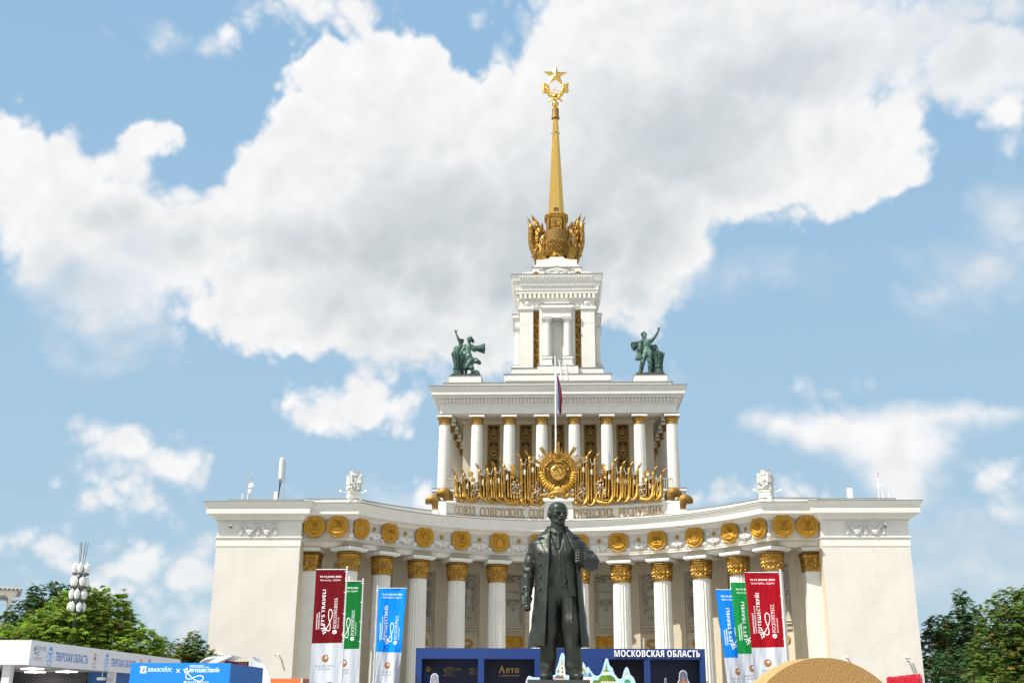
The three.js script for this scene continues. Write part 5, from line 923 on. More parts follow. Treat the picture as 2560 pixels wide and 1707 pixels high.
    l = smin(l - crease * smooth(0.09, 0, Math.abs(x + 0.42)) * (z > 0 ? 1 : 0) + fold, r - crease * smooth(0.09, 0, Math.abs(x - 0.6)) * (z > 0 ? 1 : 0) + fold, 0.08);
    l = Math.max(l, 0.22 - y);
    d = smin(d, smin(l, hips(x, y, z), 0.2), 0.12);
    d = smin(d, neck(x, y, z), 0.12);
    return d;
  };
  const bodyAll = skin(body, [-1.1, 0.1, -0.9], [1.25, 6.75, 1.0], 0.042, bronzeTint);
  const headG = skin((x, y, z) => smin(head(x, y, z), neck(x, y, z), 0.08), [-0.62, 6.5, -0.62], [0.66, 7.8, 0.86], 0.021, bronzeTint);
  // hands: five fingers each, closed on what they hold
  const tubeA = [-1.36, 3.63, 0.3], tubeB = [-1.33, 2.9, 0.62];
  const handR0 = (() => { // his right, on the rolled paper
    const f = [cone([-1.4, 3.72, 0.14], [-1.39, 3.45, 0.22], 0.17, 0.18)];
    for (let i = 0; i < 4; i++) { const y = 3.62 - i * 0.1, z = 0.32 + i * 0.045, r = 0.058 - i * 0.004; f.push(cone([-1.5, y, z - 0.1], [-1.52, y - 0.03, z + 0.1], r + 0.01, r), cone([-1.52, y - 0.03, z + 0.1], [-1.38, y - 0.06, z + 0.2], r, r), cone([-1.38, y - 0.06, z + 0.2], [-1.25, y - 0.05, z + 0.14], r, r * 0.85)); }
    f.push(cone([-1.26, 3.66, 0.2], [-1.18, 3.5, 0.36], 0.08, 0.065), cone([-1.18, 3.5, 0.36], [-1.22, 3.33, 0.48], 0.065, 0.055));
    return join(0.035, ...f);
  })();
  const handR = (x, y, z) => handR0(x, y + 0.12, z);
  const handL = (() => { // his left, gripping the lapel
    const f = [egg([1.0, 5.08, 0.72], [0.15, 0.24, 0.16]), cone([1.12, 4.98, 0.62], [1.0, 5.05, 0.72], 0.2, 0.17)];
    for (let i = 0; i < 4; i++) { const y = 5.27 - i * 0.115, r = 0.064 - i * 0.004; f.push(cone([1.06, y, 0.84], [0.92, y + 0.01, 0.93], r, r), cone([0.92, y + 0.01, 0.93], [0.8, y - 0.01, 0.86], r, r), cone([0.8, y - 0.01, 0.86], [0.82, y - 0.02, 0.76], r, r * 0.85)); }
    f.push(cone([1.02, 5.22, 0.76], [0.93, 5.38, 0.84], 0.075, 0.065), cone([0.93, 5.38, 0.84], [0.83, 5.4, 0.84], 0.06, 0.05));
    return join(0.03, ...f);
  })();
  const hR = skin(handR, [-1.8, 2.8, -0.15], [-1.0, 3.95, 0.85], 0.022, bronzeTint), hL = skin(handL, [0.62, 4.65, 0.4], [1.4, 5.6, 1.12], 0.022, bronzeTint);
  part('body', mergeGeometries([bodyAll, headG, hR, hL]), M.bronze, st);
  // overcoat: one shell with sleeves, open at the front
  const outer = loft([[1.38, 0.02, -0.02, 1.28, 0.98], [2.4, 0.02, 0, 1.18, 0.94], [3.6, 0.02, 0.02, 1.06, 0.9], [4.6, 0.02, 0.04, 0.99, 0.86], [5.3, 0.0, 0.02, 1.05, 0.82], [5.8, 0, -0.06, 1.2, 0.62], [6.08, 0, -0.1, 0.98, 0.5], [6.4, 0, -0.12, 0.5, 0.4], [6.52, 0, -0.14, 0.43, 0.36]], 2.3);
  const sleeveR = join(0.16, cone([-0.98, 5.66, -0.05], [-1.27, 4.75, -0.1], 0.31, 0.3), cone([-1.27, 4.75, -0.1], [-1.39, 3.6, 0.14], 0.295, 0.25));
  const sleeveL = join(0.16, cone([1.0, 5.66, -0.05], [1.47, 4.98, 0.08], 0.31, 0.34), cone([1.47, 4.98, 0.08], [1.16, 4.96, 0.58], 0.33, 0.28));
  const xl = (y) => y > 4.96 ? lerp(-0.375, -0.33, (y - 4.96) / 1.4) : lerp(-0.58, -0.375, (y - 1.38) / 3.58);
  const xr = (y) => y > 5.2 ? lerp(0.78, 0.3, clamp((y - 5.2) / 1.25, 0, 1)) : lerp(0.98, 0.78, (y - 1.38) / 3.82);
  const coat = (x, y, z) => {
    let d = outer(x, y, z);
    d += 0.03 * Math.sin(x * 6.5 + y * 0.7) * smooth(4.4, 1.8, y) + 0.014 * noise3(x * 2.2, y * 1.1, z * 2.2) - 0.02;
    let open = z > 0 ? Math.min(x - xl(y), xr(y) - x) : -1;
    if (z > 0) { // lapels and the double row edge stand proud
      const lapL = y > 4.98 && x < xl(y) + 0.02 && x > xl(y) - 0.52 * clamp((y - 4.98) / 1.05, 0, 1) * (y > 6.0 ? 0.75 : 1); if (lapL) d -= 0.05;
      const lapR = y > 5.0 && x > xr(y) - 0.02 && x < xr(y) + 0.42 * clamp((y - 5.0) / 0.9, 0, 1) * (y > 5.98 ? 0.7 : 1); if (lapR) d -= 0.05;
      if (Math.abs(y - 6.0) < 0.035 && (x < -0.6 && x > -0.86 || x > 0.68 && x < 0.9)) d += 0.06;
    }
    d = Math.max(d, -(d + 0.16));           // thickness
    d = smax(d, open > 0 ? open : -Math.min(0.3, -open), 0.03);
    const wr = 0.022 * Math.sin((x * 0.8 + y) * 14 + 3 * noise3(x * 1.5, y * 1.5, z * 1.5)), eR = Math.exp(-((y - 4.75) ** 2) * 2.2), eL = Math.exp(-((x - 1.4) ** 2) * 4);
    let s = Math.min(sleeveR(x, y, z) + wr * (0.25 + 1.2 * eR), sleeveL(x, y, z) + wr * (0.3 + 1.1 * eL));
    s = Math.max(s, -(Math.max(Math.hypot(x + 1.39, z - 0.16) - 0.19, y - 3.83)), 3.56 - y + (x > 0 ? -9 : 0));
    return smin(d, s, 0.07);
  };
  part('overcoat', skin(coat, [-1.95, 1.25, -1.2], [2.0, 6.65, 1.2], 0.04, bronzeTint), M.bronze, st);
  // suit jacket showing inside the coat on his left
  const jac = loft([[3.46, 0.02, 0.0, 0.98, 0.8], [4.6, 0.02, 0.02, 0.92, 0.76], [5.3, 0, 0.02, 0.95, 0.73], [5.85, 0, -0.06, 0.95, 0.56], [6.15, 0, -0.1, 0.7, 0.42], [6.4, 0, -0.12, 0.45, 0.34]], 2.3);
  part('jacket', skin((x, y, z) => { let d = jac(x, y, z) + 0.012 * Math.sin(x * 9 + y * 3); const edge = y > 4.9 ? lerp(0.34, 0.22, clamp((y - 4.9) / 1.4, 0, 1)) : lerp(0.47, 0.34, (y - 3.46) / 1.44); if (y > 4.92 && x < edge + 0.36 * clamp((y - 4.92) / 0.6, 0, 1)) d -= 0.035; d = Math.max(d, -(d + 0.1), 0.05 - z); return smax(d, Math.max(edge - x, x - 1.0), 0.025); }, [0.05, 3.3, -0.1], [1.1, 6.5, 0.95], 0.034, bronzeTint), M.bronze, st);
  // shirt collar, tie, shoes, paper roll, buttons
  part('collar', skin(join(0.03, turned(block3([0, 0, 0], [0.2, 0.09, 0.03], 0.03), [-0.2, 6.36, 0.26], -0.5, -0.3, -0.5), turned(block3([0, 0, 0], [0.2, 0.09, 0.03], 0.03), [0.24, 6.36, 0.24], 0.6, -0.3, 0.5), cone([-0.33, 6.45, 0], [0.33, 6.45, 0], 0.1)), [-0.6, 6.0, -0.2], [0.7, 6.7, 0.5], 0.026, bronzeTint), M.bronze, st);
  part('tie', skin(join(0.03, egg([0.03, 6.2, 0.37], [0.1, 0.12, 0.09]), cone([0.03, 6.15, 0.36], [0.045, 5.55, 0.44], 0.07, 0.13)), [-0.25, 5.35, 0.15], [0.35, 6.4, 0.75], 0.026, bronzeTint), M.bronze, st);
  for (const [x, z, t] of [[-0.5, 0.18, -0.12], [0.72, 0.26, 0.16]]) part('shoe', skin(turned((x, y, z) => { let d = join(0.14, egg([0, 0.14, 0.36], [0.27, 0.2, 0.4]), egg([0, 0.17, -0.2], [0.24, 0.24, 0.34]), egg([0, 0.3, 0.02], [0.22, 0.2, 0.3]))(x, y, z); d = smax(d, -y + 0.0, 0.03); return Math.min(d, Math.max(Math.hypot(x / 0.29, (z - 0.1) / 0.62) * 0.3 - 0.3, Math.abs(y - 0.035) - 0.035)); }, [x, 0, z], t), [x - 0.6, -0.05, z - 0.8], [x + 0.6, 0.6, z + 0.95], 0.03, bronzeTint), M.bronze, st);
  const tb = G().add(hose([[...tubeA, 0.14], [lerp(tubeA[0], tubeB[0], 0.5), lerp(tubeA[1], tubeB[1], 0.5), lerp(tubeA[2], tubeB[2], 0.5), 0.145], [...tubeB, 0.15]], 18, 8)).get();
  part('paper_roll', paint(tb, bronzeTint), M.bronze, st);
  const curl = G().at(new THREE.TorusGeometry(0.105, 0.03, 8, 24), tubeB[0], tubeB[1] - 0.01, tubeB[2] + 0.03, 0, 1, 1.15).get(); part('roll_end', paint(curl, bronzeTint), M.bronze, st);
  const btn = paint(G().at(new THREE.SphereGeometry(0.062, 14, 8), 0, 0, 0, 0, [1, 1, 0.5]).get(), bronzeTint);
  for (const y of [5.33, 4.82, 4.28, 3.78]) part('coat_button', btn, M.bronze, st).position.set(-0.8, y, 0.68 + (5.3 - y) * 0.04);
  for (const y of [5.81, 5.57, 5.32, 5.05, 4.78]) { const b = part('waistcoat_button', btn, M.bronze, st); b.position.set(0.08 + (5.8 - y) * 0.02, y - 0.52, 0.665); b.scale.setScalar(0.68); }
}

// ---------------------------------------------------------------- green bronze groups on the roof
const sheafGeo = (h, r0, r1, seed) => { // a bound sheaf of wheat standing on its stalks
  const g = G(), rand = rng(seed);
  for (let i = 0; i < 34; i++) { const a = i / 34 * 6.283 + rand() * 0.2, q = 0.55 + 0.45 * rand(), x0 = Math.cos(a) * r0 * q * 1.25, z0 = Math.sin(a) * r0 * q * 1.25, x1 = Math.cos(a) * r0 * 0.95 * q, z1 = Math.sin(a) * r0 * 0.95 * q, k = 0.85 + 0.25 * rand(), x2 = Math.cos(a) * r1 * q * k, z2 = Math.sin(a) * r1 * q * k; g.add(hose([[x0, 0, z0, 0.1], [x1, h * 0.3, z1, 0.08], [lerp(x1, x2, 0.5), h * 0.66, lerp(z1, z2, 0.5), 0.11], [x2, h * (0.86 + 0.12 * rand()), z2, 0.17], [x2 * 1.2, h * (0.93 + 0.09 * rand()), z2 * 1.2, 0.05]], 5, 10)); }
  g.add(new THREE.CylinderGeometry(r0 * 0.9, r0 * 1.1, h * 0.45, 16).translate(0, h * 0.22, 0)).add(new THREE.CylinderGeometry(r1 * 0.75, r0 * 0.85, h * 0.45, 16).translate(0, h * 0.6, 0)).add(new THREE.TorusGeometry(r0 * 1.05, 0.09, 8, 20).rotateX(Math.PI / 2).translate(0, h * 0.3, 0));
  return paint(g.get(), greenTint);
};
{
  const slabMat = std('dark slab', { color: lin(0.05, 0.055, 0.055), roughness: 0.6 });
  const face = (c, ry, s = 1) => turned((x, y, z) => { x /= s; y /= s; z /= s; let d = join(0.08, egg([0, 0.06, -0.03], [0.3, 0.36, 0.37]), egg([0, -0.16, 0.08], [0.22, 0.26, 0.24])); d = d(x, y, z); d = smin(d, join(0.04, cone([0, 0.02, 0.3], [0, -0.1, 0.4], 0.03, 0.05), cone([-0.18, 0.06, 0.27], [0.18, 0.06, 0.27], 0.045), egg([0, -0.22, 0.28], [0.08, 0.035, 0.05]), egg([0, -0.34, 0.22], [0.1, 0.08, 0.08]))(x, y, z), 0.05); for (const q of [-1, 1]) d = smax(d, 0.06 - Math.hypot(x - q * 0.12, y + 0.01, z - 0.36), 0.03); d -= 0.05 * smooth(0.05, 0.2, y) * smooth(0.3, 0.1, z) * (1 + 0.3 * Math.sin(x * 30 + y * 24)); return d * s; }, c, ry, -0.1);
  const openHand = (p, up, s) => { const f = [egg([p[0], p[1] + 0.12, p[2]], [0.13, 0.17, 0.07])]; for (let i = 0; i < 4; i++) { const a = (i - 1.5) * 0.16; f.push(cone([p[0] + (i - 1.5) * 0.07, p[1] + 0.22, p[2]], [p[0] + (i - 1.5) * 0.09 + a * 0.5, p[1] + 0.52 - Math.abs(i - 1.5) * 0.05, p[2] + 0.08], 0.045, 0.035)); } f.push(cone([p[0] + s * 0.1, p[1] + 0.06, p[2]], [p[0] + s * 0.26, p[1] + 0.26, p[2] + 0.05], 0.05, 0.035)); return join(0.03, ...f); };
  { // left: a woman with an armful of wheat, a man behind her with his arm raised
    const g = thing('rooftop_sculpture', 'green bronze group of a striding woman with wheat and a man behind, left roof block', 'sculpture', [-12.2, 43.4, -142.4]);
    G().box(-1.95, 2.0, 0, 0.3, -1.4, 1.4).build('slab', slabMat, g, true);
    const B = 0.3, woman = (() => {
      const bodyF = join(0.16, egg([0.18, B + 3.85, 0.35], [0.5, 0.55, 0.36]), egg([0.2, B + 3.3, 0.35], [0.42, 0.5, 0.34]), cone([-0.15, B + 4.25, 0.3], [0.62, B + 4.25, 0.3], 0.26, 0.26), cone([0.3, B + 4.3, 0.32], [0.38, B + 4.75, 0.34], 0.2, 0.17));
      const skirt = loft([[B + 1.0, 0.2, 0.3, 0.85, 0.6], [B + 1.8, 0.2, 0.3, 0.78, 0.58], [B + 2.7, 0.18, 0.32, 0.6, 0.48], [B + 3.25, 0.18, 0.34, 0.44, 0.36]], 2);
      const fly = join(0.2, cone([0.5, B + 2.5, 0.3], [1.35, B + 2.15, 0.2], 0.35, 0.34), cone([1.35, B + 2.15, 0.2], [1.75, B + 1.95, 0.1], 0.34, 0.26));
      const legs = join(0.1, cone([-0.05, B + 1.3, 0.35], [0.02, B + 0.1, 0.3], 0.26, 0.15), cone([0.6, B + 1.3, 0.35], [1.1, B + 0.12, 0.25], 0.26, 0.15), cone([0.02, B + 0.1, 0.3], [-0.1, B + 0.08, 0.62], 0.15, 0.1), cone([1.1, B + 0.1, 0.25], [1.15, B + 0.08, 0.6], 0.15, 0.1));
      const arms = join(0.1, cone([-0.25, B + 4.2, 0.35], [-0.55, B + 3.5, 0.55], 0.26, 0.19), cone([-0.55, B + 3.5, 0.55], [-0.95, B + 2.85, 0.6], 0.17, 0.12), cone([0.75, B + 4.2, 0.3], [1.1, B + 3.55, 0.45], 0.26, 0.2), cone([1.1, B + 3.55, 0.45], [1.6, B + 3.7, 0.7], 0.18, 0.13));
      return (x, y, z) => { let d = smin(bodyF(x, y, z), skirt(x, y, z) + 0.05 * Math.sin(x * 9 - y * 5 + z * 6), 0.15); d = smin(d, fly(x, y, z) + 0.04 * Math.sin(y * 13 - x * 5), 0.2); d = smin(d, arms(x, y, z), 0.08); return smin(d, legs(x, y, z), 0.05); };
    })();
    const wHead = join(0.05, face([0.42, B + 5.1, 0.42], -0.7, 1.1), egg([0.85, B + 4.98, 0.2], [0.2, 0.28, 0.24]));
    const wGeo = mergeGeometries([skin(woman, [-1.4, B - 0.05, -0.6], [2.2, B + 5.0, 1.2], 0.055, greenTint), skin(wHead, [-0.2, B + 4.5, -0.2], [1.2, B + 5.8, 1.1], 0.035, greenTint)]);
    part('woman_figure', wGeo, M.patina, g);
    const man = join(0.14, egg([-1.1, B + 3.8, -0.35], [0.55, 0.75, 0.4]), cone([-1.5, B + 4.2, -0.35], [-0.7, B + 4.35, -0.3], 0.28), cone([-1.5, B + 4.15, -0.35], [-1.85, B + 3.3, -0.2], 0.22, 0.2), cone([-1.85, B + 3.3, -0.2], [-1.4, B + 3.0, 0.05], 0.18, 0.13), cone([-0.72, B + 4.4, -0.2], [-1.15, B + 5.4, -0.05], 0.24, 0.17), cone([-1.15, B + 5.4, -0.05], [-1.52, B + 6.25, 0.05], 0.165, 0.1), cone([-0.95, B + 4.4, -0.35], [-0.85, B + 4.8, -0.3], 0.19, 0.17), loft([[B + 0.1, -0.7, -0.5, 0.42, 0.4], [B + 2.0, -0.9, -0.45, 0.5, 0.42], [B + 3.3, -1.05, -0.4, 0.5, 0.4]], 2));
    const mGeo = mergeGeometries([skin(join(0.05, man, openHand([-1.53, B + 6.2, 0.05], 1, 1)), [-2.3, B - 0.05, -1.2], [0.1, B + 7.1, 0.6], 0.055, greenTint), skin(join(0.04, face([-0.82, B + 5.02, -0.25], -0.9, 1.0), egg([-0.78, B + 5.3, -0.3], [0.4, 0.13, 0.4])), [-1.4, B + 4.4, -0.9], [-0.2, B + 5.7, 0.5], 0.035, greenTint)]);
    part('man_figure', mGeo, M.patina, g);
    const sh = part('wheat_sheaf', sheafGeo(3.2, 0.5, 0.85, 31), M.patina, g); sh.position.set(-1.15, B, 0.55);
    const arm = part('wheat_bundle', sheafGeo(1.75, 0.3, 0.62, 32), M.patina, g); arm.position.set(0.75, B + 3.85, 0.5); arm.rotation.z = -1.62; arm.scale.set(1, 1, 0.9);
    for (const [x, y, r] of [[1.35, 0.45, 0.5], [0.72, 0.22, 0.3]]) part('fruit_basket', paint(G().at(ball2, x, B + y, -0.1, 0, [r, r, 0.5]).at(new THREE.TorusGeometry(r * 0.75, 0.1, 8, 20), x, B + y, 0.25).get(), greenTint), M.patina, g);
  }
  { // right: a man with raised arm, coat over his shoulder
    const g = thing('rooftop_sculpture', 'green bronze group of a man with raised arm and draped coat, right roof block', 'sculpture', [12.2, 43.4, -142.4]);
    G().box(-1.85, 1.9, 0, 0.34, -1.4, 1.4).build('slab', slabMat, g, true);
    const B = 0.34;
    const body = (() => {
      const t = join(0.16, egg([-0.2, B + 4.3, 0.3], [0.58, 0.62, 0.4]), egg([-0.2, B + 3.5, 0.3], [0.48, 0.55, 0.36]), cone([-0.75, B + 4.65, 0.3], [0.35, B + 4.72, 0.3], 0.3, 0.28), cone([-0.5, B + 4.7, 0.3], [-0.62, B + 5.15, 0.32], 0.22, 0.2), egg([-0.2, B + 3.1, 0.3], [0.52, 0.4, 0.38]));
      const l = join(0.1, cone([-0.48, B + 3.1, 0.3], [-0.9, B + 1.6, 0.45], 0.42, 0.33), cone([-0.9, B + 1.6, 0.45], [-1.25, B + 0.15, 0.3], 0.32, 0.27), cone([-1.25, B + 0.12, 0.3], [-1.4, B + 0.1, 0.7], 0.17, 0.12));
      const r = join(0.1, cone([0.1, B + 3.1, 0.3], [0.12, B + 1.6, 0.4], 0.42, 0.34), cone([0.12, B + 1.6, 0.4], [0.08, B + 0.15, 0.35], 0.33, 0.28), cone([0.1, B + 0.12, 0.35], [0.25, B + 0.1, 0.75], 0.17, 0.12));
      const arm = join(0.06, cone([0.4, B + 4.75, 0.3], [1.0, B + 5.45, 0.4], 0.27, 0.19), cone([1.0, B + 5.45, 0.4], [1.42, B + 6.2, 0.45], 0.18, 0.11));
      return (x, y, z) => { let d = smin(t(x, y, z), Math.min(l(x, y, z), r(x, y, z)) + 0.02 * Math.sin(y * 8 + x * 6), 0.1); d -= 0.04 * smooth(0.06, 0, Math.abs(y - B - 3.42)); return smin(d, arm(x, y, z), 0.08); };
    })();
    const gm = mergeGeometries([skin(join(0.05, body, openHand([1.45, B + 6.15, 0.45], 1, -1)), [-1.8, B - 0.05, -0.5], [2.1, B + 7.1, 1.2], 0.055, greenTint), skin(face([-0.55, B + 5.5, 0.42], 0.75, 1.15), [-1.2, B + 4.8, -0.3], [0.3, B + 6.3, 1.2], 0.035, greenTint)]);
    part('man_figure', gm, M.patina, g);
    const coat = join(0.2, cone([-0.85, B + 4.7, 0.2], [-1.25, B + 3.4, 0.35], 0.3, 0.36), cone([-1.25, B + 3.4, 0.35], [-1.4, B + 2.2, 0.35], 0.36, 0.42), cone([-0.95, B + 4.0, 0.25], [-1.0, B + 2.2, 0.25], 0.26, 0.36));
    part('draped_coat', skin((x, y, z) => Math.max(coat(x, y, z) + 0.06 * Math.sin(x * 13 + z * 9), B + 2.05 - y), [-2.2, B + 1.9, -0.5], [-0.2, B + 5.2, 1.1], 0.055, greenTint), M.patina, g);
    const w2 = join(0.14, egg([0.65, B + 3.6, -0.4], [0.5, 0.75, 0.36]), cone([0.4, B + 4.1, -0.35], [0.95, B + 4.15, -0.3], 0.26), cone([0.95, B + 4.1, -0.3], [1.2, B + 3.35, 0.1], 0.24, 0.19), cone([1.2, B + 3.35, 0.1], [1.5, B + 2.75, 0.35], 0.17, 0.13), loft([[B, 0.6, -0.45, 0.5, 0.4], [B + 1.6, 0.6, -0.45, 0.55, 0.42], [B + 3.2, 0.65, -0.4, 0.45, 0.36]], 2));
    part('woman_figure', skin(w2, [-0.2, B - 0.05, -1.1], [1.9, B + 4.6, 0.7], 0.06, greenTint), M.patina, g);
    const s1 = part('wheat_sheaf', sheafGeo(3.05, 0.46, 0.72, 41), M.patina, g); s1.position.set(1.25, B, 0.5);
    const s2 = part('wheat_bundle', sheafGeo(1.9, 0.3, 0.52, 42), M.patina, g); s2.position.set(-0.5, B + 4.75, 0.0); s2.rotation.z = 1.98;
    part('stone', paint(G().at(ball2, -0.35, B + 0.12, 0.2, 0, [0.45, 0.25, 0.4]).get(), greenTint), M.patina, g);
  }
}

// ---------------------------------------------------------------- things on the roofs
for (const s of [-1, 1]) {
  const u = thing('stone_urn', s < 0 ? 'white plaster urn with fluted rim and fruit on the roof parapet above the left medallions' : 'white plaster urn with fluted rim and fruit on the roof parapet above the right medallions', 'urn', [s * 22.35, 22.46, -119.9], -s * 0.5);
  G().box(-0.72, 0.72, 0, 0.75, -0.7, 0.7).box(-0.78, 0.78, 0.75, 0.86, -0.76, 0.76).box(-0.6, 0.6, 0.86, 1.45, -0.6, 0.6).box(-0.68, 0.68, 1.45, 1.58, -0.68, 0.68).build('pedestal', M.trim, u, true);
  part('vase', uvMetres(tidy(grid(80, 30, (a, v) => { const t = a * 6.28318, y = v * 2.25, r = y < 1.4 ? 0.4 + 0.12 * Math.sin(v * 4) : y < 1.85 ? lerp(0.42, 0.62, ((y - 1.4) / 0.45) ** 2) : y < 1.92 ? 0.5 : lerp(0.44, 0.57, (y - 1.92) / 0.33), f = 1 - 0.06 * Math.abs(Math.sin(a * 20 * Math.PI)) * (y > 1 ? 1 : 0); return [Math.sin(t) * r * f, 1.58 + y, Math.cos(t) * r * f]; }))), M.relief, u);
  G().add(new THREE.CylinderGeometry(0.55, 0.5, 0.06, 24).translate(0, 3.82, 0)).build('lid', M.relief, u, true);
  const rand = rng(300 + s);
  for (let q = 0; q < 4; q++) {
    const c = group('acanthus', u, [0, 1.6, 0], q * Math.PI / 2), w = G();
    for (let i = 0; i < 6; i++) for (const e of [-1, 1]) w.add(hose([[e * 0.2, 0.55 + i * 0.14, 0.5, 0.06], [e * 0.42, 0.85 + i * 0.16, 0.6, 0.08], [e * 0.66, 0.98 + i * 0.17, 0.56, 0.075], [e * 0.72, 0.8 + i * 0.17, 0.52, 0.05]], 5, 9));
    w.build('leaf_plume', M.relief, c, true);
    const fr = G(); for (let i = 0; i < 34; i++) fr.at(ball, (rand() - 0.5) * 1.0, 0.1 + rand() * 1.0, 0.5 + rand() * 0.22, 0, 0.08 + rand() * 0.07);
    fr.build('fruit', M.relief, c, true);
  }
  for (const e of [-1, 1]) { const f = thing('floodlight', `small white floodlight on a short arm ${e < 0 ? 'left' : 'right'} of the ${s < 0 ? 'left' : 'right'} roof urn`, 'floodlight', [s * 22.35 + e * 0.85, 23.9, -119.4]); G().bar([0, 0, 0], [e * 0.5, -0.02, 0.1], 0.035, 6).build('arm', M.cam, f, true); G().at(new THREE.BoxGeometry(0.26, 0.2, 0.16), e * 0.52, 0.12, 0.1, 0.3, 1, -0.5).build('lamp_head', M.cam, f, true); }
}
{ // left roof: thin masts with a dish, and a panel antenna
  const a = thing('antenna_mast', 'thin whip antenna mast with small white dish on the left roof', 'antenna', [-34.7, 22.46, -122]);
  G().bar([-0.02, 0, 0], [-0.06, 3.6, 0], 0.05, 6).bar([-0.06, 3.6, 0], [-0.02, 5.75, 0], 0.025, 5, 0.012).build('whip', M.steel, a, true);
  G().bar([0.25, 0, 0], [0.34, 4.1, 0], 0.045, 6).bar([0.34, 4.1, 0], [0.52, 4.12, 0], 0.03, 5).build('mast', M.steel, a, true);
  G().at(new THREE.CylinderGeometry(0.27, 0.27, 0.14, 20), 0.42, 2.75, 0.16, 0, 1, Math.PI / 2).build('dish', M.cam, a, true);
  G().box(0.1, 0.42, 1.85, 2.3, -0.2, 0.05).box(0.08, 0.36, 2.5, 2.85, -0.1, 0.05).build('junction_box', M.cam, a, true);
  for (const x of [-0.42, 0.2]) G().bar([x, 0.7, 0.4], [x + 0.02, 1.75, 0.35], 0.07, 8).build('post', M.cam, a, true);
  const b = thing('panel_antenna', 'tall pale panel antenna on a pole with black cables on the left roof', 'antenna', [-31.0, 22.46, -122]);
  G().add(new THREE.CapsuleGeometry(0.27, 2.05, 6, 18).scale(1, 1.0, 0.7).translate(-0.03, 4.6, 0.1)).build('panel', std('pale grey plastic', { color: lin(0.62, 0.64, 0.6), roughness: 0.5 }), b, true);
  G().bar([0.36, 0, 0], [0.37, 5.6, 0], 0.05, 8).bar([0.37, 5.6, 0], [0.38, 6.2, 0], 0.015, 5).bar([-0.02, 5.8, 0.1], [-0.02, 6.4, 0.1], 0.015, 5).bar([0, 5.4, 0], [0.4, 5.35, 0], 0.04, 5).bar([0, 3.7, 0], [0.4, 3.65, 0], 0.04, 5).build('pole', M.steel, b, true);
  for (let i = 0; i < 4; i++) G().add(hose([[-0.2 + i * 0.12, 3.3, 0.1, 0.03], [-0.12 + i * 0.04, 2.7, 0.1, 0.03], [-0.15 + 0.02 * i, 1.9, 0.05, 0.03], [-0.2, 1.0, 0.05, 0.03]], 5, 10)).build('cable', M.black, b, true);
  G().box(-0.62, -0.2, 0.6, 1.95, -0.3, 0.2).build('cabinet', M.cam, b, true);
  const c = thing('antenna_cabinet', 'small white antenna box with a short whip on the right roof', 'antenna', [31.75, 22.46, -122]);
  G().box(-0.28, 0.28, 0, 2.25, -0.2, 0.2).build('cabinet', M.cam, c, true); G().bar([-0.3, 1, 0], [-0.3, 3.1, 0], 0.025, 5, 0.01).build('whip', M.steel, c, true);
  const d = thing('camera_mast', 'thin white mast with a dome camera on the right roof', 'camera mast', [34.8, 22.46, -121.6]);
  G().bar([0, 0, 0], [0, 3.4, 0], 0.055, 6).bar([0.02, 2.3, 0], [0.4, 2.7, 0], 0.03, 5).build('mast', M.cam, d, true); G().at(new THREE.SphereGeometry(0.17, 14, 10), 0, 3.6, 0.1).build('camera_dome', M.cam, d, true); G().at(new THREE.SphereGeometry(0.08, 10, 8), 0, 3.72, 0.22).build('lens', M.black, d, true);
  for (const x of [0.35, 1.05]) G().bar([x, 0.5, 0.4], [x - 0.08, 1.7, 0.35], 0.07, 8).build('post', M.cam, d, true);
}
{ // cameras on the pylons
  const dome = (x, label) => { const c = thing('dome_camera', label, 'security camera', [x, 19.95, -117.75]); G().at(new THREE.CylinderGeometry(0.14, 0.14, 0.3, 16), 0, 0.15, 0.15).box(-0.04, 0.04, 0.25, 0.4, -0.15, 0.1).build('housing', M.cam, c, true); G().at(new THREE.SphereGeometry(0.15, 16, 10), 0, -0.05, 0.15, 0, [1, 0.9, 1]).build('dome', std('tinted dome', { color: lin(0.12, 0.12, 0.13), roughness: 0.2 }), c, true); };
  dome(-34.95, 'white dome security camera left of the garland on the left pylon'); dome(34.0, 'white dome security camera right of the garland on the right pylon');
  const bullet = (x, y, n, label) => { const c = thing('bullet_camera', label, 'security camera', [x, y, -117.8]); G().box(-0.06, 0.06, -0.06, 0.06, -0.32, 0).build('bracket', M.cam, c, true); for (let i = 0; i < n; i++) { const o = [[0, 0.02], [0.3, -0.04], [0.14, -0.28]][i]; G().bar([o[0], o[1], 0.25], [o[0] - 0.2, o[1] - 0.08, 0.62], 0.085, 10).build('camera_body', M.cam, c, true); G().bar([o[0] - 0.2, o[1] - 0.08, 0.62], [o[0] - 0.21, o[1] - 0.085, 0.64], 0.07, 10).build('lens', M.black, c, true); } };
  bullet(-34.9, 6.8, 3, 'cluster of white cameras on the left pylon near its outer edge'); bullet(-28.85, 6.78, 1, 'single white camera on the left pylon near the colonnade');
  bullet(34.8, 6.75, 3, 'cluster of white cameras on the right pylon near its outer edge'); bullet(28.95, 6.72, 1, 'single white camera on the right pylon near the colonnade');
}
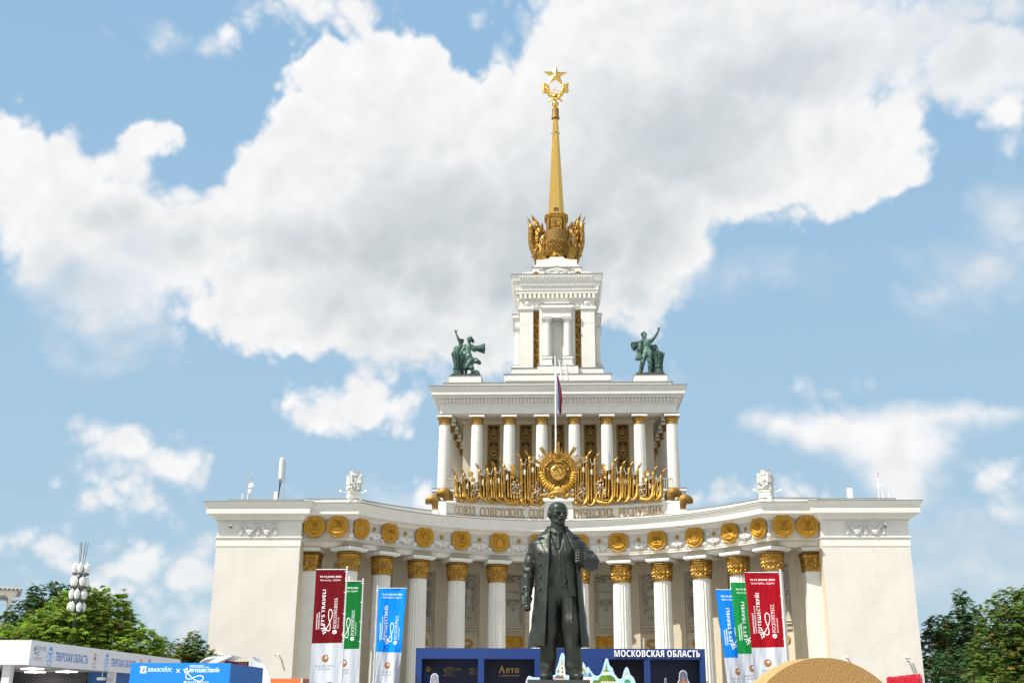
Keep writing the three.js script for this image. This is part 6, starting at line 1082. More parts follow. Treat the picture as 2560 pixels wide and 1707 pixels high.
{ // tricolour hanging from its pole
  const f = thing('flagpole', 'white flagpole with a limp white blue and red flag before the portico', 'flagpole', [-0.27, 24.5, -134.4]);
  G().bar([0, 0, 0], [0, 10.0, 0], 0.13, 10, 0.12).bar([0, 10.0, 0], [0, 19.3, 0], 0.1, 10, 0.07).at(ball2, 0, 19.36, 0, 0, 0.12).build('pole', M.cam, f, true);
  const fl = group('flag', f);
  [['white_stripe', lin(0.7, 0.7, 0.72)], ['blue_stripe', lin(0.015, 0.035, 0.2)], ['red_stripe', lin(0.42, 0.015, 0.025)]].forEach(([n, c], k) => part(n, uvMetres(tidy(grid(8, 30, (u, v) => { const t = (k + u) / 3, w = 0.3 + 0.42 * Math.sin(Math.min(1, v * 1.15) * 2.6) * (0.6 + 0.4 * v), x = 0.1 + 0.14 * v + t * w, y = 17.25 - 0.5 * t - v * (4.1 + 1.1 * Math.sin(t * 2.6 + 0.3)); return [x, y, 0.16 * Math.sin(t * 11 + v * 2.5) * (0.4 + v)]; }))), std(n, { color: c, roughness: 0.8, side: THREE.DoubleSide }), fl));
}

// ---------------------------------------------------------------- printed matter
function print(w, h, draw) { const c = document.createElement('canvas'); c.width = w; c.height = h; draw(c.getContext('2d'), w, h); const t = new THREE.CanvasTexture(c); t.colorSpace = THREE.SRGBColorSpace; t.anisotropy = 8; return t; }
const loopMark = (g, x, y, s, lw) => { // a star and a looping ribbon, lying along x
  g.lineWidth = lw; g.lineJoin = 'round'; g.lineCap = 'round';
  g.beginPath(); for (let i = 0; i < 8; i++) { const a = i * Math.PI / 4 + 0.35, r = (i % 2 ? 0.1 : 0.22) * s; g[i ? 'lineTo' : 'moveTo'](x + Math.cos(a) * r, y + Math.sin(a) * r); } g.closePath(); g.stroke();
  g.beginPath(); g.moveTo(x + 0.1 * s, y + 0.12 * s); g.bezierCurveTo(x + 0.5 * s, y + 0.6 * s, x + 1.2 * s, y + 1.1 * s, x + 1.5 * s, y + 0.75 * s); g.bezierCurveTo(x + 1.75 * s, y + 0.4 * s, x + 1.2 * s, y + 0.3 * s, x + 0.75 * s, y + 0.55 * s); g.bezierCurveTo(x + 0.3 * s, y + 0.8 * s, x - 0.05 * s, y + 0.7 * s, x + 0.05 * s, y + 0.4 * s); g.bezierCurveTo(x + 0.1 * s, y + 0.25 * s, x + 0.2 * s, y + 0.05 * s, x + 0.5 * s, y); g.stroke();
};
const petals = (g, x, y, r) => { for (let i = 0; i < 6; i++) { g.save(); g.translate(x, y); g.rotate(i * Math.PI / 3); g.beginPath(); g.ellipse(r * 0.55, -r * 0.12, r * 0.42, r * 0.26, 0.5, 0, 7); g.fill(); g.restore(); } };
const goldBall = (g, x, y, r, hole = '#cfd6e2') => { const q = g.createRadialGradient(x - r * 0.1, y - r * 0.2, r * 0.1, x, y, r); q.addColorStop(0, '#c98a50'); q.addColorStop(1, '#8f5a2c'); g.fillStyle = q; g.beginPath(); g.ellipse(x, y, r * 0.93, r * 1.08, 0, 0, 7); g.fill(); g.fillStyle = hole; g.beginPath(); g.ellipse(x + r * 0.2, y - r * 0.32, r * 0.34, r * 0.38, 0, 0, 7); g.fill(); };
const fit = (g, t, x, y, w, align = 'center') => { const m = g.measureText(t).width; g.save(); g.translate(x, y); g.scale(w / m, 1); g.textAlign = align; g.fillText(t, 0, 0); g.restore(); };
const bannerPrint = (color, ru) => print(440, 1680, (g, W, H) => {
  const X = (u) => u * W, Y = (v) => v * H / 1075;
  g.fillStyle = '#c9ced8'; g.fillRect(0, 0, W, H); g.fillStyle = color; g.fillRect(0, 0, W, Y(705));
  g.fillStyle = g.strokeStyle = '#fff';
  g.font = 'bold 38px sans-serif'; fit(g, ru ? '10-14 ИЮНЯ 2026' : '10-14 JUNE 2026', X(0.5), Y(78), X(0.73));
  g.font = '36px sans-serif'; fit(g, ru ? 'МОСКВА, ВДНХ' : 'Moscow, VDNH', X(0.5), Y(112), X(0.69));
  g.save(); g.translate(X(0.37), Y(575)); g.rotate(-Math.PI / 2);
  g.font = 'bold 64px sans-serif'; fit(g, ru ? 'ПУТЕШЕСТВУЙ!' : 'LET\'S TRAVEL!', 0, 0, Y(385), 'left');
  g.font = 'bold 27px sans-serif'; fit(g, ru ? 'МЕЖДУНАРОДНЫЙ' : 'INTERNATIONAL', 0, -98, Y(ru ? 190 : 155), 'left'); fit(g, ru ? 'ТУРИСТИЧЕСКИЙ ФОРУМ' : 'TOURISM FORUM', 0, -66, Y(ru ? 260 : 165), 'left');
  g.save(); g.translate(-28, 2); g.scale(1.3, 0.8); loopMark(g, 0, 0, 160, 11); g.restore();
  g.font = '66px serif'; fit(g, ru ? 'РОСКОНГРЕСС' : 'ROSCONGRESS', 6, 180, Y(ru ? 270 : 295), 'left');
  g.font = '30px serif'; fit(g, ru ? 'Время действовать' : 'Time to Act', 6, 216, Y(ru ? 140 : 110), 'left');
  petals(g, -40, 160, 38); g.restore();
  goldBall(g, X(0.47), Y(848), 52);
  g.fillStyle = '#4a4c55'; g.font = '40px serif'; fit(g, ru ? 'ЗОЛОТОЕ' : 'GOLDEN RING', X(0.46), Y(928), X(ru ? 0.44 : 0.62)); fit(g, ru ? 'КОЛЬЦО' : 'OF RUSSIA', X(0.46), Y(957), X(0.44));
  g.fillRect(X(0.43), Y(978), 10, 3); g.fillRect(X(0.48), Y(978), 12, 3);
});
const cloth = (name, map) => Object.assign(new THREE.MeshPhysicalMaterial({ map, roughness: 0.8, transmission: 0.05, specularIntensity: 0.4, side: THREE.DoubleSide }), { name });
const poleMat = std('white painted pole', { color: lin(0.72, 0.73, 0.74), roughness: 0.4, metalness: 0.2 });
function banner(label, color, ru, x0, x1, yTop, Z, side, o = {}) {
  const px = side > 0 ? x1 + 0.06 : x0 - 0.06, b = thing('banner', label, 'banner', [px, 0, -Z], 0, 'tall event banners on poles before the colonnade'), w0 = x1 - x0, w1 = o.bottom ?? w0, L = 5.2, off = side > 0 ? -w0 - 0.06 : 0.06, sh = o.shift ?? 0, seed = x0 * 3.7;
  part('cloth', grid(40, 90, (u, v) => { const t = 1 - v, w = lerp(w0, w1, t), hold = side > 0 ? 1 - u : u, x = side > 0 ? -0.06 - (1 - u) * w + sh * t * (1 - u) : 0.06 + u * w + sh * t, a = (0.018 + 0.075 * t) * Math.min(1, hold * 3) * (o.wave ?? 1); return [x, yTop - t * L - 0.05 * hold * t + (t > 0.98 ? 0.03 * Math.sin(u * 12) : 0), a * Math.sin(u * 7 + seed + t * 2) + a * 0.5 * Math.sin(u * 15 - t * 5 + seed) + 0.004 * Math.sin(u * 40 + t * 26) * (o.wave ?? 1)]; }), cloth('printed banner cloth', bannerPrint(color, ru)), b);
  G().bar([0, 0, 0], [0, 3.6, 0], 0.05, 10, 0.045).bar([0, 3.6, 0], [0, yTop + 0.08, 0], 0.038, 10, 0.032).at(ball2, 0, yTop + 0.1, 0, 0, 0.05).build('pole', poleMat, b, true);
  G().bar([0, yTop - 0.0, 0], [off + (side > 0 ? 0 : w0), yTop + 0.0, 0], 0.022, 8).build('cross_arm', poleMat, b, true);
  for (let i = 0; i < 6; i++) G().bar([0.06, yTop - 0.12 - i * 0.98, 0.0], [-0.1, yTop - 0.1 - i * 0.98, 0], 0.022, 6).build('clip', poleMat, b, true);
  G().add(new THREE.CylinderGeometry(0.35, 0.42, 0.12, 16).translate(0, 0.06, 0)).build('foot', M.lead, b, true);
}
banner('red banner reading LET\'S TRAVEL with a white lower panel, before the left pylon', '#6c0010', false, -11.7, -10.26, 7.95, 54, 1, { wave: 0.5 });
banner('green banner mostly covered by the red one beside the left pylon', '#05702c', true, -11.72, -10.32, 7.93, 59, 1, { wave: 0.5 });
banner('bright blue banner with a white lower panel standing left of the dark blue booth', '#008cf0', true, -10.02, -8.45, 7.95, 62.7, -1, { bottom: 1.3, shift: 0.0, wave: 1.3 });
banner('red banner in Cyrillic with a white lower panel, before the right pylon', '#a00018', true, 8.78, 10.42, 7.82, 54, 1, { bottom: 1.45, shift: 0.0 });
banner('green banner partly hidden behind the red one near the right pylon', '#0f8a40', false, 8.55, 10.15, 7.68, 57, 1, { bottom: 1.35 });
banner('blue banner behind the green one, right of the dark blue booth', '#0a7fe0', false, 8.2, 9.85, 7.62, 60, 1, { bottom: 1.25 });

// ---------------------------------------------------------------- exhibition booths
const flat = (name, w, h, map, x, y, z, parent, ry = 0, mat = {}) => { const m = part(name, new THREE.PlaneGeometry(w, h), std(name, { map, roughness: 0.6, ...mat }), parent); m.position.set(x, y, z); m.rotation.y = ry; return m; };
{ // dark blue booth behind the statue
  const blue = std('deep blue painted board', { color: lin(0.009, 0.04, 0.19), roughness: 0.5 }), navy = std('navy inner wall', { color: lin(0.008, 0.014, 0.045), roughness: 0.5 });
  const b = thing('exhibition_booth', 'long dark blue booth lettered in white behind the bronze statue', 'booth', [0, 0, -58]);
  G().box(-7.25, 7.25, 4.0, 4.52, 0, 0.3).build('fascia', blue, b, true);
  for (const [x0, x1] of [[-7.25, -6.93], [-4.1, -3.79], [-1.26, 2.16], [4.2, 4.5], [6.97, 7.25]]) G().box(x0, x1, 0, 4.0, 0, 0.3).build('front_panel', blue, b, true);
  for (const x of [-7.25, 7.19]) G().box(x, x + 0.06, 0, 4.5, 0.3, 3).build('side_wall', blue, b, true);
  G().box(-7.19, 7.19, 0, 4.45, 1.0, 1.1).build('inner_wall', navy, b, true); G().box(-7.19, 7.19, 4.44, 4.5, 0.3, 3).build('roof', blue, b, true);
  const gold = '#b08a3e';
  flat('wall_display', 2.83, 1.6, print(640, 362, (g, W, H) => { g.fillStyle = '#121c3e'; g.fillRect(0, 0, W, H); g.fillStyle = '#1c3a7a'; g.beginPath(); g.moveTo(0, 90); g.lineTo(190, H); g.lineTo(0, H); g.fill(); g.fillStyle = gold; g.beginPath(); g.arc(52, 108, 30, 0, 7); g.fill(); g.fillStyle = '#121c3e'; g.beginPath(); g.arc(60, 98, 12, 0, 7); g.fill(); g.fillStyle = '#6a5a3a'; g.font = '24px serif'; fit(g, 'ЗОЛОТОЕ', 52, 172, 84); fit(g, 'КОЛЬЦО', 52, 198, 84); g.fillStyle = g.strokeStyle = gold; g.font = 'bold 22px sans-serif'; fit(g, 'ПУТЕШЕСТВУЙ!', 255, 116, 176, 'left'); g.fillRect(256, 82, 80, 5); loopMark(g, 238, 108, 58, 4); petals(g, 242, 175, 12); g.font = '20px serif'; fit(g, 'РОСКОНГРЕСС', 258, 182, 122, 'left'); g.lineWidth = 4; g.strokeRect(530, 96, 46, 62); g.font = 'bold 26px serif'; g.fillText('♜', 543, 92); for (let i = 0; i < 3; i++) g.fillRect(538 + (i % 2) * 14, 106 + i * 16, 16, 9); g.font = '17px sans-serif'; ['ПРАВ', 'МОСК', 'ОБЛ'].forEach((t, i) => g.fillText(t, 596, 112 + i * 24)); }), -5.515, 3.2, -0.97, b);
  flat('wall_display', 2.53, 1.6, print(600, 380, (g, W, H) => { g.fillStyle = '#0e1530'; g.fillRect(0, 0, W, H); g.fillStyle = '#c19a52'; g.strokeStyle = '#c19a52'; g.lineWidth = 17; g.lineCap = 'butt'; g.beginPath(); g.lineJoin = 'miter'; g.moveTo(170, 156); g.lineTo(200, 80); g.lineTo(230, 156); g.stroke(); g.font = 'bold 104px sans-serif'; fit(g, 'ето', 244, 152, 168, 'left'); g.font = 'bold 27px sans-serif'; fit(g, 'в подмосковье', 166, 190, 248, 'left'); }), -2.525, 3.2, -0.97, b);
  flat('map_display', 2.04, 1.6, print(400, 314, (g, W, H) => { g.fillStyle = '#0b1024'; g.fillRect(0, 0, W, H); g.strokeStyle = '#5a3a28'; g.lineWidth = 4; g.beginPath(); [[140, 190], [180, 150], [230, 165], [270, 140], [282, 200], [240, 230], [215, 280], [165, 250], [120, 240]].forEach(([x, y], i) => g[i ? 'lineTo' : 'moveTo'](x, y)); g.closePath(); g.stroke(); }), 3.18, 3.2, -0.97, b);
  const white = std('white letters', { color: lin(0.85, 0.85, 0.85), roughness: 0.5 }), T = 'МОСКОВСКАЯ ОБЛАСТЬ', size = 0.325; let x = 2.7, tot = [...T].reduce((a, c) => a + advance(c, fontBold, size), 0); const kx = 4.3 / tot;
  for (const c of T) { const a = advance(c, fontBold, size); if (c !== ' ') { const m = part('letter', uvMetres(tidy(letterGeo(c, fontBold, size, 0.05))), white, b); m.scale.x = kx; m.position.set(x, 4.125, 0.035); } x += a * kx; }
  // cut-out print of domes and towers, standing before the booth
  const sx = (k) => (k - 1150) * 0.00654, sy = (k) => 1.6 + (2.93 - (k - 660) * 0.00643) * 0.983;
  const outline = [[890, 1100], [893, 940], [905, 893], [918, 874], [930, 872], [950, 882], [985, 884], [1060, 884], [1100, 860], [1122, 828], [1140, 780], [1152, 730], [1165, 701], [1180, 703], [1195, 740], [1215, 800], [1250, 830], [1290, 825], [1305, 790], [1322, 766], [1335, 785], [1348, 812], [1362, 802], [1378, 830], [1400, 860], [1425, 873], [1448, 862], [1468, 820], [1480, 770], [1490, 743], [1500, 740], [1510, 748], [1520, 790], [1540, 812], [1556, 855], [1575, 885], [1595, 895], [1612, 880], [1625, 830], [1638, 806], [1648, 804], [1658, 815], [1672, 860], [1696, 885], [1712, 926], [1716, 1100]].map(([a, c]) => [sx(a), sy(c)]);
  const t = thing('cutout_display', 'cut out board printed with domed churches, pale blue edge, behind the statue\'s feet', 'display board', [0, 0, -56.6]);
  const W = 1024, H = 512, x0 = -1.8, x1 = 3.8, y0 = 1.5, y1 = 4.5, cx = (v) => (v - x0) / (x1 - x0) * W, cy = (v) => (y1 - v) / (y1 - y0) * H;
  const tex = print(W, H, (g) => {
    g.fillStyle = '#b9dcf0'; g.fillRect(0, 0, W, H);
    const P = (pts, fill) => { g.fillStyle = fill; g.beginPath(); pts.forEach(([a, c], i) => g[i ? 'lineTo' : 'moveTo'](cx(sx(a)), cy(sy(c)))); g.closePath(); g.fill(); };
    const onion = (a, c, r, fill) => { g.fillStyle = fill; const X = cx(sx(a)), Y = cy(sy(c)), q = r * 1.2; g.beginPath(); g.moveTo(X, Y - q * 1.7); g.bezierCurveTo(X + q * 0.2, Y - q, X + q * 1.1, Y - q * 0.7, X + q * 0.95, Y); g.bezierCurveTo(X + q * 0.9, Y + q * 0.5, X + q * 0.5, Y + q * 0.6, X, Y + q * 0.6); g.bezierCurveTo(X - q * 0.5, Y + q * 0.6, X - q * 0.9, Y + q * 0.5, X - q * 0.95, Y); g.bezierCurveTo(X - q * 1.1, Y - q * 0.7, X - q * 0.2, Y - q, X, Y - q * 1.7); g.fill(); g.fillRect(X - 1, Y - q * 2.4, 2, q); };
    P([[1440, 926], [1440, 905], [1575, 905], [1575, 960], [1440, 960]], '#e6ded6'); P([[1432, 908], [1445, 875], [1470, 862], [1525, 862], [1552, 878], [1568, 908]], '#6d8f23'); P([[1497, 862], [1525, 862], [1552, 878], [1568, 908], [1520, 908]], '#567a1c'); P([[1472, 862], [1472, 838], [1518, 838], [1518, 862]], '#ece6de'); P([[1468, 838], [1496, 812], [1522, 838]], '#7e9a2a'); P([[1491, 815], [1497, 765], [1502, 815]], '#3a6a34');
    for (let i = 0; i < 6; i++) P([[1450 + i * 20, 930], [1450 + i * 20, 915], [1458 + i * 20, 915], [1458 + i * 20, 930]], '#8c7f74');
    onion(1322, 830, 15, '#d9992a'); onion(1337, 862, 18, '#7da6c2'); onion(1372, 868, 16, '#56809c'); P([[1318, 926], [1318, 875], [1390, 875], [1390, 926]], '#ece6de');
    P([[1152, 926], [1156, 800], [1164, 770], [1176, 770], [1186, 800], [1190, 926]], '#e9dfd0'); P([[1160, 790], [1168, 745], [1176, 790]], '#d9a53a'); for (let i = 0; i < 4; i++) P([[1164, 820 + i * 28], [1164, 806 + i * 28], [1176, 806 + i * 28], [1176, 820 + i * 28]], '#6d6258');
    onion(1138, 838, 10, '#c87a2a'); P([[1102, 926], [1106, 885], [1130, 862], [1160, 868], [1196, 890], [1196, 926]], '#d8cabb'); P([[1104, 888], [1130, 862], [1165, 870], [1190, 890]], '#7c6a68');
    onion(1648, 856, 7, '#d9992a'); P([[1640, 895], [1640, 862], [1656, 862], [1656, 895]], '#e9e2d8'); P([[1620, 926], [1635, 892], [1662, 892], [1682, 926]], '#2f9a6c'); P([[1600, 960], [1606, 918], [1694, 918], [1700, 960]], '#eee8de');
    P([[898, 926], [904, 905], [940, 895], [985, 895], [985, 960], [898, 960]], '#ddd2c4'); onion(915, 905, 8, '#d0862c'); g.fillStyle = '#5c7a2c'; for (let i = 0; i < 9; i++) { g.beginPath(); g.arc(cx(sx(1400 + i * 6)), cy(sy(915 - (i % 3) * 5)), 9, 0, 7); g.fill(); }
  });
  const body = prism(outline, 0.05); const p = body.attributes.position, uv = body.attributes.uv; for (let i = 0; i < p.count; i++) uv.setXY(i, (p.getX(i) - x0) / (x1 - x0), (p.getY(i) - y0) / (y1 - y0));
  part('printed_board', body, std('printed board', { map: tex, roughness: 0.6 }), t);
  const ed = prism(outline.map(([a, c]) => [(a - 0.9) * 1.006 + 0.9, c + 0.016]), 0.03).translate(0, 0, -0.035); part('white_edge', uvMetres(tidy(ed)), white, t);
  const small = (label, k, top, w, kind) => { // small cut-outs further left and right
    const o = thing('cutout_display', label, 'display board', [sx(k), 0, -57.2]), h = sy(top), pts = []; for (let i = 0; i <= 16; i++) { const a = Math.PI * i / 16; pts.push([Math.cos(a) * w * (0.34 + (1 - Math.sin(a)) * 0.1), h - 0.16 + Math.sin(a) * 0.16]); }
    pts.push([-w * 0.5, h - 0.45], [-w, h - 0.8], [-w * 1.05, 0.2], [w * 1.05, 0.2], [w, h - 0.8], [w * 0.5, h - 0.45]);
    part('white_edge', uvMetres(tidy(prism(pts, 0.04))), white, o);
    const q = prism(pts.map(([a, c]) => [a * 0.9, c - 0.03]), 0.02).translate(0, 0, 0.035), pq = q.attributes.position; for (let i = 0; i < pq.count; i++) q.attributes.uv.setXY(i, 0.5 + pq.getX(i) / (2.2 * w), (pq.getY(i) - (h - 1.2)) / 1.2);
    part('printed_board', q, std('printed board', { roughness: 0.6, map: print(128, 128, (g) => { g.fillStyle = kind ? '#5d5d74' : '#8d90a6'; g.fillRect(0, 0, 128, 128); g.fillStyle = kind === 1 ? '#b3672c' : kind === 2 ? '#6f7450' : '#6e6a72'; g.beginPath(); g.ellipse(64, 74, 26, 20, 0, 0, 7); g.fill(); g.fillStyle = kind ? '#d08040' : '#c0a060'; g.fillRect(62, 34, 4, 26); g.fillRect(56, 42, 16, 3); g.fillStyle = '#c9c2b6'; g.fillRect(42, 90, 44, 38); }) }), o);
  };
  small('small cut out board printed with a grey dome, left end of the dark blue booth', 205, 850, 0.42, 0); small('small cut out board printed with an orange cupola, right end of the dark blue booth', 2072, 820, 0.42, 1); small('narrow cut out board of a slim tower in the right opening of the booth', 1940, 878, 0.12, 2);
  for (const [k, nm] of [[66, 'left'], [2234, 'right']]) { const l = thing('ornamental_lamp', `black ornamental lamp stand at the ${nm} end of the dark blue booth`, 'lamp', [sx(k), 0, -57.2]); G().bar([0, 0, 0], [0, sy(850), 0], 0.03, 8).build('post', M.black, l, true); for (const y of [0.18, 0.34, 0.5]) G().at(new THREE.TorusGeometry(0.07, 0.02, 6, 12), 0.05, sy(850) - y - 0.2, 0).at(ball, 0, sy(850) - y, 0, 0, [0.05, 0.07, 0.05]).build('scroll', M.black, l, true); }
}
{ // light blue cube
  const b = thing('exhibition_booth', 'bright blue cube booth with white airline lettering in the lower left', 'booth', [-12.25, 0, -37]);
  const front = print(1024, 920, (g, W, H) => { g.fillStyle = '#0082dc'; g.fillRect(0, 0, W, H); g.fillStyle = g.strokeStyle = '#fff'; g.save(); g.translate(100, 32); g.beginPath(); g.roundRect(0, 0, 66, 26, 10); g.roundRect(7, 10, 52, 48, 6); g.roundRect(0, 42, 66, 26, 10); g.fill(); g.strokeStyle = '#0a5fa8'; g.lineWidth = 6; g.beginPath(); g.ellipse(33, 34, 14, 20, 0, 0, 7); g.stroke(); g.beginPath(); g.ellipse(35, 38, 4, 8, 0, 0, 7); g.stroke(); g.restore(); g.font = '64px sans-serif'; g.lineWidth = 3; fit(g, 'авиасейлс', 178, 84, 252, 'left'); g.beginPath(); g.lineWidth = 7; g.moveTo(474, 58); g.lineTo(510, 94); g.moveTo(510, 58); g.lineTo(474, 94); g.stroke(); g.font = 'bold 15px sans-serif'; fit(g, 'МЕЖДУНАРОДНЫЙ', 604, 30, 146, 'left'); fit(g, 'ТУРИСТИЧЕСКИЙ ФОРУМ', 604, 44, 206, 'left'); g.font = 'bold 46px sans-serif'; fit(g, 'ПУТЕШЕСТВУЙ!', 604, 88, 312, 'left'); loopMark(g, 572, 72, 118, 8); petals(g, 574, 188, 18); g.font = '34px serif'; fit(g, 'РОСКОНГРЕСС', 598, 200, 222, 'left'); });
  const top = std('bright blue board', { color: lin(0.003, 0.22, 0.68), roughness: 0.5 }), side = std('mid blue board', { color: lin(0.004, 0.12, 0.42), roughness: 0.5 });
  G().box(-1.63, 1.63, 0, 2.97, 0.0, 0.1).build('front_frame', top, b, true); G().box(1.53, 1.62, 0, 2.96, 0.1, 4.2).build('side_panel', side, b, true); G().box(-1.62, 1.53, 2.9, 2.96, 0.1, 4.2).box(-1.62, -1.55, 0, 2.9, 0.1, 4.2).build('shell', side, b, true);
  flat('front_print', 3.26, 2.97, front, 0, 1.485, 0.004, b);
}
{ // white canopy and red grille showing behind the cube
  const k = thing('kiosk_canopy', 'white slanted kiosk canopy with grey rounded end behind the blue cube booth', 'kiosk', [-12.9, 0, -43.5]);
  G().add(prism([[-0.35, 3.1], [0.1, 3.42], [0.62, 3.47], [0.62, 3.42], [0.1, 3.2]], 1.4).translate(0, 0, -0.7)).build('roof_panel', M.cam, k, true);
  G().add(hose([[-0.72, 3.2, 0, 0.08], [-0.5, 3.32, 0, 0.1], [-0.1, 3.38, 0, 0.1], [0.05, 3.33, 0, 0.08]], 10, 14, 2)).build('grey_cover', std('grey plastic', { color: lin(0.3, 0.3, 0.32), roughness: 0.3 }), k, true);
  const rm = std('dark red slat', { color: lin(0.22, 0.03, 0.03), roughness: 0.5 });
  for (let i = 0; i < 7; i++) G().box(0.3 + i * 0.12, 0.38 + i * 0.12, 2.6, 3.3 - i * 0.015, -0.3, -0.25).build('slat', rm, k, true); G().box(0.25, 1.15, 2.6, 3.26, -0.2, -0.15).build('backing', M.black, k, true); G().box(-0.6, 1.1, 0, 3.0, -0.15, 0.9).build('body', M.cam, k, true);
}
{ // white pavilion booth with the long lettered fascia
  const b = thing('exhibition_booth', 'white open booth with long fascia lettered in blue at the lower left', 'booth', [-24, 0, -50]);
  const wht = std('white fascia board', { color: lin(0.68, 0.68, 0.68), roughness: 0.5 }), L = 17, H = 0.88;
  const word = (g, x, y, w) => { g.fillStyle = '#2f5fae'; g.font = 'bold 54px sans-serif'; fit(g, 'ТВЕРСКАЯ ОБЛАСТЬ', x, y, w, 'left'); };
  const mark = (g, x) => { g.fillStyle = '#2b7fd0'; for (let i = 0; i < 14; i++) { const a = i / 14 * 6.283; g.beginPath(); g.ellipse(x + Math.cos(a) * 29, 64 + Math.sin(a) * 42, 4, 6, 0, 0, 7); g.fill(); } g.fillRect(x - 14, 46, 28, 6); for (let i = -1; i <= 1; i++) { g.fillRect(x + i * 9 - 2, 52, 4, 36); } g.beginPath(); g.arc(x, 30, 9, 0, 7); g.fill(); };
  const ft = print(2048, 106, (g, W, h) => { g.fillStyle = '#dedfe2'; g.fillRect(0, 0, W, h); const X = (Z) => (Z - 41.8) / L * W; g.fillStyle = g.strokeStyle = '#3a3a40'; g.font = '24px sans-serif'; fit(g, 'ПУТЕШЕСТВУЙ!', X(42.15), 40, 112, 'left'); loopMark(g, X(42.12), 34, 32, 3); g.fillStyle = '#8a3a40'; g.font = '20px serif'; fit(g, 'РОСКОНГРЕСС', X(42.1), 84, 90, 'left'); mark(g, X(43.5)); word(g, X(43.97), 78, X(47.1) - X(43.97)); goldBall(g, X(47.8), 42, 17, '#f0e8dc'); g.fillStyle = '#8a8a8a'; g.font = '18px serif'; fit(g, 'ЗОЛОТОЕ', X(47.8), 80, 46); fit(g, 'КОЛЬЦО', X(47.8), 96, 46); mark(g, X(49.1)); word(g, X(49.6), 78, X(52.6) - X(49.6)); goldBall(g, X(53.2), 42, 17, '#f0e8dc'); mark(g, X(54.3)); word(g, X(54.9), 78, 370); });
  G().box(4.36, 4.5, 3.06, 3.94, -8.2, 8.8).box(-9, 4.36, 3.06, 3.94, -8.2, -8.06).build('fascia', wht, b, true);
  const fp = flat('fascia_print', L, H, ft, 4.504, 3.5, -0.3, b, Math.PI / 2);
  G().box(-9, 4.36, 3.9, 3.94, -8.0, 8.8).build('roof', wht, b, true); G().box(-9, 4.36, 3.06, 3.12, -8.06, 8.8).build('ceiling', std('grey ceiling', { color: lin(0.35, 0.35, 0.36), roughness: 0.8 }), b, true);
  G().box(3.45, 3.75, 0, 3.06, -8.0, -7.7).build('post', wht, b, true); G().box(4.08, 4.38, 0, 3.06, 0.4, 0.7).build('post', wht, b, true);
  G().box(-9, 3.0, 0, 3.06, 0.8, 0.9).build('inner_wall', std('dark grey wall', { color: lin(0.05, 0.045, 0.045), roughness: 0.8 }), b, true); G().box(-9, 1.2, 0, 3.0, -6.4, -6.3).build('screen_wall', std('navy wall', { color: lin(0.008, 0.01, 0.07), roughness: 0.6 }), b, true);
  G().box(3.0, 4.3, 0, 3.06, 0.95, 1.05).box(4.2, 4.3, 0, 3.06, 1.05, 8.7).build('blue_wall', std('blue inner wall', { color: lin(0.004, 0.1, 0.34), roughness: 0.6 }), b, true);
  flat('wall_print', 3.2, 0.6, print(512, 96, (g, W, h) => { g.fillStyle = '#3f3c3d'; g.fillRect(0, 0, W, h); g.strokeStyle = '#101010'; g.lineWidth = 3; g.beginPath(); g.arc(60, 60, 26, 0, 7); g.moveTo(330, 40); g.bezierCurveTo(380, 70, 420, 20, 480, 60); g.stroke(); goldBall(g, 190, 66, 30, '#3f3c3d'); }), 1.2, 2.5, -0.78, b);
  const lampMat = std('light strip', { color: lin(0.9, 0.9, 0.9), emissive: lin(1, 0.98, 0.95), emissiveIntensity: 1.6 });
  for (const [x, z] of [[2.6, 4.6], [0.75, 0.3], [2.45, 1.0]]) { G().box(x - 0.06 - 0.0, x + 0.86, 3.0, 3.05, -z - 0.04, -z + 0.04).build('light_tube', lampMat, b, true); }
  for (const [x, z] of [[2.6, 4.6], [0.75, 0.3], [2.45, 1.0]]) { const p = new THREE.PointLight(lin(1, 0.97, 0.93), 2.2); p.shadow.radius = 6; p.castShadow = true; p.name = 'tube_light'; p.position.set(x + 0.4, 2.93, z); b.add(p); }
  G().box(3.75, 4.05, 2.72, 2.84, 0.1, 0.6).bar([3.9, 2.84, -0.3], [3.9, 3.06, -0.3], 0.02, 6).build('projector', M.cam, b, true);
}
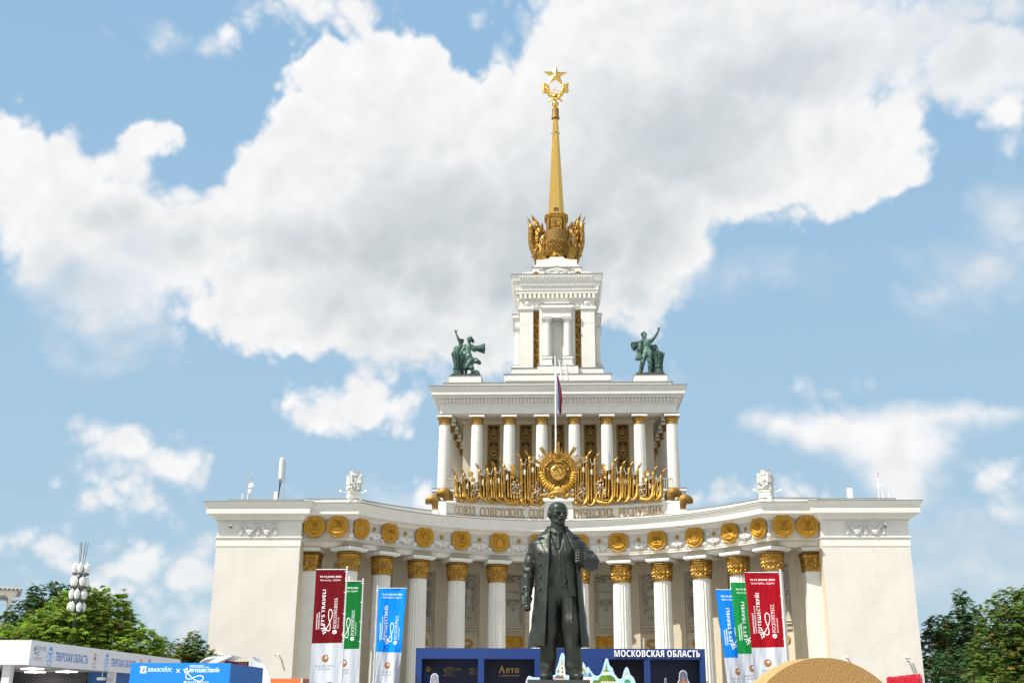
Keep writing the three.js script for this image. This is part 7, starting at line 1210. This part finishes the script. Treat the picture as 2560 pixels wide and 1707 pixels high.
{ // orange booth and feather flag
  const b = thing('exhibition_booth', 'orange booth with white lettering between the feather flag and the red banner', 'booth', [-13.6, 0, -54]);
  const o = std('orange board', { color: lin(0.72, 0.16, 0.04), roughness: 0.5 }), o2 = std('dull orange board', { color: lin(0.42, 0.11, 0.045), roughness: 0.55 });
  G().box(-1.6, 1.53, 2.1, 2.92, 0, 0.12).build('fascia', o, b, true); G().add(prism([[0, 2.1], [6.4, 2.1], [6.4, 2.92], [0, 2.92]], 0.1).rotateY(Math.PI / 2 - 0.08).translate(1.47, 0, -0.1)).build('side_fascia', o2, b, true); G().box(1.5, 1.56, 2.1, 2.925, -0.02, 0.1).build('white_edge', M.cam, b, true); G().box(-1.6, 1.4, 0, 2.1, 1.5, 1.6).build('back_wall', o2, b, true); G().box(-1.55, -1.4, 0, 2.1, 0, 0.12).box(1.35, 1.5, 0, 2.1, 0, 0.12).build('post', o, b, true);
  flat('fascia_print', 3.1, 0.8, print(620, 160, (g, W, h) => { g.fillStyle = '#e0713c'; g.fillRect(0, 0, W, h); g.fillStyle = '#fff'; g.font = 'bold 40px sans-serif'; fit(g, 'ОБЛАСТЬ', 120, 78, 200, 'left'); petals(g, 424, 66, 12); g.font = '26px serif'; fit(g, 'РОСКОНГРЕСС', 440, 74, 118, 'left'); }), -0.03, 2.51, 0.004, b);
  const f = thing('feather_flag', 'white feather flag with purple letters beside the bright blue cube booth', 'flag', [-12.84, 0, -48]);
  const edge = [[0, 3.63], [0.2, 3.59], [0.42, 3.43], [0.62, 3.12], [0.78, 2.78], [0.8, 2.4], [0.78, 1.6], [0.7, 0.7]], cl = new THREE.CatmullRomCurve3(edge.map((p) => new THREE.Vector3(p[0], p[1], 0)));
  const fpr = print(256, 512, (g, W, h) => { g.fillStyle = '#e4e5f2'; g.fillRect(0, 0, W, h); g.strokeStyle = '#3c3560'; g.lineWidth = 17; g.beginPath(); g.moveTo(78, 300); g.lineTo(78, 206); g.quadraticCurveTo(80, 184, 104, 184); g.quadraticCurveTo(124, 186, 124, 210); g.lineTo(124, 260); g.moveTo(166, 184); g.lineTo(150, 300); g.stroke(); });
  part('cloth', grid(14, 40, (u, v) => { const p = cl.getPoint(1 - v); return [p.x * u, p.y - 0.0 * u, 0.05 * Math.sin(u * 5 + v * 3)]; }), cloth('feather flag cloth', fpr), f);
  const fc = f.children[0].geometry, fp = fc.attributes.position; for (let i = 0; i < fp.count; i++) fc.attributes.uv.setXY(i, fp.getX(i) / 0.82, (fp.getY(i) - 0.7) / 2.95);
  G().add(hose([[-0.02, 0, 0, 0.03], [-0.02, 2, 0, 0.028], [-0.01, 3.63, 0, 0.022], [0.2, 3.6, 0, 0.018], [0.43, 3.44, 0, 0.016], [0.63, 3.13, 0, 0.014]], 8, 40)).build('pole', poleMat, f, true);
}
{ // tan arch at the lower right
  const stucco = std('tan textured plaster', { color: lin(0.43, 0.245, 0.085), roughness: 0.95, bumpMap: rep(grainTex, 1.9), bumpScale: 0.03 }), rim = std('smooth tan edge', { color: lin(0.46, 0.285, 0.11), roughness: 0.8 });
  const a = thing('arch_sculpture', 'big tan round arch with rough plaster face at the lower right', 'arch', [10.05, 0, -45], 0.27);
  const half = (r, n = 64) => Array.from({ length: n + 1 }, (_, i) => [Math.cos(Math.PI * i / n) * r, -0.15 + Math.sin(Math.PI * i / n) * r]);
  part('front_face', uvMetres(tidy(prism(half(3.68), 0.5).translate(0, 0, -0.25))), stucco, a);
  const ring = (r0, r1, z0, z1, m, n) => part(n, uvMetres(tidy(prism([...half(r1), ...half(r0).reverse()], z1 - z0).translate(0, 0, z0))), m, a);
  ring(3.66, 3.695, -0.26, 0.245, rim, 'edge_band'); ring(3.15, 3.7, -0.95, -0.28, rim, 'rear_band'); part('rear_face', uvMetres(tidy(prism(half(3.14), 0.3).translate(0, 0, -0.85))), stucco, a);
}
{ // red sign of upright slats
  const s = thing('slat_sign', 'red sign of uneven upright slats before the right pylon', 'sign', [17.5, 0, -60], -0.12);
  const red = std('red painted slat', { color: lin(0.62, 0.012, 0.03), roughness: 0.45 }), rand = rng(77);
  for (let i = 0; i < 22; i++) G().box(-0.82 + i * 0.075, -0.82 + i * 0.075 + 0.05 + rand() * 0.018, 2.35 + rand() * 0.5, 3.25 + i * 0.008 + rand() * 0.04, -0.08 - rand() * 0.06, 0).build('slat', red, s, true);
  G().box(-0.84, 0.86, 2.5, 3.22, 0.02, 0.06).build('backing', std('dark red board', { color: lin(0.2, 0.01, 0.015), roughness: 0.6 }), s, true); G().box(0.86, 0.93, 0, 3.4, -0.04, 0.1).box(-0.84, -0.78, 0, 2.5, 0, 0.06).build('post', M.steel, s, true); G().box(-0.8, 0.9, 2.15, 2.32, -0.05, 0.05).build('board', M.cam, s, true);
}
{ // candelabra lamp with tiers of globes
  const l = thing('street_lamp', 'tall lamp post with four tiers of white globes among the left trees', 'street lamp', [-33.37, 0.293, -77.6]); l.scale.setScalar(0.8168);
  const iron = std('grey cast iron', { color: lin(0.16, 0.165, 0.16), roughness: 0.6, metalness: 0.3 }), glass = std('white opal glass', { color: lin(0.82, 0.82, 0.8), roughness: 0.3 });
  G().bar([0, -0.43, 0], [0, 13.2, 0], 0.26, 12, 0.1).build('post', iron, l, true);
  for (let i = 0; i < 7; i++) { const a = i / 7 * 6.283; G().bar([Math.cos(a) * 0.16, 12.6, Math.sin(a) * 0.16], [Math.cos(a) * 0.34, 15.05, Math.sin(a) * 0.34], 0.025, 5).build('rod', iron, l, true); }
  const gl = lathe([[0.0, 0], [0.16, 0.02], [0.22, 0.2], [0.29, 0.5], [0.3, 0.68], [0.24, 0.86], [0.27, 0.88], [0.12, 1.02], [0.05, 1.08], [0.03, 1.2], [0, 1.2]], 16);
  [12.5, 11.42, 10.34, 9.28].forEach((y, t) => { for (let i = 0; i < 6; i++) { const a = (i + 0.5 * (t % 2)) / 6 * 6.283 + 0.3, x = Math.cos(a) * 0.56, z = Math.sin(a) * 0.56; const arm = group('lantern', l, [x, y - 0.12, z]); part('globe', gl, glass, arm).scale.setScalar(0.78); G().bar([0, -0.08, 0], [-x, -0.4, -z], 0.045, 6).at(new THREE.CylinderGeometry(0.2, 0.1, 0.14, 12), 0, -0.05, 0).build('bracket', iron, arm, true); } });
}
{ // white arcaded belvedere at the far left
  const b = thing('arcade_building', 'white building with an arcaded loggia and cornice at the far left edge', 'building', [-106.5, 0, -204], 0.46);
  const wh = M.trim, bay = 2.75, n = 6, xr = 6.2;
  G().box(-xr - 6, xr, 0, 16.3, -4, 8).box(-xr - 6.3, xr + 0.3, 15.9, 16.5, -4.3, 8.3).build('wall', std('pale painted wall', { color: lin(0.68, 0.68, 0.67), roughness: 0.9 }), b, true);
  for (const z of [3.7, -7.7]) for (let i = 0; i < 5; i++) { const x = xr - 0.5 - i * bay; G().add(new THREE.CylinderGeometry(0.36, 0.42, 3.1, 14).translate(x, 18.05, z)).build('column', wh, b, true); G().box(x - 0.5, x + 0.5, 19.6, 19.85, -z - 0.5, -z + 0.5).build('capital', wh, b, true); }
  for (const z of [3.7, -7.7]) { const sh = new THREE.Shape([[xr, 19.85], [xr, 21.3], [xr - 5 * bay, 21.3], [xr - 5 * bay, 19.85]].map((p) => new THREE.Vector2(...p))); for (let i = 0; i < 4; i++) { const h = new THREE.Path(); h.absarc(xr - 0.5 - (i + 0.5) * bay, 19.86, bay / 2 - 0.4, 0, Math.PI); sh.holes.push(h); } G().add(new THREE.ExtrudeGeometry(sh, { depth: 0.8, bevelEnabled: false }).translate(0, 0, z - 0.4)).build('arcade', wh, b, true); }
  for (let i = 1; i < 4; i++) G().add(new THREE.CylinderGeometry(0.36, 0.42, 3.1, 14).translate(xr - 0.5, 18.05, 3.7 - i * 2.85)).build('column', wh, b, true); G().box(xr - 0.9, xr - 0.1, 19.85, 21.3, -3.3, 7.3).build('side_arcade', wh, b, true);
  G().box(-xr - 6.4, xr + 0.4, 21.3, 21.6, -4.5, 8.5).box(-xr - 7, xr + 1.3, 21.9, 22.2, -5.4, 9.4).build('cornice', wh, b, true); G().box(-xr - 6.4, xr + 1.1, 21.6, 21.9, -5.1, 9).build('roof', M.lead, b, true);
  for (let i = 0; i < 16; i++) G().box(xr + 0.6 - i * 0.7, xr + 0.9 - i * 0.7, 21.62, 21.9, -5.25, -4.5).build('bracket', wh, b, true);
  for (let i = 0; i < 3; i++) { const w = group('window', b, [xr - 3 - i * 3.4, 14.2, 4.0]); G().box(-0.55, 0.55, -0.7, 0.7, -0.02, 0.1).build('pane', M.dark, w, true); G().box(-0.65, 0.65, 0.7, 0.82, -0.08, 0.1).box(-0.65, 0.65, -0.82, -0.7, -0.08, 0.1).build('frame', wh, w, true); }
}

// ---------------------------------------------------------------- trees
const leafletGeo = (() => { // a drooping hand of five leaflets
  const pos = [], tri = (a, b, c) => pos.push(...a, ...b, ...c);
  for (let i = 0; i < 5; i++) { const a = (i - 2) * 0.62, c = Math.cos(a), s = Math.sin(a), P = (x, y, z) => [x * c + z * s, y, -x * s + z * c], L = 1 - 0.12 * Math.abs(i - 2); tri(P(0, 0, 0), P(0.17, -0.06, 0.58 * L), P(0, -0.02, 0.6 * L)); tri(P(0, 0, 0), P(0, -0.02, 0.6 * L), P(-0.17, -0.06, 0.58 * L)); tri(P(0.17, -0.06, 0.58 * L), P(0, -0.28, L), P(0, -0.02, 0.6 * L)); tri(P(0, -0.02, 0.6 * L), P(0, -0.28, L), P(-0.17, -0.06, 0.58 * L)); }
  const g = new THREE.BufferGeometry(); g.setAttribute('position', new THREE.Float32BufferAttribute(pos, 3)); g.setAttribute('uv', new THREE.Float32BufferAttribute(new Float32Array(pos.length / 3 * 2), 2)); g.computeVertexNormals(); return g;
})();
const leafMat = Object.assign(new THREE.MeshPhysicalMaterial({ color: 0xffffff, roughness: 0.8, specularIntensity: 0.35, transmission: 0.35, side: THREE.DoubleSide }), { name: 'leaves' });
const bark = std('bark', { color: lin(0.09, 0.07, 0.05), roughness: 0.95, bumpMap: rep(lumpTex, 0.4), bumpScale: 0.04 });
function tree(label, x, Z, h, crown, tone, o = {}) { // crown: lobes [dx, y, dz, rx, ry]
  const k = o.push ?? 1, t = thing(o.name ?? 'broadleaf_tree', label, 'tree', [x * k, 1.6 * (1 - k), -Z * k]), rand = rng(Math.round(x * 31 + Z)), base = Math.max(1.2, h * 0.25);
  G().add(hose([[0, 0, 0, h * 0.035], [0.1, base, 0, h * 0.028], [0, h * 0.6, 0.1, h * 0.016], [0.05, h * 0.9, 0, 0.04]], 9, 14)).build('trunk', bark, t, true);
  crown.slice(0, 8).forEach(([dx, y, dz, r]) => G().add(hose([[0, base + (y - base) * 0.3, 0, h * 0.014], [dx * 0.5, y - r * 0.5, dz * 0.5, h * 0.009], [dx, y, dz, 0.03]], 6, 10)).build('limb', bark, t, true));
  const size = o.leaf ?? 0.34, spots = [];
  for (const [dx, y, dz, rx, ry] of crown) {
    const n = Math.round(1.7 * (o.dense ?? 60) * rx * (rx + ry) * (0.34 / size) ** 2);
    for (let i = 0; i < n; i++) {
      const th = rand() * 6.283, c = rand() * 2 - 1, s = Math.sqrt(1 - c * c), q = (0.55 + 0.5 * Math.sqrt(rand())) * (1 + 0.16 * noise3(dx + Math.cos(th) * 2, y + c * 2.5, Math.sin(th) * 2 + Z)), nx = Math.cos(th) * s, nz = Math.sin(th) * s;
      if (noise3((x + dx + nx * rx) * 0.9, (y + c * ry) * 0.9, (dz + nz * rx) * 0.9 + x) < -0.42 && q > 0.75) continue;
      spots.push([dx + nx * rx * q, y + c * ry * q, dz + nz * rx * q, nx, c, nz, q]);
    }
  }
  const m = new THREE.InstancedMesh(leafletGeo, leafMat, spots.length), M4 = new THREE.Matrix4(), Q = new THREE.Quaternion(), E = new THREE.Euler(), col = new THREE.Color();
  spots.forEach(([px, py, pz, nx, ny, nz], i) => {
    E.set((rand() - 0.4) * 0.9 - ny * 0.3, Math.atan2(nx, nz) + (rand() - 0.5) * 1.6, (rand() - 0.5) * 0.9, 'YXZ');
    M4.compose(new THREE.Vector3(px, py, pz), Q.setFromEuler(E), new THREE.Vector3(1, 1, 1).multiplyScalar(size * (0.75 + rand() * 0.6)));
    m.setMatrixAt(i, M4);
    const v = 0.75 + 0.5 * rand() + 0.25 * noise3(px * 0.6 + x, py * 0.6, pz * 0.6), brown = rand() < (o.brown ?? 0.02) * (1 + 2 * Math.max(0, noise3(px * 0.5, py * 0.5 + x, pz * 0.5))) ? 1 : 0;
    col.setRGB(lerp(tone[0], 0.2, brown * 0.8) * v, lerp(tone[1], 0.1, brown * 0.8) * v, lerp(tone[2], 0.02, brown * 0.8) * v);
    m.setColorAt(i, col);
  });
  m.name = 'crown'; m.userData.kind = 'stuff'; t.add(m);
  t.scale.setScalar(k);
}
const fresh = [0.175, 0.285, 0.012], deep = [0.035, 0.095, 0.02], mid = [0.075, 0.15, 0.012];
tree('large bright green chestnut tree in front of the lamp globes at the left', -34.7, 80, 10.4, [[0.5, 8.1, -0.4, 1.9, 1.8], [2.2, 7.9, 0, 2.0, 1.7], [-2.4, 5.7, 0.3, 2.2, 1.6], [2.9, 6.5, 0.2, 2.2, 1.8], [0.2, 6.2, 1.4, 3.0, 2.2], [-5.0, 5.6, 0, 2.2, 1.6], [4.9, 5.4, 0.6, 2.1, 1.6], [6.4, 4.4, 0.4, 1.5, 1.3], [0, 4.2, 0.4, 4.6, 2.0], [-4, 4.0, 0, 3, 1.8]], fresh, { brown: 0.04, dense: 70, name: 'chestnut_tree' });
tree('dark green tree rising behind the bright chestnut at the left', -46.3, 100, 12.4, [[0.2, 10.9, 0, 1.5, 1.3], [2.6, 11.0, 0, 1.4, 1.2], [-1.0, 9.4, 0, 1.7, 1.3], [-2.8, 8.2, 0, 1.4, 1.3], [1.2, 8.6, 0, 2.8, 2.2], [4.2, 9.6, 0, 1.8, 1.6], [0, 6.6, 0, 3.4, 2.0]], deep, { leaf: 0.42, dense: 52 });
tree('yellowish green tree with a drooping bough at the left edge before the white building', -43.6, 84, 7.6, [[0.6, 5.5, 0, 1.7, 0.9], [-1.6, 5.3, 0, 1.6, 0.9], [2.6, 5.4, 0, 1.7, 1.2], [0.4, 4.3, 0, 2.4, 1.2]], [0.15, 0.2, 0.025], { brown: 0.03, dense: 55 });
tree('low green tree between the chestnut and the left pylon', -37.6, 110, 7.9, [[0, 6.3, 0, 1.9, 1.4], [-2.2, 5.9, 0, 1.8, 1.4], [-4.6, 5.6, 0, 1.6, 1.3], [2, 5.6, 0, 1.7, 1.4], [-1, 4.4, 0, 4, 1.6]], mid, { brown: 0.12 });
tree('small pointed tree with brownish leaves close to the left pylon', -34.8, 108, 8.7, [[0, 7.6, 0, 0.7, 0.9], [0.2, 6.6, 0, 1.3, 1.1], [-0.8, 5.4, 0, 1.5, 1.3], [1.4, 5.6, 0, 1.2, 1.2], [0, 4.2, 0, 2.4, 1.4]], mid, { brown: 0.16 });
tree('small dark tree with brownish top touching the right pylon edge', 31.9, 98, 9.6, [[0, 8.2, 0, 1.2, 1.1], [1.0, 7.3, 0.4, 1.7, 1.3], [-0.6, 6.4, 0.4, 1.9, 1.6], [1.6, 5.4, 0.4, 2.2, 1.8], [0, 3.8, 0.5, 3.2, 2.2]], [0.045, 0.1, 0.015], { brown: 0.22, dense: 60, name: 'chestnut_tree', push: 1.28, leaf: 0.3 });
tree('slender dark tree with a tall open top behind the right chestnuts', 37.3, 107, 12.6, [[-0.2, 11.9, 0, 0.6, 0.85], [0.2, 10.8, 0, 1.0, 0.9], [-0.8, 9.8, 0.2, 1.0, 0.7], [0.7, 9.5, 0, 1.1, 0.9], [-1.6, 8.9, 0, 0.9, 0.55], [-0.2, 8.4, 0, 1.4, 1.0], [0.6, 7.0, 0, 2.2, 1.5], [-0.6, 5.2, 0, 3.0, 2.0]], deep, { leaf: 0.4, dense: 50 });
tree('full chestnut tree dotted with pale flower spikes at the right', 36.3, 92, 11.3, [[-0.4, 9.7, 0, 1.6, 1.3], [1.2, 9.9, 0.2, 1.4, 1.2], [-1.9, 8.3, 0.6, 1.7, 1.5], [1.8, 8.2, 0.4, 2.1, 1.7], [-0.2, 7.6, 1, 2.3, 1.9], [-2.4, 6.0, 0.8, 2.0, 1.8], [0.4, 5.6, 1.4, 2.6, 2.0], [2.8, 5.8, 0.4, 2.4, 2.0], [0, 3.8, 0.6, 4.2, 2.2]], [0.085, 0.155, 0.012], { brown: 0.08, dense: 56, name: 'chestnut_tree' });
tree('green tree at the far right edge of the picture', 39.6, 95, 11.5, [[-0.6, 10.3, 0, 1.2, 1.2], [0.4, 8.8, 0, 2.0, 1.7], [-1.2, 7.0, 0.4, 2.1, 1.8], [1.6, 6.4, 0.4, 2.4, 2.1], [0, 4.2, 0.6, 3.6, 2.4]], [0.055, 0.13, 0.015], { brown: 0.06, dense: 56 });
tree('low leafy tree in front of the right chestnuts', 33.0, 87, 6.6, [[-0.4, 5.0, 0, 1.8, 1.3], [1.6, 4.7, 0.4, 1.8, 1.4], [-1.6, 4.0, 0, 1.7, 1.4], [0.4, 3.2, 0.3, 3, 1.7]], [0.05, 0.125, 0.015], { brown: 0.05, dense: 60, push: 1.45, leaf: 0.26 });

// the pavilion's stages carry no name of their own: their pieces are the pavilion's parts
scene.updateMatrixWorld(true);
for (const name of ['entablature', 'colonnade_wall', 'terrace', 'portico', 'tower', 'gilded_banners']) for (const c of pav.children.filter((o) => o.name === name && !o.isMesh)) { for (const k of [...c.children]) pav.attach(k); pav.remove(c); }
for (const c of [...spire.children]) if (!c.isMesh) pav.attach(c);

scene.traverse((o) => { if (o.isMesh) { o.castShadow = true; o.receiveShadow = true; } });
renderer.render(scene, camera);
